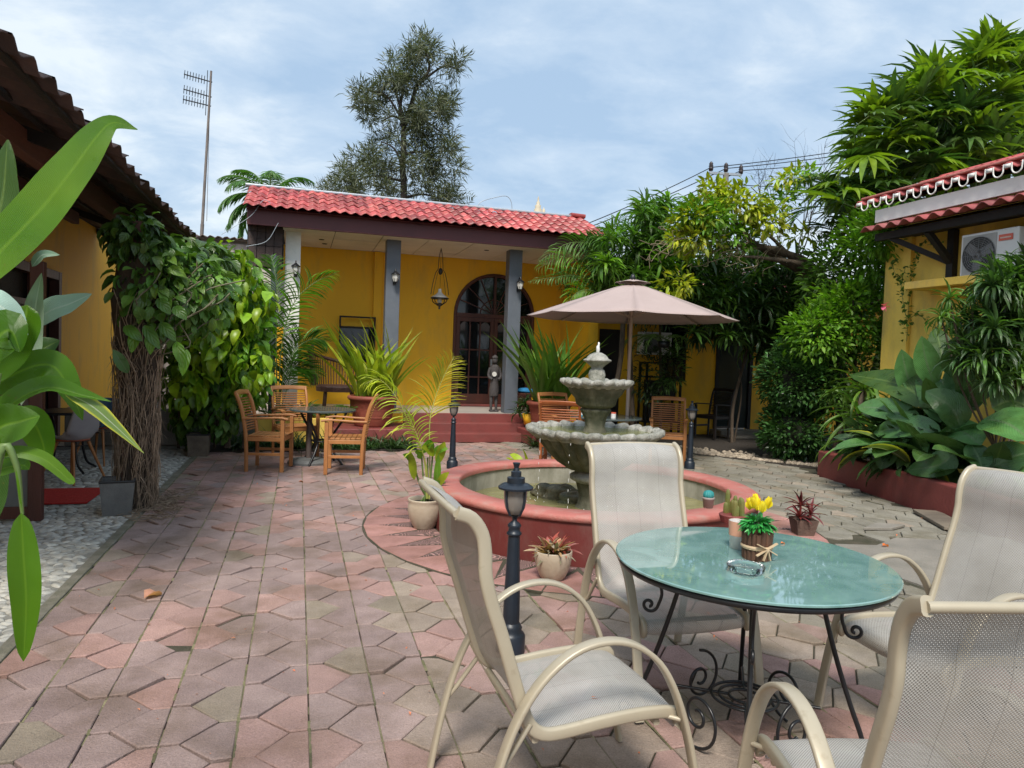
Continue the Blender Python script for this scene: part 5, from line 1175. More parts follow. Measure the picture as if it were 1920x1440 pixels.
# white pot with the golden palm
gp=pot_thing('potted_palm','round cream pot with a golden-leaved palm and young shoots beside the pool wall','potted plant',1.07,6.04,0,[(0,.0),(.085,0),(.09,.02),(.105,.04),(.13,.10),(.143,.16),(.142,.21),(.135,.235),(.145,.25),(.14,.262),(.128,.258),(.125,.22)],m_potcream,.126,.225)
def at(px,py,Y,base): 
    q=P(px,py,Y); return (q[0]-base[0],Y-base[1],q[2]-base[2])
B0=(1.07,6.04,0)
def custom_frond(parent, pts, nl, ll, lw, mat, smat, seed, tone=(1,1,1), droop=.8, start=.15, sr=.007, vee=.3, name='frond'):
    rg=np.random.default_rng(seed); p=crom(pts,5); mbs=MB(); mbs.tube(p,np.linspace(sr,sr*.25,len(p)),6); o=obj(name+'_stem',mbs,smat,parent,True)
    mb=MB(); T=leaf_t(W=lw/ll,k=4,droop=droop,fold=.3,shape='strap'); ts=np.linspace(start,.99,nl); idx=ts*(len(p)-1); i0=np.minimum(idx.astype(int),len(p)-2); fr=(idx-i0)[:,None]
    pos=p[i0]*(1-fr)+p[i0+1]*fr; tan=p[i0+1]-p[i0]; tan/=np.linalg.norm(tan,axis=1,keepdims=True)+1e-9
    side=np.cross(tan,[.25,-1,.25]); side/=np.linalg.norm(side,axis=1,keepdims=True); upv=np.array([.1,-.35,.3])
    for s_ in (1,-1):
        a=1.05-ts*.6; d=tan*np.cos(a)[:,None]+side*s_*np.sin(a)[:,None]+upv*vee+rg.normal(0,.06,(nl,3))
        scatter(mb,T,pos,d,ll*np.sin(np.clip(ts*.8+.2,0,1)*PI)**.5*rg.uniform(.85,1.1,nl),rg.normal(0,.3,nl),tints(nl,.75,1.25,.15,rg)*np.array(tone))
    obj(name,mb,mat,parent,True); return o
custom_frond(gp,[at(805,935,6.04,B0),at(806,860,6.05,B0),at(806,790,6.08,B0),at(818,740,6.1,B0),at(835,700,6.1,B0),at(852,668,6.12,B0)],26,.31,.022,m_lf_gold,m_stemy,1,start=.42)
custom_frond(gp,[at(800,935,6.04,B0),at(795,860,6.0,B0),at(770,800,5.95,B0),at(745,748,5.92,B0),at(712,712,5.9,B0),at(680,722,5.88,B0)],24,.26,.020,m_lf_gold,m_stemy,2,(.9,1.15,1),droop=1.4,start=.38)
custom_frond(gp,[at(802,935,6.04,B0),at(800,880,6.0,B0),at(790,840,5.95,B0),at(775,800,5.92,B0),at(762,770,5.9,B0)],16,.20,.020,m_lf_gold,m_stemy,3,(.8,1.1,1),droop=1.2,start=.45)
b=MB()
for k,(x1,y1) in enumerate(((775,865),(790,850),(812,845),(822,870),(802,858),(835,905))):
    b.tube(crom([(rg.uniform(-.05,.05),rg.uniform(-.05,.05),.22),at((x1+800)/2,910,6.04,B0),at(x1,y1,6.0,B0)],4),.008,6)
obj('stems', b, m_stem, gp, True)
for k,(x0,y0,x1,y1,w_) in enumerate(((777,900,768,845,.05),(777,870,755,852,.04),(790,850,812,830,.05),(820,870,834,828,.06),(812,850,840,842,.05),(818,925,822,850,.045),(818,915,842,885,.045),(790,860,778,848,.045),(812,845,798,828,.05),(815,855,790,838,.05))):
    a_=np.array(at(x0,y0,5.98,B0)); c_=np.array(at(x1,y1,5.9,B0)); shaped_leaf([a_,(a_+c_)/2+np.array([0,0,.02]),c_],w_*1.4,m_lf_bright if k%3 else m_lf_yellow,'leaf',gp,tone=(1,1,1))
# cream pot with red succulent
sp_=pot_thing('potted_bromeliad','cream drip-glazed pot with spiky red and grey bromeliads against the red pool wall','potted plant',1.69,4.50,0,[(0,0),(.07,0),(.075,.012),(.09,.03),(.115,.09),(.128,.15),(.130,.20),(.127,.205),(.118,.20),(.115,.17)],m_potcream,.117,.175)
for k,(x,y) in enumerate(((-.05,0),(.05,.02),(.0,-.04),(-.02,.05))): leaf_parts(sp_,(x,y,.18),20,.15,.024,m_lf_red if k%2 else bpy.data.materials.get('grey_bromeliad_leaf') or LEAF('grey_bromeliad_leaf',(.24,.22,.15),vein=(.35,.25,.2),vscale=3),.35,1.25,.7,'strap',seed=20+k,hi=1.8,lo=.7,warm=.5)
leaf_parts(sp_,(0,0,.18),16,.17,.022,LEAF('grey_bromeliad_leaf',(.22,.22,.14),vein=(.35,.25,.2),vscale=3),-.25,.5,1.1,'strap',seed=31)
# teal cactus pot on the pool rim
p=(3.42,4.77)
tq=thing('cactus_pot','tiny grey pot with a round teal painted cactus on the pool rim','potted plant',(PX0+.50,PY0-1.245,.380)); b=MB(); b.lathe([(0,0),(.036,0),(.044,.065),(.047,.067),(.047,.082),(.040,.082),(.038,.07),(0,.07)],20); obj('pot', b, MAT('grey_pink_pot',(.33,.29,.27),scale=6,rough=.7), tq, True)
b=MB(); b.lathe([(0,.068),(.028,.07),(.040,.085),(.042,.10),(.036,.122),(.018,.134),(0,.136)],60,mod=lambda r,z,a,i:(r*(1+.13*abs(math.sin(5*a))-.08),z)); obj('cactus', b, m_teal, tq, True)
cp=P(1327,962,4.86); tq.location=(cp[0],4.86,.380)
# cactus cluster
c_=G(1374,978,.38); t=thing('cactus_planter','cluster of upright ribbed green cacti in a low red pot on the pool rim','cactus',(c_[0],c_[1],.380)); b=MB(); b.lathe([(0,0),(.085,0),(.10,.05),(.095,.055),(0,.05)],20); obj('planter', b, m_stepred, t)
rg=np.random.default_rng(5)
for k in range(13):
    x,y=rg.uniform(-.065,.065,2); h_=rg.uniform(.08,.19); b=MB(); b.lathe([(.013,0),(.016,.03),(.015,h_*.8),(.009,h_*.96),(0,h_)],20,(x,y,.045),mod=lambda r,z,a,i:(r*(1+.18*math.sin(5*a)),z)); obj('cactus_stem', b, MAT('green_cactus',(.12,.15,.035),(.17,.14,.04),scale=20,rough=.6) if k==0 else bpy.data.materials['green_cactus'], t, True)
# red dracaena pot
c_=G(1505,1003); t=pot_thing('potted_cordyline','dark maroon spiky plant in a square brown pot on the paving right of the pool','potted plant',c_[0],c_[1],0,[(0,0),(.10,0),(.14,.15),(.13,.15),(.12,.12)],MAT('brown_pot',(.16,.10,.075),(.10,.065,.05),scale=8,rough=.8,bump=.4),.125,.12,square=True,rz=.5)
for k,(x,y,z) in enumerate(((-.09,0,.17),(.0,.03,.26),(.10,-.02,.17))):
    b=MB(); b.tube([(x*.4,y,.1),(x,y,z)],.008,6); obj('stem', b, m_bark, t, True); leaf_parts(t,(x,y,z),17,.16,.025,m_lf_maroon,-.2,1.35,.6,'strap',seed=50+k,lo=.6,hi=1.8,warm=.5)
# big terracotta pots with lily clumps
def big_pot(x,y,z,r,h,label,n,L_,seed,mat,tone=(1,1,1),ring=True,flowers=0):
    t=thing('potted_lily',label,'potted plant',(x,y,z)); pr_=[(0,0),(r*.70,0),(r*.74,.02),(r*.84,h*.45),(r*.92,h*.82),(r,h*.86),(r*1.05,h*.90),(r*1.04,h*.97),(r*.97,h),(r*.90,h*.97),(r*.88,h*.9)]
    b=MB(); b.lathe(pr_,40); obj('pot', b, m_terra, t, True); b=MB(); b.lathe([(0,h*.9),(r*.89,h*.9)],24); obj('soil', b, m_soil, t)
    for zz in (.3,.55): b=MB(); rr=r*(.76+.16*zz); b.tube([((rr)*math.cos(a),(rr)*math.sin(a),h*zz) for a in np.linspace(0,2*PI,41)],.008,6,cap=False); obj('band', b, m_terra, t, True)
    for k in range(3): leaf_parts(t,((k-1)*r*.5,.05*(k%2),h*.9),n//3,L_,.105,mat,1.0,1.52,.6,'lance',seed=seed+k,k=9,base_r=.07,lo=.7,hi=1.35,warm=.3)
    rg=np.random.default_rng(seed+9)
    for k in range(flowers):
        q=np.array([rg.uniform(-.3,.3),-.2,h+L_*rg.uniform(.4,.7)]); b=MB(); T=leaf_t(W=.35,k=2,droop=.8); az=np.arange(5)*1.256; scatter(b,T,np.tile(q,(5,1)),np.stack([np.cos(az),np.full(5,-.3),np.sin(az)],1),.06,np.zeros(5)); b.tube([(0,0,h),tuple(q)],.005,5); obj('flower', b, m_orange, t, True)
    return t
m_lf_lily=LEAF('yellow_green_lily_leaf', (.25,.36,.022),rough=.35,vein=(.30,.40,.08),vscale=10,trans=.35,var=.2)
m_lf_cost=LEAF('fresh_green_blade', (.085,.21,.026),rough=.35,vein=(.16,.26,.06),vscale=10,trans=.3,var=.2)
big_pot(1.20,11.95,.29,0.40,.50,'yellow-green crinum lilies in a large terracotta pot left of the steps',57,1.30,60,m_lf_lily)
big_pot(4.28,11.85,.25,.40,.50,'tall green costus clump with orange flowers in a large terracotta pot by the column',63,1.45,70,m_lf_cost,flowers=3)
b=MB(); b.box((.55,11.45,0),(1.85,12.55,.285)); tag(obj('pot_plinth', b, m_stepred, bevel=.015),'low red painted plinth under the left terracotta pot','plinth')
b=MB(); b.box((3.83,11.4,0),(4.9,12.33,.245)); tag(obj('pot_plinth', b, m_stepred, bevel=.015),'low red painted plinth under the right terracotta pot','plinth')
b=MB(); b.box((-.6,11.7,0),(.54,11.85,.42)); tag(obj('planter_wall', b, m_yellow_light, bevel=.01),'low yellow planter wall behind the left teak chairs','wall')
# grey square pot at the vine pillar and wooden one behind
def sq_pot(x,y,w0,w1,h,label,mat,rz):
    t=thing('square_pot',label,'pot',(x,y,0),rz); b=MB(); b.lathe([(0,0),(w0*.707,0),(w1*.707,h),(w1*.707-.02,h),(w1*.66,h-.04)],4); o=obj('pot', b, mat, t); b=MB(); b.lathe([(0,h-.04),(w1*.66,h-.04)],4); obj('soil', b, m_soil, t)
    b=MB(); b.sweep([(w1*.7*math.cos(a),w1*.7*math.sin(a),h) for a in np.arange(5)*PI/2],(0,0,1),.02,.02); obj('rim', b, m_black, t); return t
sq_pot(-1.50,6.98,.22,.27,.30,'grey square fibre cement pot at the foot of the root-covered pillar',m_potgrey,PI/4+.15)
sq_pot(-1.28,10.55,.24,.28,.30,'weathered grey brown square pot under the second creeper',m_wood_old,PI/4)
# small leafy things
p=G(935,875); t=thing('young_plant','small bright yellow-green broad-leaved plant behind the pool rim','plant',(2.62,8.05,0)); leaf_parts(t,(0,0,.12),11,.40,.13,m_lf_yellow,.35,1.25,1.2,'paddle',seed=81,k=8,across=4); b=MB(); b.tube([(0,0,0),(0,0,.16)],.012,6); obj('stem', b, m_stem, t)
p=P(985,800,12.4); t=thing('dracaena_pot','dark green leafy plant in a small yellow pot at the foot of the grey column','potted plant',(4.05,12.2,.30)); b=MB(); b.lathe([(0,0),(.12,0),(.16,.20),(0,.18)],16); obj('pot', b, m_yellow, t, True); mb=MB()
for k in range(9): rosette(mb,(rg.uniform(-.2,.2),rg.uniform(-.12,.12),rg.uniform(.18,.42)),16,.24,.035,-.2,1.4,1.0,seed=k)
obj('foliage', mb, m_lf_dark, t, True)

# ================================================================== HEDGES, GROUND COVER
def tuft_bed(name,label,cat,pts,n,L_,W_,mat,seed,lo=.5,hi=1.3,e0=.2,parent=None,droop=1.4):
    rg=np.random.default_rng(seed); mb=MB()
    for (x0,y0,x1,y1) in pts:
        for k in range(n): rosette(mb,(rg.uniform(x0,x1),rg.uniform(y0,y1),.02),int(rg.integers(16,26)),L_*rg.uniform(.7,1.2),W_,e0,1.4,droop,seed=int(rg.integers(1e6)),k=3,lo=lo,hi=hi)
    o=obj(name,mb,mat,smooth=True); tag(o,label,cat,kind='stuff'); return o
tuft_bed('border_grass','dark tufted mondo grass border along the foot of the left planter','border plants',[(.25,11.02,1.75,11.45),(-.9,11.1,.2,11.5)],42,.30,.016,m_lf_dark,1)
tuft_bed('border_grass','dark tufted grass clump to the right of the red steps','border plants',[(3.75,11.3,4.35,11.6)],12,.30,.018,m_lf_dark,2)
b=MB(); b.prism([(-1.3,10.93),(1.8,10.98),(1.8,12.0),(-1.3,12.0)],-.1,.012); tag(obj('border_soil', b, m_soil), kind='structure')
t=thing('fern_bed','low dark fern and shrub bed between the teak chairs and the veranda','shrub',(0,11.9,0)); mb=MB(); ms=MB()
for k in range(26):
    x=RNG.uniform(-.75,1.0); frond(mb,ms,(x,RNG.uniform(11.86,12.2),.40),RNG.uniform(0,6.28),RNG.uniform(.5,1.2),RNG.uniform(.3,.5),nl=12,ll=.13,lw=.028,bend=1.3,seed=k,k=2,tone=(.9,1.,1.))
rosette(mb,(.1,11.9,.45),30,.4,.05,.1,1.3,1.1,seed=5)
obj('fronds',mb,m_lf_mid,t,True).location=(0,-11.9,0); obj('stems',ms,m_stem,t,True).location=(0,-11.9,0)

# areca palm beside the white column
t=thing('areca_palm','green areca palm arching beside the white veranda column','palm',(-.28,11.6,0)); PB=(-.28,11.6,0)
for k,(pts) in enumerate(([(522,760),(528,650),(550,570),(590,530),(632,512)],[(520,760),(518,640),(520,560),(515,510),(508,480)],[(524,760),(535,690),(560,650),(590,635),(612,640)],[(522,770),(528,720),(548,690),(575,690),(600,705)],[(520,760),(505,660),(490,600),(480,580),(470,590)],[(520,780),(535,740),(545,700),(552,650),(548,610)],[(519,760),(512,690),(498,650),(482,640),(468,655)])):
    custom_frond(t,[at(x,y,11.6+.08*j,PB) for j,(x,y) in enumerate(pts)],30,.42,.05,m_lf_mid if k else m_lf_bright,m_stem,k+40,droop=.9,start=.30,sr=.012,tone=(1,1.05,1))
b=MB(); b.tube([at(522,845,11.6,PB),at(520,760,11.6,PB)],.03,8); b.tube([at(515,845,11.6,PB),at(524,770,11.6,PB)],.022,8); obj('trunk', b, m_stem, t, True)

# ================================================================== CREEPER PILLAR AND LEFT CREEPERS
t=thing('vine_pillar','porch pillar wrapped in dry aerial roots and hanging pothos leaves','climbing plant',(-1.40,7.2,0)); VB=(-1.40,7.2,0); rg=np.random.default_rng(12)
b=MB(); b.lathe([(.13,0),(.12,.5),(.13,1.0),(.17,1.5),(.20,1.9),(.15,2.35)],20,mod=lambda r,z,a,i:(r*(1+.15*math.sin(3*a+i)),z)); obj('root_core', b, MAT('root_core',(.085,.06,.042),(.04,.03,.022),scale=18,rough=.95,bump=1.,squash=(1,1,.25)), t, True)
b=MB()
for k in range(430):
    a=rg.uniform(0,2*PI); z0=rg.uniform(.25,2.0); ln=rg.uniform(.4,1.5); r0=.13+.06*(z0/2)+rg.uniform(0,.05); p=[]; a2=a
    for j in range(7):
        z=z0-ln*j/6; 
        if z<.01: z=.01
        rr=max(.11,r0-.02*j*(1 if z0>1.2 else .3)+rg.normal(0,.012)); a2+=rg.normal(0,.26); p.append((rr*math.cos(a2),rr*math.sin(a2),z))
    w_=rg.uniform(.0025,.006); f=rg.uniform(.55,1.5); b.tube(crom(p,2),np.linspace(w_,w_*.5,len(crom(p,2))),3,col=(f,f,f),cap=False)
for k in range(90):
    a=rg.uniform(0,2*PI); z0=rg.uniform(.1,1.6); r0=.15; q=[(r0*math.cos(a),r0*math.sin(a),z0),((r0+.06)*math.cos(a),(r0+.06)*math.sin(a),z0-rg.uniform(-.03,.05)),((r0+rg.uniform(.07,.12))*math.cos(a+.2),(r0+.1)*math.sin(a+.2),z0-rg.uniform(.02,.16))]; f=rg.uniform(.8,1.6); b.tube(q,[.0025,.002,.001],3,col=(f,f,f),cap=False)
tag(obj('aerial_roots', b, m_root, t, True), kind='stuff')
b=MB()
for k in range(34):
    a=rg.uniform(-.4,1.2); x0=rg.uniform(-.2,.5); p=[(x0*.4,rg.uniform(-.2,.2),1.6+rg.uniform(-.3,.3))]
    for j in range(5): p.append((p[-1][0]+rg.normal(.05,.09),p[-1][1]+rg.normal(-.02,.06),min(2.30,p[-1][2]+rg.uniform(.04,.16))))
    b.tube(crom(p,3),.007,5)
obj('vine_stems', b, MAT('pale_vine_stem',(.16,.15,.09),scale=9,rough=.8), t, True)
T_p=leaf_t(W=.62,k=4,droop=.7,fold=.12,shape='ovate'); T_p2=leaf_t(W=.5,k=4,droop=1.1,fold=.25,shape='ovate',twist=.4)
mb=MB()
def hang(mb,c,r,n,size,seed,lo=.5,hi=1.3,warm=.3,Ts=(T_p,T_p2),front=.5):
    rg=np.random.default_rng(seed); 
    for T in Ts:
        m=n//len(Ts); d=rdir(m,rg); rad=rg.uniform(.55,1.02,(m,1)); pos=np.array(c)+d*rad*np.array(r)
        dd=d*.5+rdir(m,rg)*.55+np.array([0,-.25*front,-.65]); scatter(mb,T,pos,dd,rg.uniform(.6,1.3,m)*size,rg.normal(0,.5,m),tints(m,lo,hi,warm,rg))
hang(mb,(.12,0,2.0),(.32,.30,.44),520,.14,1,.6,1.5)
hang(mb,(.42,.3,2.0),(.34,.4,.42),420,.14,2,.8,1.8)
hang(mb,(.10,.3,2.34),(.34,.5,.18),460,.14,3,.4,1.0); hang(mb,(.30,1.2,2.42),(.4,.8,.22),420,.15,4,.35,.9); hang(mb,(-.02,.0,2.46),(.24,.26,.24),420,.13,5,.3,.8)
obj('foliage',mb,m_lf_mid,t,True)
for k,(x,y,x2,y2) in enumerate(((232,612,268,640),(258,620,246,662),(270,610,300,655),(285,620,282,665),(268,600,256,575),(300,605,330,640),(325,575,350,600),(330,640,345,690),(295,560,320,590),(350,655,342,705),(240,700,212,655))):
    a_=np.array(at(x,y,6.85,VB)); c_=np.array(at(x2,y2,6.78,VB)); shaped_leaf([a_,(a_+c_)/2+np.array([0,-.02,.01]),c_],.10,m_lf_bright if k in(1,3,7,9) else (m_lf_bigdark if k==10 else m_lf_mid),'leaf',t)

t=thing('creeper_mass','tall bright green pothos creeper covering the wall right of the root pillar','climbing plant',(-.95,11.2,0)); CB=np.array([-.95,11.2,0])
mb=MB(); mb2=MB(); mb3=MB()
for k,(x,y,rx,rz_,n,dk) in enumerate(((345,560,.6,.8,420,.7),(400,540,.5,.85,520,1.),(450,560,.45,.85,520,1.),(380,680,.5,.7,420,.8),(450,690,.55,.8,560,1.),(400,770,.5,.45,300,.75),(470,640,.35,.75,420,1.1),(430,500,.30,.30,220,1.2),(330,700,.35,.6,200,.6),(355,790,.3,.3,160,.6))):
    c=P(x,y,10.6+.05*k)-CB; hang(mb if k%2 else mb2,c,(rx*.8,.4,rz_*.8),int(n*.8),.17,100+k,.45*dk*1.3,1.35*dk*1.3,.3)
for (x,y) in ((425,490),(440,500),(365,690),(350,720),(410,650),(480,560),(440,600),(470,690)): hang(mb3,P(x,y,10.15)-CB,(.24,.12,.3),44,.20,int(x+y),.7,1.3,.3)
obj('foliage',mb,m_lf_mid,t,True); obj('bright_foliage',mb2,m_lf_bright,t,True); obj('young_foliage',mb3,LEAF('young_pothos_leaf',(.20,.36,.02),rough=.35,trans=.35),t,True)
b=MB(); rg=np.random.default_rng(2)
for k in range(14): 
    x=rg.uniform(320,480); b.tube(crom([P(x,840,10.9)-CB,P(x+rg.uniform(-20,20),700,10.8)-CB,P(x+rg.uniform(-30,30),560,10.8)-CB],4),.02,6)
obj('stems',b,m_bark,t,True)
b=MB(); b.box((-3.2,11.6,0),(-1.0,11.75,.55)); b.box((-1.0,11.6,0),(-.62,11.75,.5)); tag(obj('low_grey_wall', b, m_concrete, bevel=.02),'low grey cement wall under the creeper','wall')
b=MB(); rg=np.random.default_rng(8); mbp=MB()
for k in range(160): 
    p0_=(-1.25+rg.uniform(-.12,.25),7.1+rg.uniform(-.5,.9),.01); b.tube(crom([p0_,(p0_[0]+rg.normal(0,.07),p0_[1]+rg.normal(0,.06),.03),(p0_[0]+rg.normal(0,.1),p0_[1]+rg.normal(0,.1),.008)],3),.003,3,cap=False)
tag(obj('fallen_root_litter', b, m_root, smooth=True),'scatter of dry roots on the pavers at the pillar foot','litter',kind='stuff')

# ================================================================== PORCH FURNITURE (left)
def shell_chair(x,y,rz,label,mat):
    t=thing('shell_chair',label,'chair',(x,y,0),rz); b=MB(); V=[];F=[];nu,nv=10,14
    prof=[(.22,.43),(.18,.445),(.08,.44),(-.06,.43),(-.14,.45),(-.19,.53),(-.215,.64),(-.235,.74),(-.25,.80)]
    pr=crom([(x_,0,z_) for x_,z_ in prof],2)
    for i,p in enumerate(pr):
        f=i/(len(pr)-1); w_=.23*(1-.25*max(0,f-.7)/.3)*(.8+.2*min(1,f*6)); 
        for j in range(nu+1): u_=-1+2*j/nu; V.append((p[0]+.07*u_*u_*(f>.35),u_*w_*(1-.08*(abs(u_)>.9)),p[2]+(.07*u_*u_*(f<.6))))
    m=nu+1; F=[(i*m+j,(i+1)*m+j,(i+1)*m+j+1,i*m+j+1) for i in range(len(pr)-1) for j in range(nu)]
    b.add(V,F); o=obj('shell',b,mat,t,True); o.modifiers.new('solid','SOLIDIFY').thickness=.014
    b=MB(); b.blob((.02,0,.455),(.19,.18,.022),14,7,.03); obj('cushion',b,m_cush,t,True)
    for sx in (-1,1):
        for sy in (-1,1): b=MB(); b.tube([(sx*.10,sy*.10,.43),(sx*.23,sy*.21,0)],[.018,.011],8); obj('leg',b,m_teak if sx*sy>0 or True else m_teak,t,True)
    b=MB(); b.beam((-.12,-.12,.38),(.12,.12,.38),.012,.012); b.beam((-.12,.12,.38),(.12,-.12,.38),.012,.012); obj('brace',b,m_black,t)
    return t
shell_chair(-2.30,8.65,math.radians(150),'pale grey shell chair with rust cushion and wooden legs on the pebble porch',m_shell)
shell_chair(-2.35,9.95,math.radians(-110),'blue shell chair with wooden legs at the porch table by the yellow wall',m_blue)
t=thing('porch_table','small black iron table between the grey and blue shell chairs','table',(-2.55,9.3,0)); b=MB(); b.lathe([(0,.68),(.36,.68),(.37,.695),(.36,.71),(0,.71)],32); obj('table_top',b,m_black,t)
for k in range(4): a=PI/4+k*PI/2; u=np.array([math.cos(a),math.sin(a),0]); b=MB(); b.tube(crom([u*.3+np.array([0,0,.68]),u*.2+np.array([0,0,.4]),u*.24+np.array([0,0,.12]),u*.36+np.array([0,0,.015])],5),.014,7); obj('leg',b,m_black,t,True)
b=MB(); b.box((-2.55,7.40,.004),(-1.85,8.15,.018)); tag(obj('door_mat',b,m_red,bevel=.004),'bright red mat on the pebble floor behind the framed screen','mat'); b=MB(); b.box((-2.9,7.3,-.002),(-2.56,8.2,.014)); tag(obj('black_mat',b,m_blackwood,bevel=.004),'black rubber mat beside the red mat','mat')
t=thing('framed_screen','brown wooden framed standing screen with a grey glass panel at the left edge','screen',(-2.32,6.78,0)); b=MB()
b=MB(); b.box((.20,-.04,0),(.30,.04,2.15)); obj('post',b,m_darkwood,t,bevel=.005); b=MB(); b.box((-.70,-.04,0),(-.62,.04,2.15)); obj('post',b,m_darkwood,t,bevel=.005)
b=MB(); b.box((-.62,-.03,.02),(.20,.03,.12)); obj('bottom_rail',b,m_darkwood,t,bevel=.005)
b=MB(); b.box((-.62,-.03,.82),(.20,.03,.90)); obj('middle_rail',b,m_darkwood,t,bevel=.005)
b=MB(); b.box((-.62,-.008,.12),(.20,.008,.82)); obj('glass_panel',b,MAT('milky_glass',(.20,.21,.20),(.10,.11,.11),scale=2.,rough=.15,squash=(1,1,.4)),t)

# ================================================================== FOREGROUND PLANT (left edge)
t=thing('foreground_plant','big-leaved canna-like plant at the left edge closest to the camera','plant',(-1.0,1.75,0)); FB=(-1.0,1.75,0)
def fl(pts, w, mat, Y=1.65, dy=0., nrm=(-.2,-1,.25), shape='ovate', fold=.15, tone=(1,1,1), curl=0.):
    q=[np.array(at(x,y,Y+dy*i,FB)) for i,(x,y) in enumerate(pts)]; d=np.linalg.norm(ray(pts[len(pts)//2][0],pts[len(pts)//2][1]))
    wm=w*Y/ray(pts[len(pts)//2][0],pts[len(pts)//2][1])[1]; shaped_leaf(q,wm,mat,'leaf',t,nrm,shape,fold,tone=tone,k=6,across=6,curl=curl)
fl([(-90,590),(-45,520),(10,462),(80,388),(138,315),(180,258),(212,230),(258,243)],98,m_lf_bigbright,1.62,.012,shape='lance',tone=(.9,.95,1),fold=.1)
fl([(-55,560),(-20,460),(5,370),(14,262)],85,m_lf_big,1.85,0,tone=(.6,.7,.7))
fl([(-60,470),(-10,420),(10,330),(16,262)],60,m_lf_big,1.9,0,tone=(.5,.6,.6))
fl([(-90,600),(-40,560),(10,580),(52,628)],62,m_lf_grey,1.55,0,(-.2,-.6,.9),tone=(1.5,1.5,1.7))
fl([(40,760),(58,660),(66,580),(78,512)],56,m_lf_grey,1.7,0,(-.5,-1,.3))
fl([(48,620),(90,585),(130,570),(172,551)],50,m_lf_grey,1.75,0,(0,-.9,.5),tone=(.95,1,1))
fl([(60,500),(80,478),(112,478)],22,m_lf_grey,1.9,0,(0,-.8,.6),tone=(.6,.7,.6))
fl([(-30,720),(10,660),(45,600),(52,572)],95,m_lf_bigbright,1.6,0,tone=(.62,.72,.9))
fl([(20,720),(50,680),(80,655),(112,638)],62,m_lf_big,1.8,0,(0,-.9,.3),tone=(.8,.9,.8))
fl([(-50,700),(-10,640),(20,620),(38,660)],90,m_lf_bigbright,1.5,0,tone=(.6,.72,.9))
fl([(-60,850),(20,760),(90,727),(150,740),(208,753)],50,m_lf_bigbright,1.55,.01,(0,-.7,.8),shape='lance',fold=.4,tone=(.95,1,1))
fl([(-60,760),(30,700),(95,685),(130,730),(155,788)],60,m_lf_bigbright,1.62,.0,(.3,-.9,.4),tone=(.8,.85,.9))
fl([(120,735),(170,760),(215,798),(270,850)],34,m_lf_varieg,1.58,0,(.3,-.6,.7),shape='lance',fold=.1)
fl([(-80,900),(-10,810),(40,790),(75,780)],80,m_lf_bigbright,1.5,0,tone=(.7,.78,.8))
fl([(20,780),(60,790),(80,830),(88,880)],60,m_lf_bigbright,1.7,0,tone=(.75,.85,.8))
fl([(-60,870),(20,848),(80,860),(130,900),(138,908)],30,m_lf_bigbright,1.5,0,(0,-.7,.8),tone=(1.1,1,1),shape='lance')
fl([(-60,900),(0,880),(40,872),(55,880)],36,m_lf_bigbright,1.6,0,(0,-.7,.6),tone=(.8,.9,.9))
fl([(30,880),(42,962)],5,m_lf_bigbright,1.35,0)
fl([(40,962),(44,1040),(49,1130),(44,1240)],54,m_lf_bigbright,1.35,0,(.25,-1,.1),fold=.25,shape='paddle')
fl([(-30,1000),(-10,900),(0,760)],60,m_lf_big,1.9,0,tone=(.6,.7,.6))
b=MB()
for pts in ([(-60,1300),(-50,1000),(-30,850),(0,700)],[(-80,1300),(-60,900),(-40,700),(-20,560)],[(-70,1440),(-40,1100),(0,850),(30,870),(42,964)]): b.tube(crom([at(x,y,1.6 if x<-50 else 1.45,FB) for x,y in pts],5),np.linspace(.012,.003,3*5+1 if len(pts)==4 else 21),6)
b.tube([at(-60,1300,1.6,FB),(-.02,0,0)],.014,6); obj('stems',b,m_stem,t,True)

# ================================================================== RIGHT GARDEN
# big leaf plant
T_lily=leaf_t(W=.34,k=5,droop=.8,fold=.12,shape='paddle')
t=thing('bigleaf_lily','large glossy broad-leaved lily clump behind the red garden wall','plant',(7.0,6.75,.22)); LB=(7.0,6.75,.22)
for k,(x,y,sd_) in enumerate(((0,0,1),(-.15,-.45,2),(.2,.35,3))): leaf_parts(t,(x+.12,y+.05,.15),16,.86,.27,m_lf_bigdark,.0,1.45,1.05,'paddle',seed=200+sd_,k=10,fold=.12,base_r=.1,lo=.65,hi=1.25,warm=.2,across=4,lift=.25)
leaf_parts(t,(.1,-.1,.30),9,1.0,.28,m_lf_big,.85,1.5,.6,'paddle',seed=210,k=10,fold=.15,base_r=.1,lo=.9,hi=1.5,across=4)
leaf_parts(t,(-.1,-.2,.2),8,.85,.23,m_lf_varieg,.3,1.2,1.3,'paddle',seed=215,k=10,fold=.15,base_r=.1,lo=.4,hi=.7,across=4)
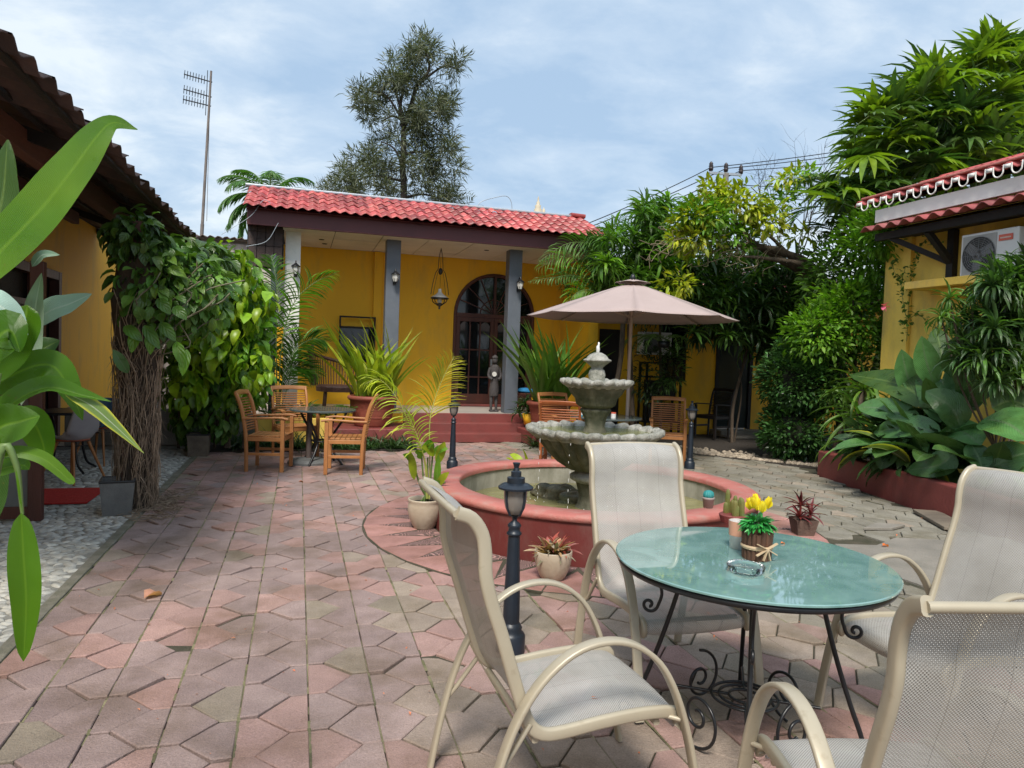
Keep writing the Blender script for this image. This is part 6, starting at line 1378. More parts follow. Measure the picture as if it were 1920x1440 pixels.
for k,(pts,w_,X0) in enumerate((([(1745,765),(1690,722),(1592,702)],64,6.95),([(1725,790),(1665,768),(1608,762)],44,6.9),([(1795,785),(1745,735),(1688,688)],60,7.05),([(1752,725),(1736,675),(1728,630)],42,7.2),([(1768,695),(1764,655),(1754,615)],40,7.3),([(1775,705),(1800,662),(1834,616)],52,7.2),([(1762,792),(1752,742),(1720,703)],54,7.0),([(1802,802),(1782,762),(1736,733)],54,6.95),([(1775,800),(1779,840),(1783,872)],44,6.85),([(1820,830),(1836,860),(1842,884)],40,6.8),([(1705,845),(1660,822),(1630,838)],34,6.8),([(1765,812),(1700,800),(1638,812)],48,6.85),([(1860,765),(1895,752),(1935,765)],66,6.9),([(1845,785),(1890,795),(1935,828)],78,6.8),([(1845,890),(1885,862),(1935,846)],64,6.75),([(1812,765),(1832,705),(1852,650)],56,7.1),([(1850,745),(1862,700),(1888,655)],50,7.15),([(1790,850),(1760,872),(1700,882)],46,6.75),([(1840,835),(1800,808),(1755,818)],52,6.8),([(1700,800),(1668,842),(1650,880)],40,6.8),([(1880,830),(1868,870),(1872,905)],46,6.75),([(1720,760),(1700,700),(1690,655)],40,7.2),([(1830,770),(1800,735),(1790,680)],55,7.1))):
    q=[np.array(PX(x,y,X0+.10*j*(-1)**k))-np.array(LB) for j,(x,y) in enumerate(pts)]; wm=w_*X0/ray(*pts[1])[0]
    f=[.8,1.2,.95,1.45,.7][k%5]; shaped_leaf(q,wm*1.1,m_lf_bigdark if k%4 else m_lf_big,'leaf',t,(-.6,-.6,.55),'paddle' if k%3 else 'ovate',.14,tone=(f,f,f),k=6,across=4)
mb=MB(); crown(mb,(.08,.1,.38),(.34,.7,.36),380,T_lily,.30,30,.5,.6,.2,.3,.8,.2,9,.3); obj('inner_leaves',mb,m_lf_bigdark,t,True)
t=thing('bigleaf_lily','broad glossy leaves at the right edge above the red garden wall','plant',(7.05,5.75,.22))
leaf_parts(t,(0,0,.1),17,.85,.28,m_lf_bigdark,.0,1.2,1.2,'paddle',seed=230,k=10,fold=.12,lo=.9,hi=1.4,across=4,lift=.2)
# round clipped bush
t=thing('round_bush','dense dark glossy bush with two stacked round lobes beside the gravel bed','bush',(7.65,9.6,0)); mb=MB(); T_b=leaf_t(W=.55,k=2,droop=.4,fold=.15)
crown(mb,(0,0,.50),(.58,.55,.50),4200,T_b,.085,60,.34,1.,.2,.45,1.35,.2,1,.8); crown(mb,(.02,0,1.28),(.70,.65,.55),5600,T_b,.085,80,.32,1.,.3,.45,1.4,.2,2,.8); crown(mb,(.1,0,1.70),(.5,.5,.35),1600,T_b,.085,40,.32,1.,.3,.6,1.7,.3,3,.8)
obj('foliage',mb,LEAF('glossy_bush_leaf',(.048,.125,.034),rough=.28,trans=.2,var=.3),t,True); b=MB(); b.blob((0,0,.5),(.30,.28,.30),12,8,.1); b.blob((.03,0,1.3),(.36,.34,.32),12,8,.1); b.tube([(0,0,0),(0,0,.8)],.05,8); obj('shade_core_and_stem',b,MAT('bush_core_shade',(.018,.022,.012),scale=8,rough=1),t,True)  # near-black blobs inside stand for shade between the leaves; the tube is the stem
# strap leaved plant
t=thing('pandan_plant','strap-leaved variegated pandan between the round bush and the big lily','plant',(7.55,8.15,.1))
for k,(x,y,z) in enumerate(((0,0,.75),(-.1,-.2,.35),(.15,.1,1.1))): leaf_parts(t,(x,y,z),26,.75,.045,m_lf_mid,-.1,1.3,1.7,'strap',seed=240+k,k=8,fold=.4,lo=.7,hi=1.6,warm=.3)
b=MB(); b.tube([(0,0,0),(0,0,.8),(.15,.1,1.1)],.04,8); obj('stem',b,m_bark,t,True)
# dark filler under
def shrub(name,label,cat,base,parts,mat,T,stems=None,group=None):
    t=thing(name,label,cat,tuple(base)); base=np.array(base,float)
    for i,(c,r,n,size,kw) in enumerate(parts):
        mb=MB(); m_=kw.pop('mat',mat); T2=kw.pop('T',T); crown(mb,np.array(c)-base,r,n,T2,size,seed=i*7+int(abs(base[0]*10)),**kw); obj('foliage',mb,m_,t,True)
    if stems:
        b=MB()
        for pts,r0,r1 in stems: q=crom([np.array(p_)-base for p_ in pts],4); b.tube(q,np.linspace(r0,r1,len(q)),7)
        obj('trunk',b,m_bark,t,True)
    return t
T_o=leaf_t(W=.42,k=3,droop=.5,fold=.2,shape='ovate'); T_l=leaf_t(W=.22,k=3,droop=.9,fold=.3,shape='lance'); T_s=leaf_t(W=.10,k=3,droop=1.2,fold=.3,shape='strap'); T_c=leaf_t(W=.38,k=3,droop=.7,fold=.15,shape='ovate',twist=.4)
shrub('hibiscus_bush','loose bright green hibiscus bush with a pink bloom in front of the yellow corner','bush',(8.0,9.2,0),[
    (P(1530,620,9.1),(.55,.5,.4),1100,.11,dict(clumps=50,spread=.5,up=.4,lo=.7,hi=1.5)),(P(1600,590,9.0),(.8,.5,.8),2400,.11,dict(clumps=90,spread=.35,up=.3,lo=.5,hi=1.5)),
    (P(1690,640,8.6),(.6,.4,.7),1500,.11,dict(clumps=60,spread=.35,up=.2,lo=.45,hi=1.35)),(P(1580,720,9.2),(.7,.4,.8),1300,.12,dict(clumps=50,spread=.4,up=.0,lo=.35,hi=1.0,mat=m_lf_mid)),
    (P(1640,470,8.9),(.8,.6,.7),2200,.13,dict(clumps=80,spread=.4,up=.3,lo=.5,hi=1.45)),(P(1590,520,9.6),(.9,.5,.9),1800,.13,dict(clumps=70,spread=.4,up=.2,lo=.35,hi=1.1,mat=m_lf_mid)),
    (P(1660,440,8.4),(.45,.3,.3),600,.12,dict(clumps=40,spread=.5,up=.2,lo=.7,hi=1.5))],m_lf_bright,T_c,
    [([(8.0,9.2,0),P(1600,720,9.2),P(1600,560,9.1)],.04,.015),([(8.1,9.2,0),P(1660,700,8.9),P(1690,560,8.6)],.035,.012)])
for k,(x,y) in enumerate(((1658,574),)):
    q=P(x,y,8.0); b=MB(); T=leaf_t(W=.8,k=3,droop=.6,fold=.1); az=np.arange(5)*1.256; scatter(b,T,np.tile((0,0,0),(5,1)),np.stack([np.cos(az),np.full(5,-.5),np.sin(az)],1),.085,np.zeros(5)); tag(obj('hibiscus_bloom',b,m_pink,smooth=True,loc=tuple(q)),'single pink hibiscus bloom at the edge of the bright bush','flower')
# little creeper on the yellow wall
t=thing('wall_creeper','thin creeper with small round leaves climbing the bright yellow wall','climbing plant',(8.05,7.8,2.2)); WB=np.array([8.05,7.8,2.2]); b=MB(); mb=MB(); rg=np.random.default_rng(6)
for pts in ([(1700,640),(1705,560),(1712,500),(1735,450),(1760,455)],[(1690,610),(1720,590),(1745,610)],[(1705,540),(1680,515),(1672,490)],[(1700,600),(1690,540),(1698,500)],[(1740,650),(1760,620),(1800,610)]):
    q=crom([PX(x,y,8.03)-WB for x,y in pts],6); b.tube(q,.004,4); n=len(q)*3; k_=rg.integers(0,len(q),n); scatter(mb,leaf_t(W=.7,k=2,droop=.3),q[k_]+rg.normal(0,.02,(n,3)),rdir(n,rg)+np.array([-.6,-.3,0]),rg.uniform(.05,.085,n),rg.normal(0,.5,n),tints(n,.6,1.3,.2,rg))
obj('stems',b,m_stem,t,True); obj('foliage',mb,m_lf_mid,t,True)
# reed dracaena at the right edge
t=thing('song_of_india','dark dracaena with drooping strap rosettes hanging over the yellow wall ledge at the right edge','shrub',(6.95,5.6,.22)); DB=np.array([6.95,5.6,.22]); b=MB(); rg=np.random.default_rng(15); mb=MB(); mb2=MB()
for k in range(74):
    x=rg.uniform(1800,1970); y=rg.uniform(500,720); 
    if x<1850 and (y>690 or y<600): continue
    q=P(x,y,rg.uniform(5.1,6.1))-DB; rosette(mb if k%3 else mb2,q,40,.30,.034,-.5,1.45,1.5,seed=k,k=4,lo=.5,hi=1.5)
    if k%14==0: b.tube(crom([(rg.uniform(-.1,.1),rg.uniform(-.1,.1),0),q*.5+np.array([.1,0,.1]),q],4),.012,5)
for x,y in ((1765,595),(1790,600),(1780,560),(1820,560),(1870,520),(1890,490)):
    q=P(x,y,5.9)-DB; rosette(mb2,q,26,.24,.024,-.7,1.4,1.6,seed=x,k=4,lo=.6,hi=1.6); b.tube(crom([(0,0,.5),q*.6,q],4),.010,5)
obj('stems',b,m_bark,t,True); obj('foliage',mb,m_lf_dark,t,True); obj('bright_foliage',mb2,m_lf_mid,t,True)

# lady palm / fan clump top right
def fan(mb,c,az,el,size,n,lw,seed,tone=(1,1,1),mbs=None,base=None):
    rg=np.random.default_rng(seed); d=np.array([math.cos(el)*math.cos(az),math.cos(el)*math.sin(az),math.sin(el)]); s_=_u(np.cross(d,[0,0,1.])); u=np.cross(s_,d)
    a=np.linspace(-1.25,1.25,n)+rg.normal(0,.06,n); dd=np.cos(a)[:,None]*d+np.sin(a)[:,None]*s_+u*.12; T=leaf_t(W=lw/size,k=4,droop=rg.uniform(.5,1.3),fold=.3,shape='lance')
    scatter(mb,T,np.tile(c,(n,1)),dd,size*rg.uniform(.8,1.1,n)*(.75+.25*np.cos(a)),rg.normal(0,.15,n),tints(n,.8,1.2,.15,rg)*np.array(tone))
m_lf_palmb=LEAF('bright_palm_leaf', (.16,.265,.020),rough=.35,trans=.35,var=.2); m_lf_palm=LEAF('dark_palm_leaf', (.050,.115,.026),rough=.35,trans=.25,var=.3)
t=thing('tall_leafy_palm','huge clump of broad-fingered palm fronds rising behind the red tiled eave at the top right','palm',(11.5,10.5,0)); MBS=np.array([11.5,10.5,0]); rg=np.random.default_rng(33); A=MB(); Bm=MB(); St=MB(); A3=MB()
outline=[(1560,330),(1600,250),(1640,200),(1700,170),(1740,130),(1800,130),(1850,100),(1900,90),(1960,120),(1960,300),(1900,330),(1800,380),(1700,420),(1620,440),(1570,400)]
def inpoly(x,y,poly):
    c=False; j=len(poly)-1
    for i in range(len(poly)):
        if (poly[i][1]>y)!=(poly[j][1]>y) and x<(poly[j][0]-poly[i][0])*(y-poly[i][1])/(poly[j][1]-poly[i][1])+poly[i][0]: c=not c
        j=i
    return c
cnt=0
while cnt<360:
    x,y=rg.uniform(1540,1980),rg.uniform(80,450)
    if not inpoly(x,y,outline): continue
    cnt+=1; Y=rg.uniform(9.2,12.2); q=P(x,y,Y)-MBS; bright=(rg.uniform()<(.38 if y<300+.0*x and (x-1540)*.55+y<520 else .25)) and Y<11
    mbx=Bm if bright else (A if cnt%2 else A3); az=rg.uniform(-PI,0) if rg.uniform()<.75 else rg.uniform(0,PI); el=rg.normal(.55 if y<250 else .1,.5)
    fan(mbx,q,az,el,rg.uniform(.5,.95),int(rg.integers(7,10)),.125,cnt); 
    e_=np.array([math.cos(az),math.sin(az),.5])*-.5; St.tube([q+e_*.5,q],.008,4,cap=False)
for x,y,az,el in ((1870,100,-1.6,1.3),(1850,95,-2.2,1.2),(1895,110,-.9,1.2),(1640,215,-2.8,.7),(1660,270,-2.9,.5),(1720,190,-2.5,1.0),(1570,345,-2.9,.1),(1745,150,-2.2,1.1),(1800,140,-2.,1.2),(1905,150,-.8,1.0)):
    for j in range(3): fan(Bm,P(x,y+8,10)-MBS,az+rg.normal(0,.3),el+rg.normal(0,.15),.75,9,.13,int(x+j))
for k in range(7): x=rg.uniform(1700,1950); St.tube(crom([(rg.uniform(-1,1),rg.uniform(-1,1),0),P(x,400,11)-MBS,P(x+rg.uniform(-40,40),220,10.5)-MBS],5),.06,7)
obj('fronds',A,m_lf_palm,t,True); obj('mid_fronds',A3,LEAF('olive_palm_leaf',(.075,.145,.035),rough=.4,trans=.25,var=.3),t,True); obj('bright_fronds',Bm,m_lf_palmb,t,True); obj('stems',St,m_stem,t,True)
# lower left skirts of that clump
t=thing('drooping_palm','drooping dark palm fronds under the tall palm beside the bare twigs','palm',(10.6,10.9,0)); QB=np.array([10.6,10.9,0]); A=MB(); St=MB(); rg=np.random.default_rng(35)
for k in range(42):
    x,y=rg.uniform(1545,1680),rg.uniform(330,520); q=P(x,y,rg.uniform(9.9,10.9))-QB; frond(A,St,q,rg.uniform(-PI,-.2)+(0 if k%3 else -.6),rg.uniform(-.1,.8),rg.uniform(.7,1.1),nl=14,ll=.42,lw=.045,bend=1.5,seed=k+300,k=3,tone=(1,1,1))
obj('fronds',A,m_lf_palm,t,True); b=MB(); b.tube([(0,0,0),(0,0,4.2)],.07,8); obj('trunk',b,m_bark,t,True); obj('stems',St,m_stem,t,True)

# vine tree with yellow-green leaves and arching trunk
t=thing('arching_tree','arching tree trunk draped with yellow-green creeper leaves above the umbrella','tree',(9.6,10.8,0)); AB=np.array([9.6,10.8,0]); b=MB()
for pts,r0,r1 in (([(9.75,10.8,0),P(1570,640,10.7),P(1555,550,10.6),P(1520,500,10.6),P(1470,474,10.5),P(1420,462,10.5),P(1375,458,10.4)],.13,.04),([P(1560,560,10.7),P(1510,515,10.8),P(1455,482,10.8),P(1400,445,10.6),P(1370,400,10.6)],.09,.025),([P(1530,520,10.5),P(1500,495,10.3),P(1440,485,10.3),P(1390,480,10.3)],.06,.02),([P(1480,480,10.6),P(1440,440,10.6),P(1400,420,10.6)],.04,.015)):
    q=crom([p_-AB for p_ in pts],6); b.tube(q,np.linspace(r0,r1,len(q))*(1+.12*np.sin(np.arange(len(q))*1.3)),9)
obj('trunk',b,m_bark,t,True)
b=MB(); rg=np.random.default_rng(41)
for k in range(46):
    x=rg.uniform(1240,1480); y0=rg.uniform(430,470); p=[P(x,y0,10.3)-AB]
    for j in range(4): p.append(p[-1]+np.array([rg.normal(-.12,.12),rg.normal(0,.06),rg.normal(-.06,.08)]))
    b.tube(crom(p,3),.006,4,cap=False)
obj('tangled_twigs',b,MAT('pale_twig',(.20,.16,.10),scale=9,rough=.9),t,True)
Y1=MB(); Y2=MB(); rg=np.random.default_rng(42)
for k,(x,y,rx,rz_,n) in enumerate(((1330,395,.55,.42,420),(1390,370,.5,.38,380),(1300,440,.5,.25,300),(1375,440,.5,.25,260),(1435,400,.35,.35,240),(1290,400,.3,.22,180),(1465,360,.22,.22,90),(1270,520,.35,.25,130),(1480,320,.22,.10,60),(1505,318,.25,.09,60),(1340,345,.35,.15,140),(1500,430,.25,.12,50))):
    crown(Y1 if k%3 else Y2,P(x,y+14,10.2+.1*(k%4))-AB,(rx*1.15,.5,rz_*1.0),int(n*1.4),T_c,.15,18,.42,.5,.1,.55,1.4,.3,k+50,.3)
obj('yellow_foliage',Y1,m_lf_yellow,t,True); obj('green_foliage',Y2,m_lf_bright,t,True)
t=thing('bare_tree','leafless twiggy tree rising against the sky left of the tall palm','tree',(10.9,12,0)); BB=np.array([10.9,12,0]); b=MB(); rg=np.random.default_rng(44)
def twig(p,d,L_,r,dep):
    n=5; pts=[p]
    for i in range(n): d=_u(d+rg.normal(0,.16,3)); pts.append(pts[-1]+d*L_/n)
    b.tube(crom(pts,2),np.linspace(r,r*.45,len(crom(pts,2))),4,cap=False)
    if dep>0:
        for k in range(int(rg.integers(2,5))): j=int(rg.integers(2,n+1)); twig(pts[j],_u(d+rg.normal(0,.55,3)*np.array([1,.6,.7])),L_*rg.uniform(.5,.75),r*.5,dep-1)
b.tube(crom([(0,0,0),P(1500,560,12)-BB,P(1490,500,12)-BB],4),np.linspace(.06,.03,9),6)
for x,y,x2,y2 in ((1490,500,1510,330),(1480,520,1430,420),(1500,500,1560,440),(1495,480,1490,300),(1470,430,1440,300),(1430,420,1410,330),(1500,480,1540,350)):
    a_=P(x,y,12)-BB; c_=P(x2,y2,12)-BB; twig(a_,_u(c_-a_),np.linalg.norm(c_-a_)*.8,.017,3)
obj('branches',b,MAT('dark_twig_bark',(.05,.04,.035),scale=9,rough=.9),t,True)

# dark trees over the annex
def spiky_tree(name,label,base,spots,n,size,lw,mat,mat2,seed,Yr,trunk):
    t=thing(name,label,'tree',tuple(base)); base=np.array(base,float); A=MB(); B_=MB(); b=MB(); rg=np.random.default_rng(seed)
    for k in range(n):
        x0,y0,x1,y1=spots[k%len(spots)]; q=P(rg.uniform(x0,x1),rg.uniform(y0,y1),rg.uniform(*Yr))-base; rosette(A if rg.uniform()<.72 else B_,q,int(rg.integers(16,26)),size*rg.uniform(.7,1.15),lw,-.4,1.4,1.3,seed=int(rg.integers(1e6)),k=3,lo=.4,hi=1.4,warm=.2)
    for pts,r0,r1 in trunk: q=crom([np.array(p_)-base for p_ in pts],4); b.tube(q,np.linspace(r0,r1,len(q)),8)
    obj('foliage',A,mat,t,True); obj('light_foliage',B_,mat2,t,True); obj('trunk',b,m_bark,t,True); return t
spiky_tree('dracaena_tree','dark spiky dracaena tree rising behind the umbrella',(6.9,11.6,0),[(1200,380,1260,470),(1190,460,1300,560),(1120,440,1230,540),(1230,480,1420,560),(1150,500,1350,560)],130,.40,.05,m_lf_mid,m_lf_bright,71,(11.0,12.3),[([(P(1238,830,12.6)[0],12.6,0),P(1238,640,12.5),P(1235,500,11.9)],.03,.02)])
spiky_tree('dracaena_tree','shaded dracaena tree with hanging rosettes between the umbrella and the round bush',(9.0,11.9,0),[(1380,500,1520,600),(1300,560,1420,640),(1400,560,1500,680),(1330,470,1540,560),(1430,600,1530,660)],150,.42,.05,m_lf_dark,m_lf_mid,72,(11.0,12.6),[([(8.10,11.96,0),P(1375,760,11.96),P(1400,660,11.9),P(1420,560,11.8)],.035,.02),([(8.25,12.1,0),P(1390,740,12),P(1385,690,12)],.02,.012)])
crownleaf=MB()
shrub('broad_leaf_tree','mid green leafy tree in front of the annex roof','tree',(6.2,12.4,0),[
    (P(1180,470,12.2),(.9,.6,.5),1500,.14,dict(clumps=50,spread=.45,lo=.5,hi=1.5,warm=.3)),(P(1100,520,12.3),(.7,.5,.35),700,.14,dict(clumps=40,spread=.45,lo=.5,hi=1.3)),
    (P(1280,500,11.8),(1.2,.5,.5),1800,.15,dict(clumps=60,spread=.4,lo=.4,hi=1.1,mat=m_lf_mid)),(P(1400,520,12),(1.2,.5,.6),1800,.15,dict(clumps=60,spread=.4,lo=.4,hi=1.2,mat=m_lf_dark)),(P(1480,560,11.9),(.8,.5,.8),1500,.14,dict(clumps=60,spread=.4,lo=.35,hi=1.1,mat=m_lf_dark)),
    (P(1240,580,12.2),(.9,.4,.3),700,.14,dict(clumps=40,spread=.4,lo=.4,hi=1.2,mat=m_lf_dark)),(P(1260,690,12.2),(.25,.2,.6),260,.15,dict(clumps=20,spread=.4,lo=.5,hi=1.2,mat=m_lf_mid)),(P(1225,700,12.3),(.5,.3,.9),500,.13,dict(clumps=40,spread=.35,lo=.3,hi=.9,mat=m_lf_dark))],m_lf_mid,T_l,
    [([(6.2,12.4,0),P(1180,620,12.3),P(1180,480,12.2)],.06,.03)])
t=thing('fern_palm','feathery palm fronds reaching over the umbrella from the house corner','palm',(5.3,12.1,0)); FPB=(5.3,12.1,0)
for k,pts in enumerate(([(1170,560),(1110,500),(1060,480),(1005,505)],[(1180,540),(1120,470),(1070,455),(1010,490)],[(1170,570),(1090,520),(1040,520),(990,528)],[(1170,560),(1140,480),(1150,430),(1180,400)],[(1160,560),(1130,500),(1110,460),(1090,450)],[(1180,560),(1200,480),(1230,450),(1260,470)],[(1160,570),(1110,545),(1080,550),(1060,580)],[(1180,560),(1160,500),(1130,455),(1100,440)])):
    custom_frond(t,[at(x,y,12.0-.1*j,FPB) for j,(x,y) in enumerate(pts)],24,.42 if k!=2 else .2,.035,m_lf_mid if k%3 else m_lf_bright,m_stem,k+400,droop=.9,start=.15,sr=.012)
b=MB(); b.tube(crom([(0,0,0),at(1160,700,12.1,FPB),at(1170,560,12.1,FPB)],4),.05,8); obj('trunk',b,m_bark,t,True)
# hanging creeper over annex window
t=thing('hanging_fern','long pale hanging fern fronds in front of the annex window','fern',(7.3,12.0,1.9)); mb=MB(); ms=MB()
for k in range(12): frond(mb,ms,(RNG.uniform(-.12,.12),RNG.uniform(-.1,.1),0),RNG.uniform(0,6.28),.5,.95,nl=18,ll=.14,lw=.018,bend=2.6,seed=k+60,k=2,tone=(1.6,1.4,1.6))
q=P(1245,640,12.0); t.location=tuple(q); obj('fronds',mb,m_lf_mid,t,True); obj('stems',ms,m_stem,t,True)
b=MB(); b.lathe([(0,-.12),(.09,-.12),(.12,.0),(0,-.01)],16); obj('pot',b,m_black,t,True)

# ================================================================== SKYLINE: casuarina, coconut, antenna, pole, wires, finial
t=thing('casuarina_tree','tall wispy casuarina tree rising behind the red tiled roof','tree',(3.6,25,0)); TB=np.array([3.6,25,0]); b=MB()
tr_pts=[(3.5,25,0),P(757,380,25),P(755,320,25),P(757,270,25),P(757,240,25),P(770,200,25),P(782,160,25),P(800,140,25),P(805,120,25),P(795,90,25)]
branches=[(tr_pts[:],.13,.035),([P(757,240,25),P(750,200,25),P(758,165,25)],.10,.04),([P(755,225,25),P(735,218,25),P(715,228,25)],.05,.02),([P(757,250,25),P(790,225,25),P(830,250,25)],.06,.02),([P(757,290,25),P(790,285,25),P(830,310,25)],.06,.02),([P(757,320,25),P(740,280,25),P(715,265,25)],.05,.02),([P(757,370,25),P(800,365,25),P(850,385,25)],.05,.02),([P(757,340,25),P(700,330,24.8),P(650,345,24.6)],.05,.02),([P(760,235,25),P(725,180,25),P(690,170,25)],.05,.02),([P(782,160,25),P(830,125,25),P(860,130,25)],.05,.02),([P(750,200,25),P(735,150,25),P(730,130,25)],.04,.02)]
for pts,r0,r1 in branches: q=crom([p_-TB for p_ in pts],5); b.tube(q,np.linspace(r0,r1,len(q)),7)
obj('trunk',b,MAT('dark_bark',(.045,.035,.03),scale=6,rough=.9),t,True)
A=MB(); rg=np.random.default_rng(90); T_n=leaf_t(W=.11,k=2,droop=.9,fold=.2,shape='lance')
blobs=[(788,74,12,16,180),(775,110,32,26,420),(812,108,26,20,340),(860,130,28,16,260),(700,175,36,22,420),(735,150,34,28,440),(680,190,22,16,200),(780,150,45,26,420),(730,120,14,14,70),(705,200,30,22,300),(800,200,45,30,620),(840,190,30,24,360),(780,240,40,32,520),(820,260,35,30,480),(845,280,18,18,200),(720,260,30,18,220),(700,290,40,26,380),(790,300,45,30,600),(830,320,36,28,460),(800,350,55,26,560),(845,365,26,20,260),(730,340,40,30,420),(680,320,36,24,360),(690,360,50,24,480),(640,330,30,18,240),(630,350,34,16,260),(610,355,26,10,130),(655,375,40,12,240),(870,385,20,12,60),(750,200,30,30,160)]
for k,(x,y,rx,ry,n) in enumerate(blobs):
    m=int(n*1.6); mk=max(4,m//105); cx=rg.normal(0,.5,mk)*rx; cy=rg.normal(0,.45,mk)*ry; kk=rg.integers(0,mk,m)
    c=np.array([P(x+cx[i],y+cy[i],25+rg.normal(0,.6)) for i in range(mk)])-TB; pos=c[kk]+rg.normal(0,.12,(m,3)); d=rdir(m,rg)*.75+np.array([0,0,.35]); d+=(pos-c[kk])*4; scatter(A,T_n,pos,d,rg.uniform(.22,.45,m),rg.normal(0,1,m),tints(m,.55,1.45,.15,rg))
    for j in range(max(2,mk//2)): i=rg.integers(0,mk); 
obj('crown',A,m_lf_needle,t,True)
t=thing('coconut_palm','coconut palm crown showing above the left end of the red roof','palm',(-.6,22,0)); A=MB(); St=MB(); q=P(505,372,22)-np.array([-.6,22,0])
for k,(a,el) in enumerate(((PI,.9),(PI,.3),(2.6,1.2),(0.,.7),(.3,1.1),(1.5,1.3),(-1.5,.9),(-2.4,.6),(-.7,.5),(PI,-.1),(2.9,-.4),(.1,.2),(1.2,.5))): frond(A,St,q,a,el,1.7,nl=44,ll=.55,lw=.045,bend=1.9,seed=k+500,k=3,vee=-.45,sr=.02,tone=(.9,1.,1.05))
obj('fronds',A,m_lf_mid,t,True); obj('stems',St,m_stem,t,True); b=MB(); b.tube([(0,0,0),tuple(q)],[.16,.10],10); obj('trunk',b,m_bark,t,True)

t=thing('tv_antenna','tall thin mast carrying three small comb-like antennas','antenna',(-2.5,20,0)); b=MB(); top=P(396,133,20)-np.array([-2.5,20,0]); bot=P(378,445,20)-np.array([-2.5,20,0]); mast=lambda f: bot+(top-bot)*f
b.tube([tuple(bot-(top-bot)*1.02),tuple(bot+(top-bot)*.08)],.045,8); b.tube([tuple(mast(.05)),tuple(mast(1.))],[.038,.026],8); b.tube([mast(.1)+np.array([.1,0,0]),mast(.72)+np.array([.02,0,0])],.006,4); obj('mast',b,MAT('weathered_tube',(.20,.17,.15),(.12,.10,.09),scale=5,rough=.6),t,True)
for k,y in enumerate((150,178,195)):
    a_=P(398-k*1.2,y+4,20)-np.array([-2.5,20,0]); e_=P(345-k*1.,y-11+ (k>1)*2,20)-np.array([-2.5,20,0]); b=MB(); b.tube([a_,e_],.016,5); n=9
    for j in range(n): p_=a_+(e_-a_)*(.18+.8*j/(n-1)); hh=.12 if j else .28; b.tube([p_+np.array([0,-.05,-hh]),p_+np.array([0,.05,hh])],.009,4)
    obj('antenna_array',b,m_black,t)
t=thing('utility_pole','concrete utility pole with a crossarm and three dark insulators','pole',(14.1,22,0)); UB=np.array([14.1,22,0]); b=MB(); q=P(1361,330,22)-UB; b.tube([(q[0],0,0),(q[0],0,q[2]+.1)],[.16,.10],10); obj('post',b,m_concrete,t,True)
b=MB(); b.beam(P(1330,324,22)-UB,P(1390,328,22)-UB,.08,.08); obj('crossarm',b,m_galv,t)
ins=[P(1333,318,22),P(1361,320,22),P(1389,324,22)]
for p_ in ins: b=MB(); b.lathe([(0,-.04),(.07,-.04),(.085,.05),(.06,.08),(.085,.12),(.06,.16),(.075,.2),(.03,.27),(0,.28)],10,tuple(p_-UB)); obj('insulator',b,m_insul,t,True)
wires=[((1100,412),(1333,314),(1620,268)),((1105,418),(1361,316),(1620,276)),((1120,425),(1389,320),(1620,290)),((1130,430),(1350,345),(1620,345)),((1130,438),(1350,362),(1620,372))]
for k,(a_,m_,e_) in enumerate(wires):
    b=MB(); A_=P(*a_,22); M_=P(*m_,22); E_=P(*e_,22)
    def sag(p,q,s_): return [p+(q-p)*f-np.array([0,0,s_*4*f*(1-f)]) for f in np.linspace(0,1,12)]
    b.tube(sag(A_+(A_-M_)*.6,M_,.15)+sag(M_,E_+(E_-M_)*1.2,.18)[1:],.016,5)
    tag(obj('power_line',b,m_black,smooth=True),['topmost power line, carried by the left insulator','power line carried by the middle insulator','power line carried by the right insulator','thin cable below the crossarm','lowest thin cable passing behind the yellow-green tree'][k],'cable','power lines behind the garden')
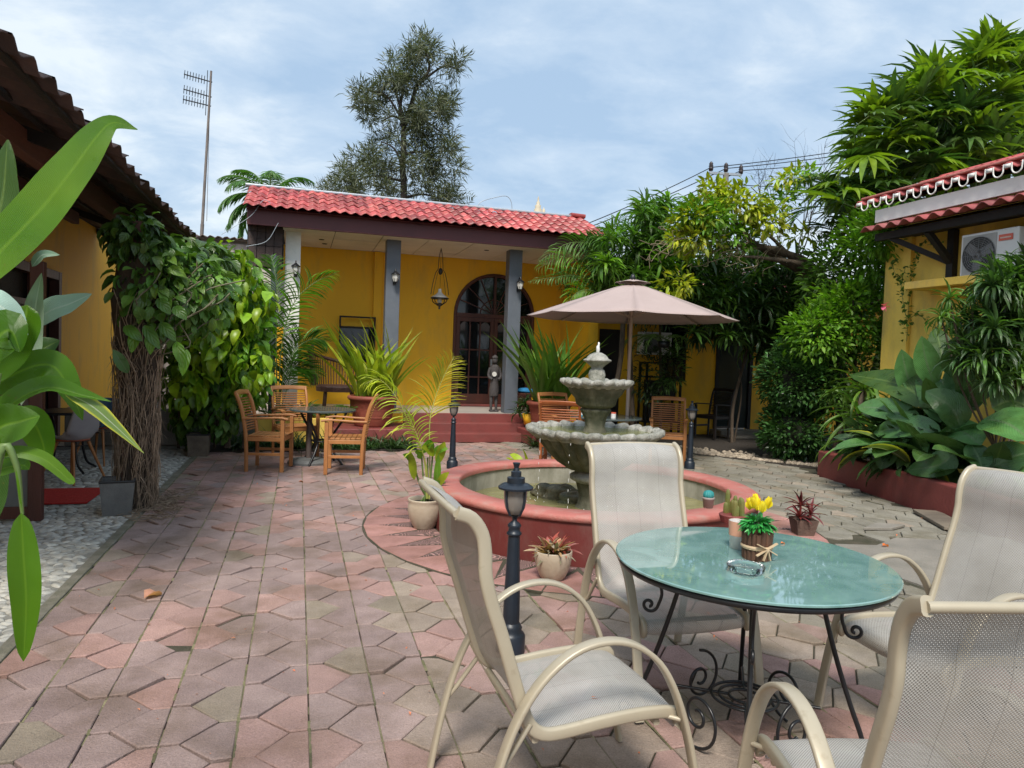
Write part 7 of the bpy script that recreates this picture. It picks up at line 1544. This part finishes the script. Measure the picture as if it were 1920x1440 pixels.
t=thing('roof_finial','small cream stupa-like finial standing behind the red roof','finial',tuple(P(1008,410,22))); b=MB(); b.lathe([(.16,-5),(.16,.0),(.12,.02),(.13,.3),(.09,.33),(.10,.42),(.05,.45),(.06,.52),(.025,.56),(.03,.62),(0,.74)],12); b.lathe([(.05,0),(.05,.3),(.02,.33),(.0,.4)],8,(.20,0,0)); obj('spire',b,m_fin,t,True)
b=MB(); b.tube(crom([P(890,402,16),P(900,380,16),P(930,370,16),P(950,368,16),P(959,380,16),P(960,402,16)],6),.008,5); tag(obj('bent_wire',b,m_galv,smooth=True),'thin bent wire looping above the red roof ridge','wire')
for k,pts in enumerate(([(415,440),(470,405),(495,375),(518,392)],[(462,462),(500,452),(522,418)],)):
    b=MB(); b.tube(crom([P(x,y,12.2) for x,y in pts],6),.0045,5); tag(obj('service_cable',b,m_galv,smooth=True),['upper pale cable running from the roof corner to the left','lower pale cable looping under the roof corner'][k],'cable')
# distant tree line so the horizon is closed
mb=MB(); rg=np.random.default_rng(77); n=14000; ang=rg.uniform(-1.1,1.35,n); R_=rg.uniform(34,44,n); pos=np.stack([R_*np.sin(ang),R_*np.cos(ang),rg.uniform(0,3.6,n)*(1+.2*np.sin(ang*9))],1)
scatter(mb,leaf_t(W=.6,k=1,droop=.2),pos,rdir(n,rg),rg.uniform(.8,1.5,n),rg.normal(0,1,n),tints(n,.5,1.2,.2,rg)); tag(obj('far_trees',mb,m_lf_dark,smooth=True),'low line of dark trees far behind the houses','trees',kind='stuff')

mb=MB(); rg=np.random.default_rng(123); n=260; pos=[]
while len(pos)<n:
    x,y=rg.uniform(-1.25,6.2),rg.uniform(1.2,11.5)
    if math.hypot(x-PC[0],y-PC[1])>1.6 and inside(x,y): pos.append((x,y,.008))
pos=np.array(pos); d=rdir(n,rg); d[:,2]*=.15; scatter(mb,leaf_t(W=.5,k=2,droop=.8,fold=.3),pos,d,rg.uniform(.008,.032,n)*rg.uniform(.5,1.2,n),rg.normal(0,.3,n),tints(n,.4,1.6,.4,rg)); tag(obj('leaf_litter',mb,m_dryleaf,smooth=True),'tiny dry leaf and grit litter scattered over the paving','litter',kind='stuff')
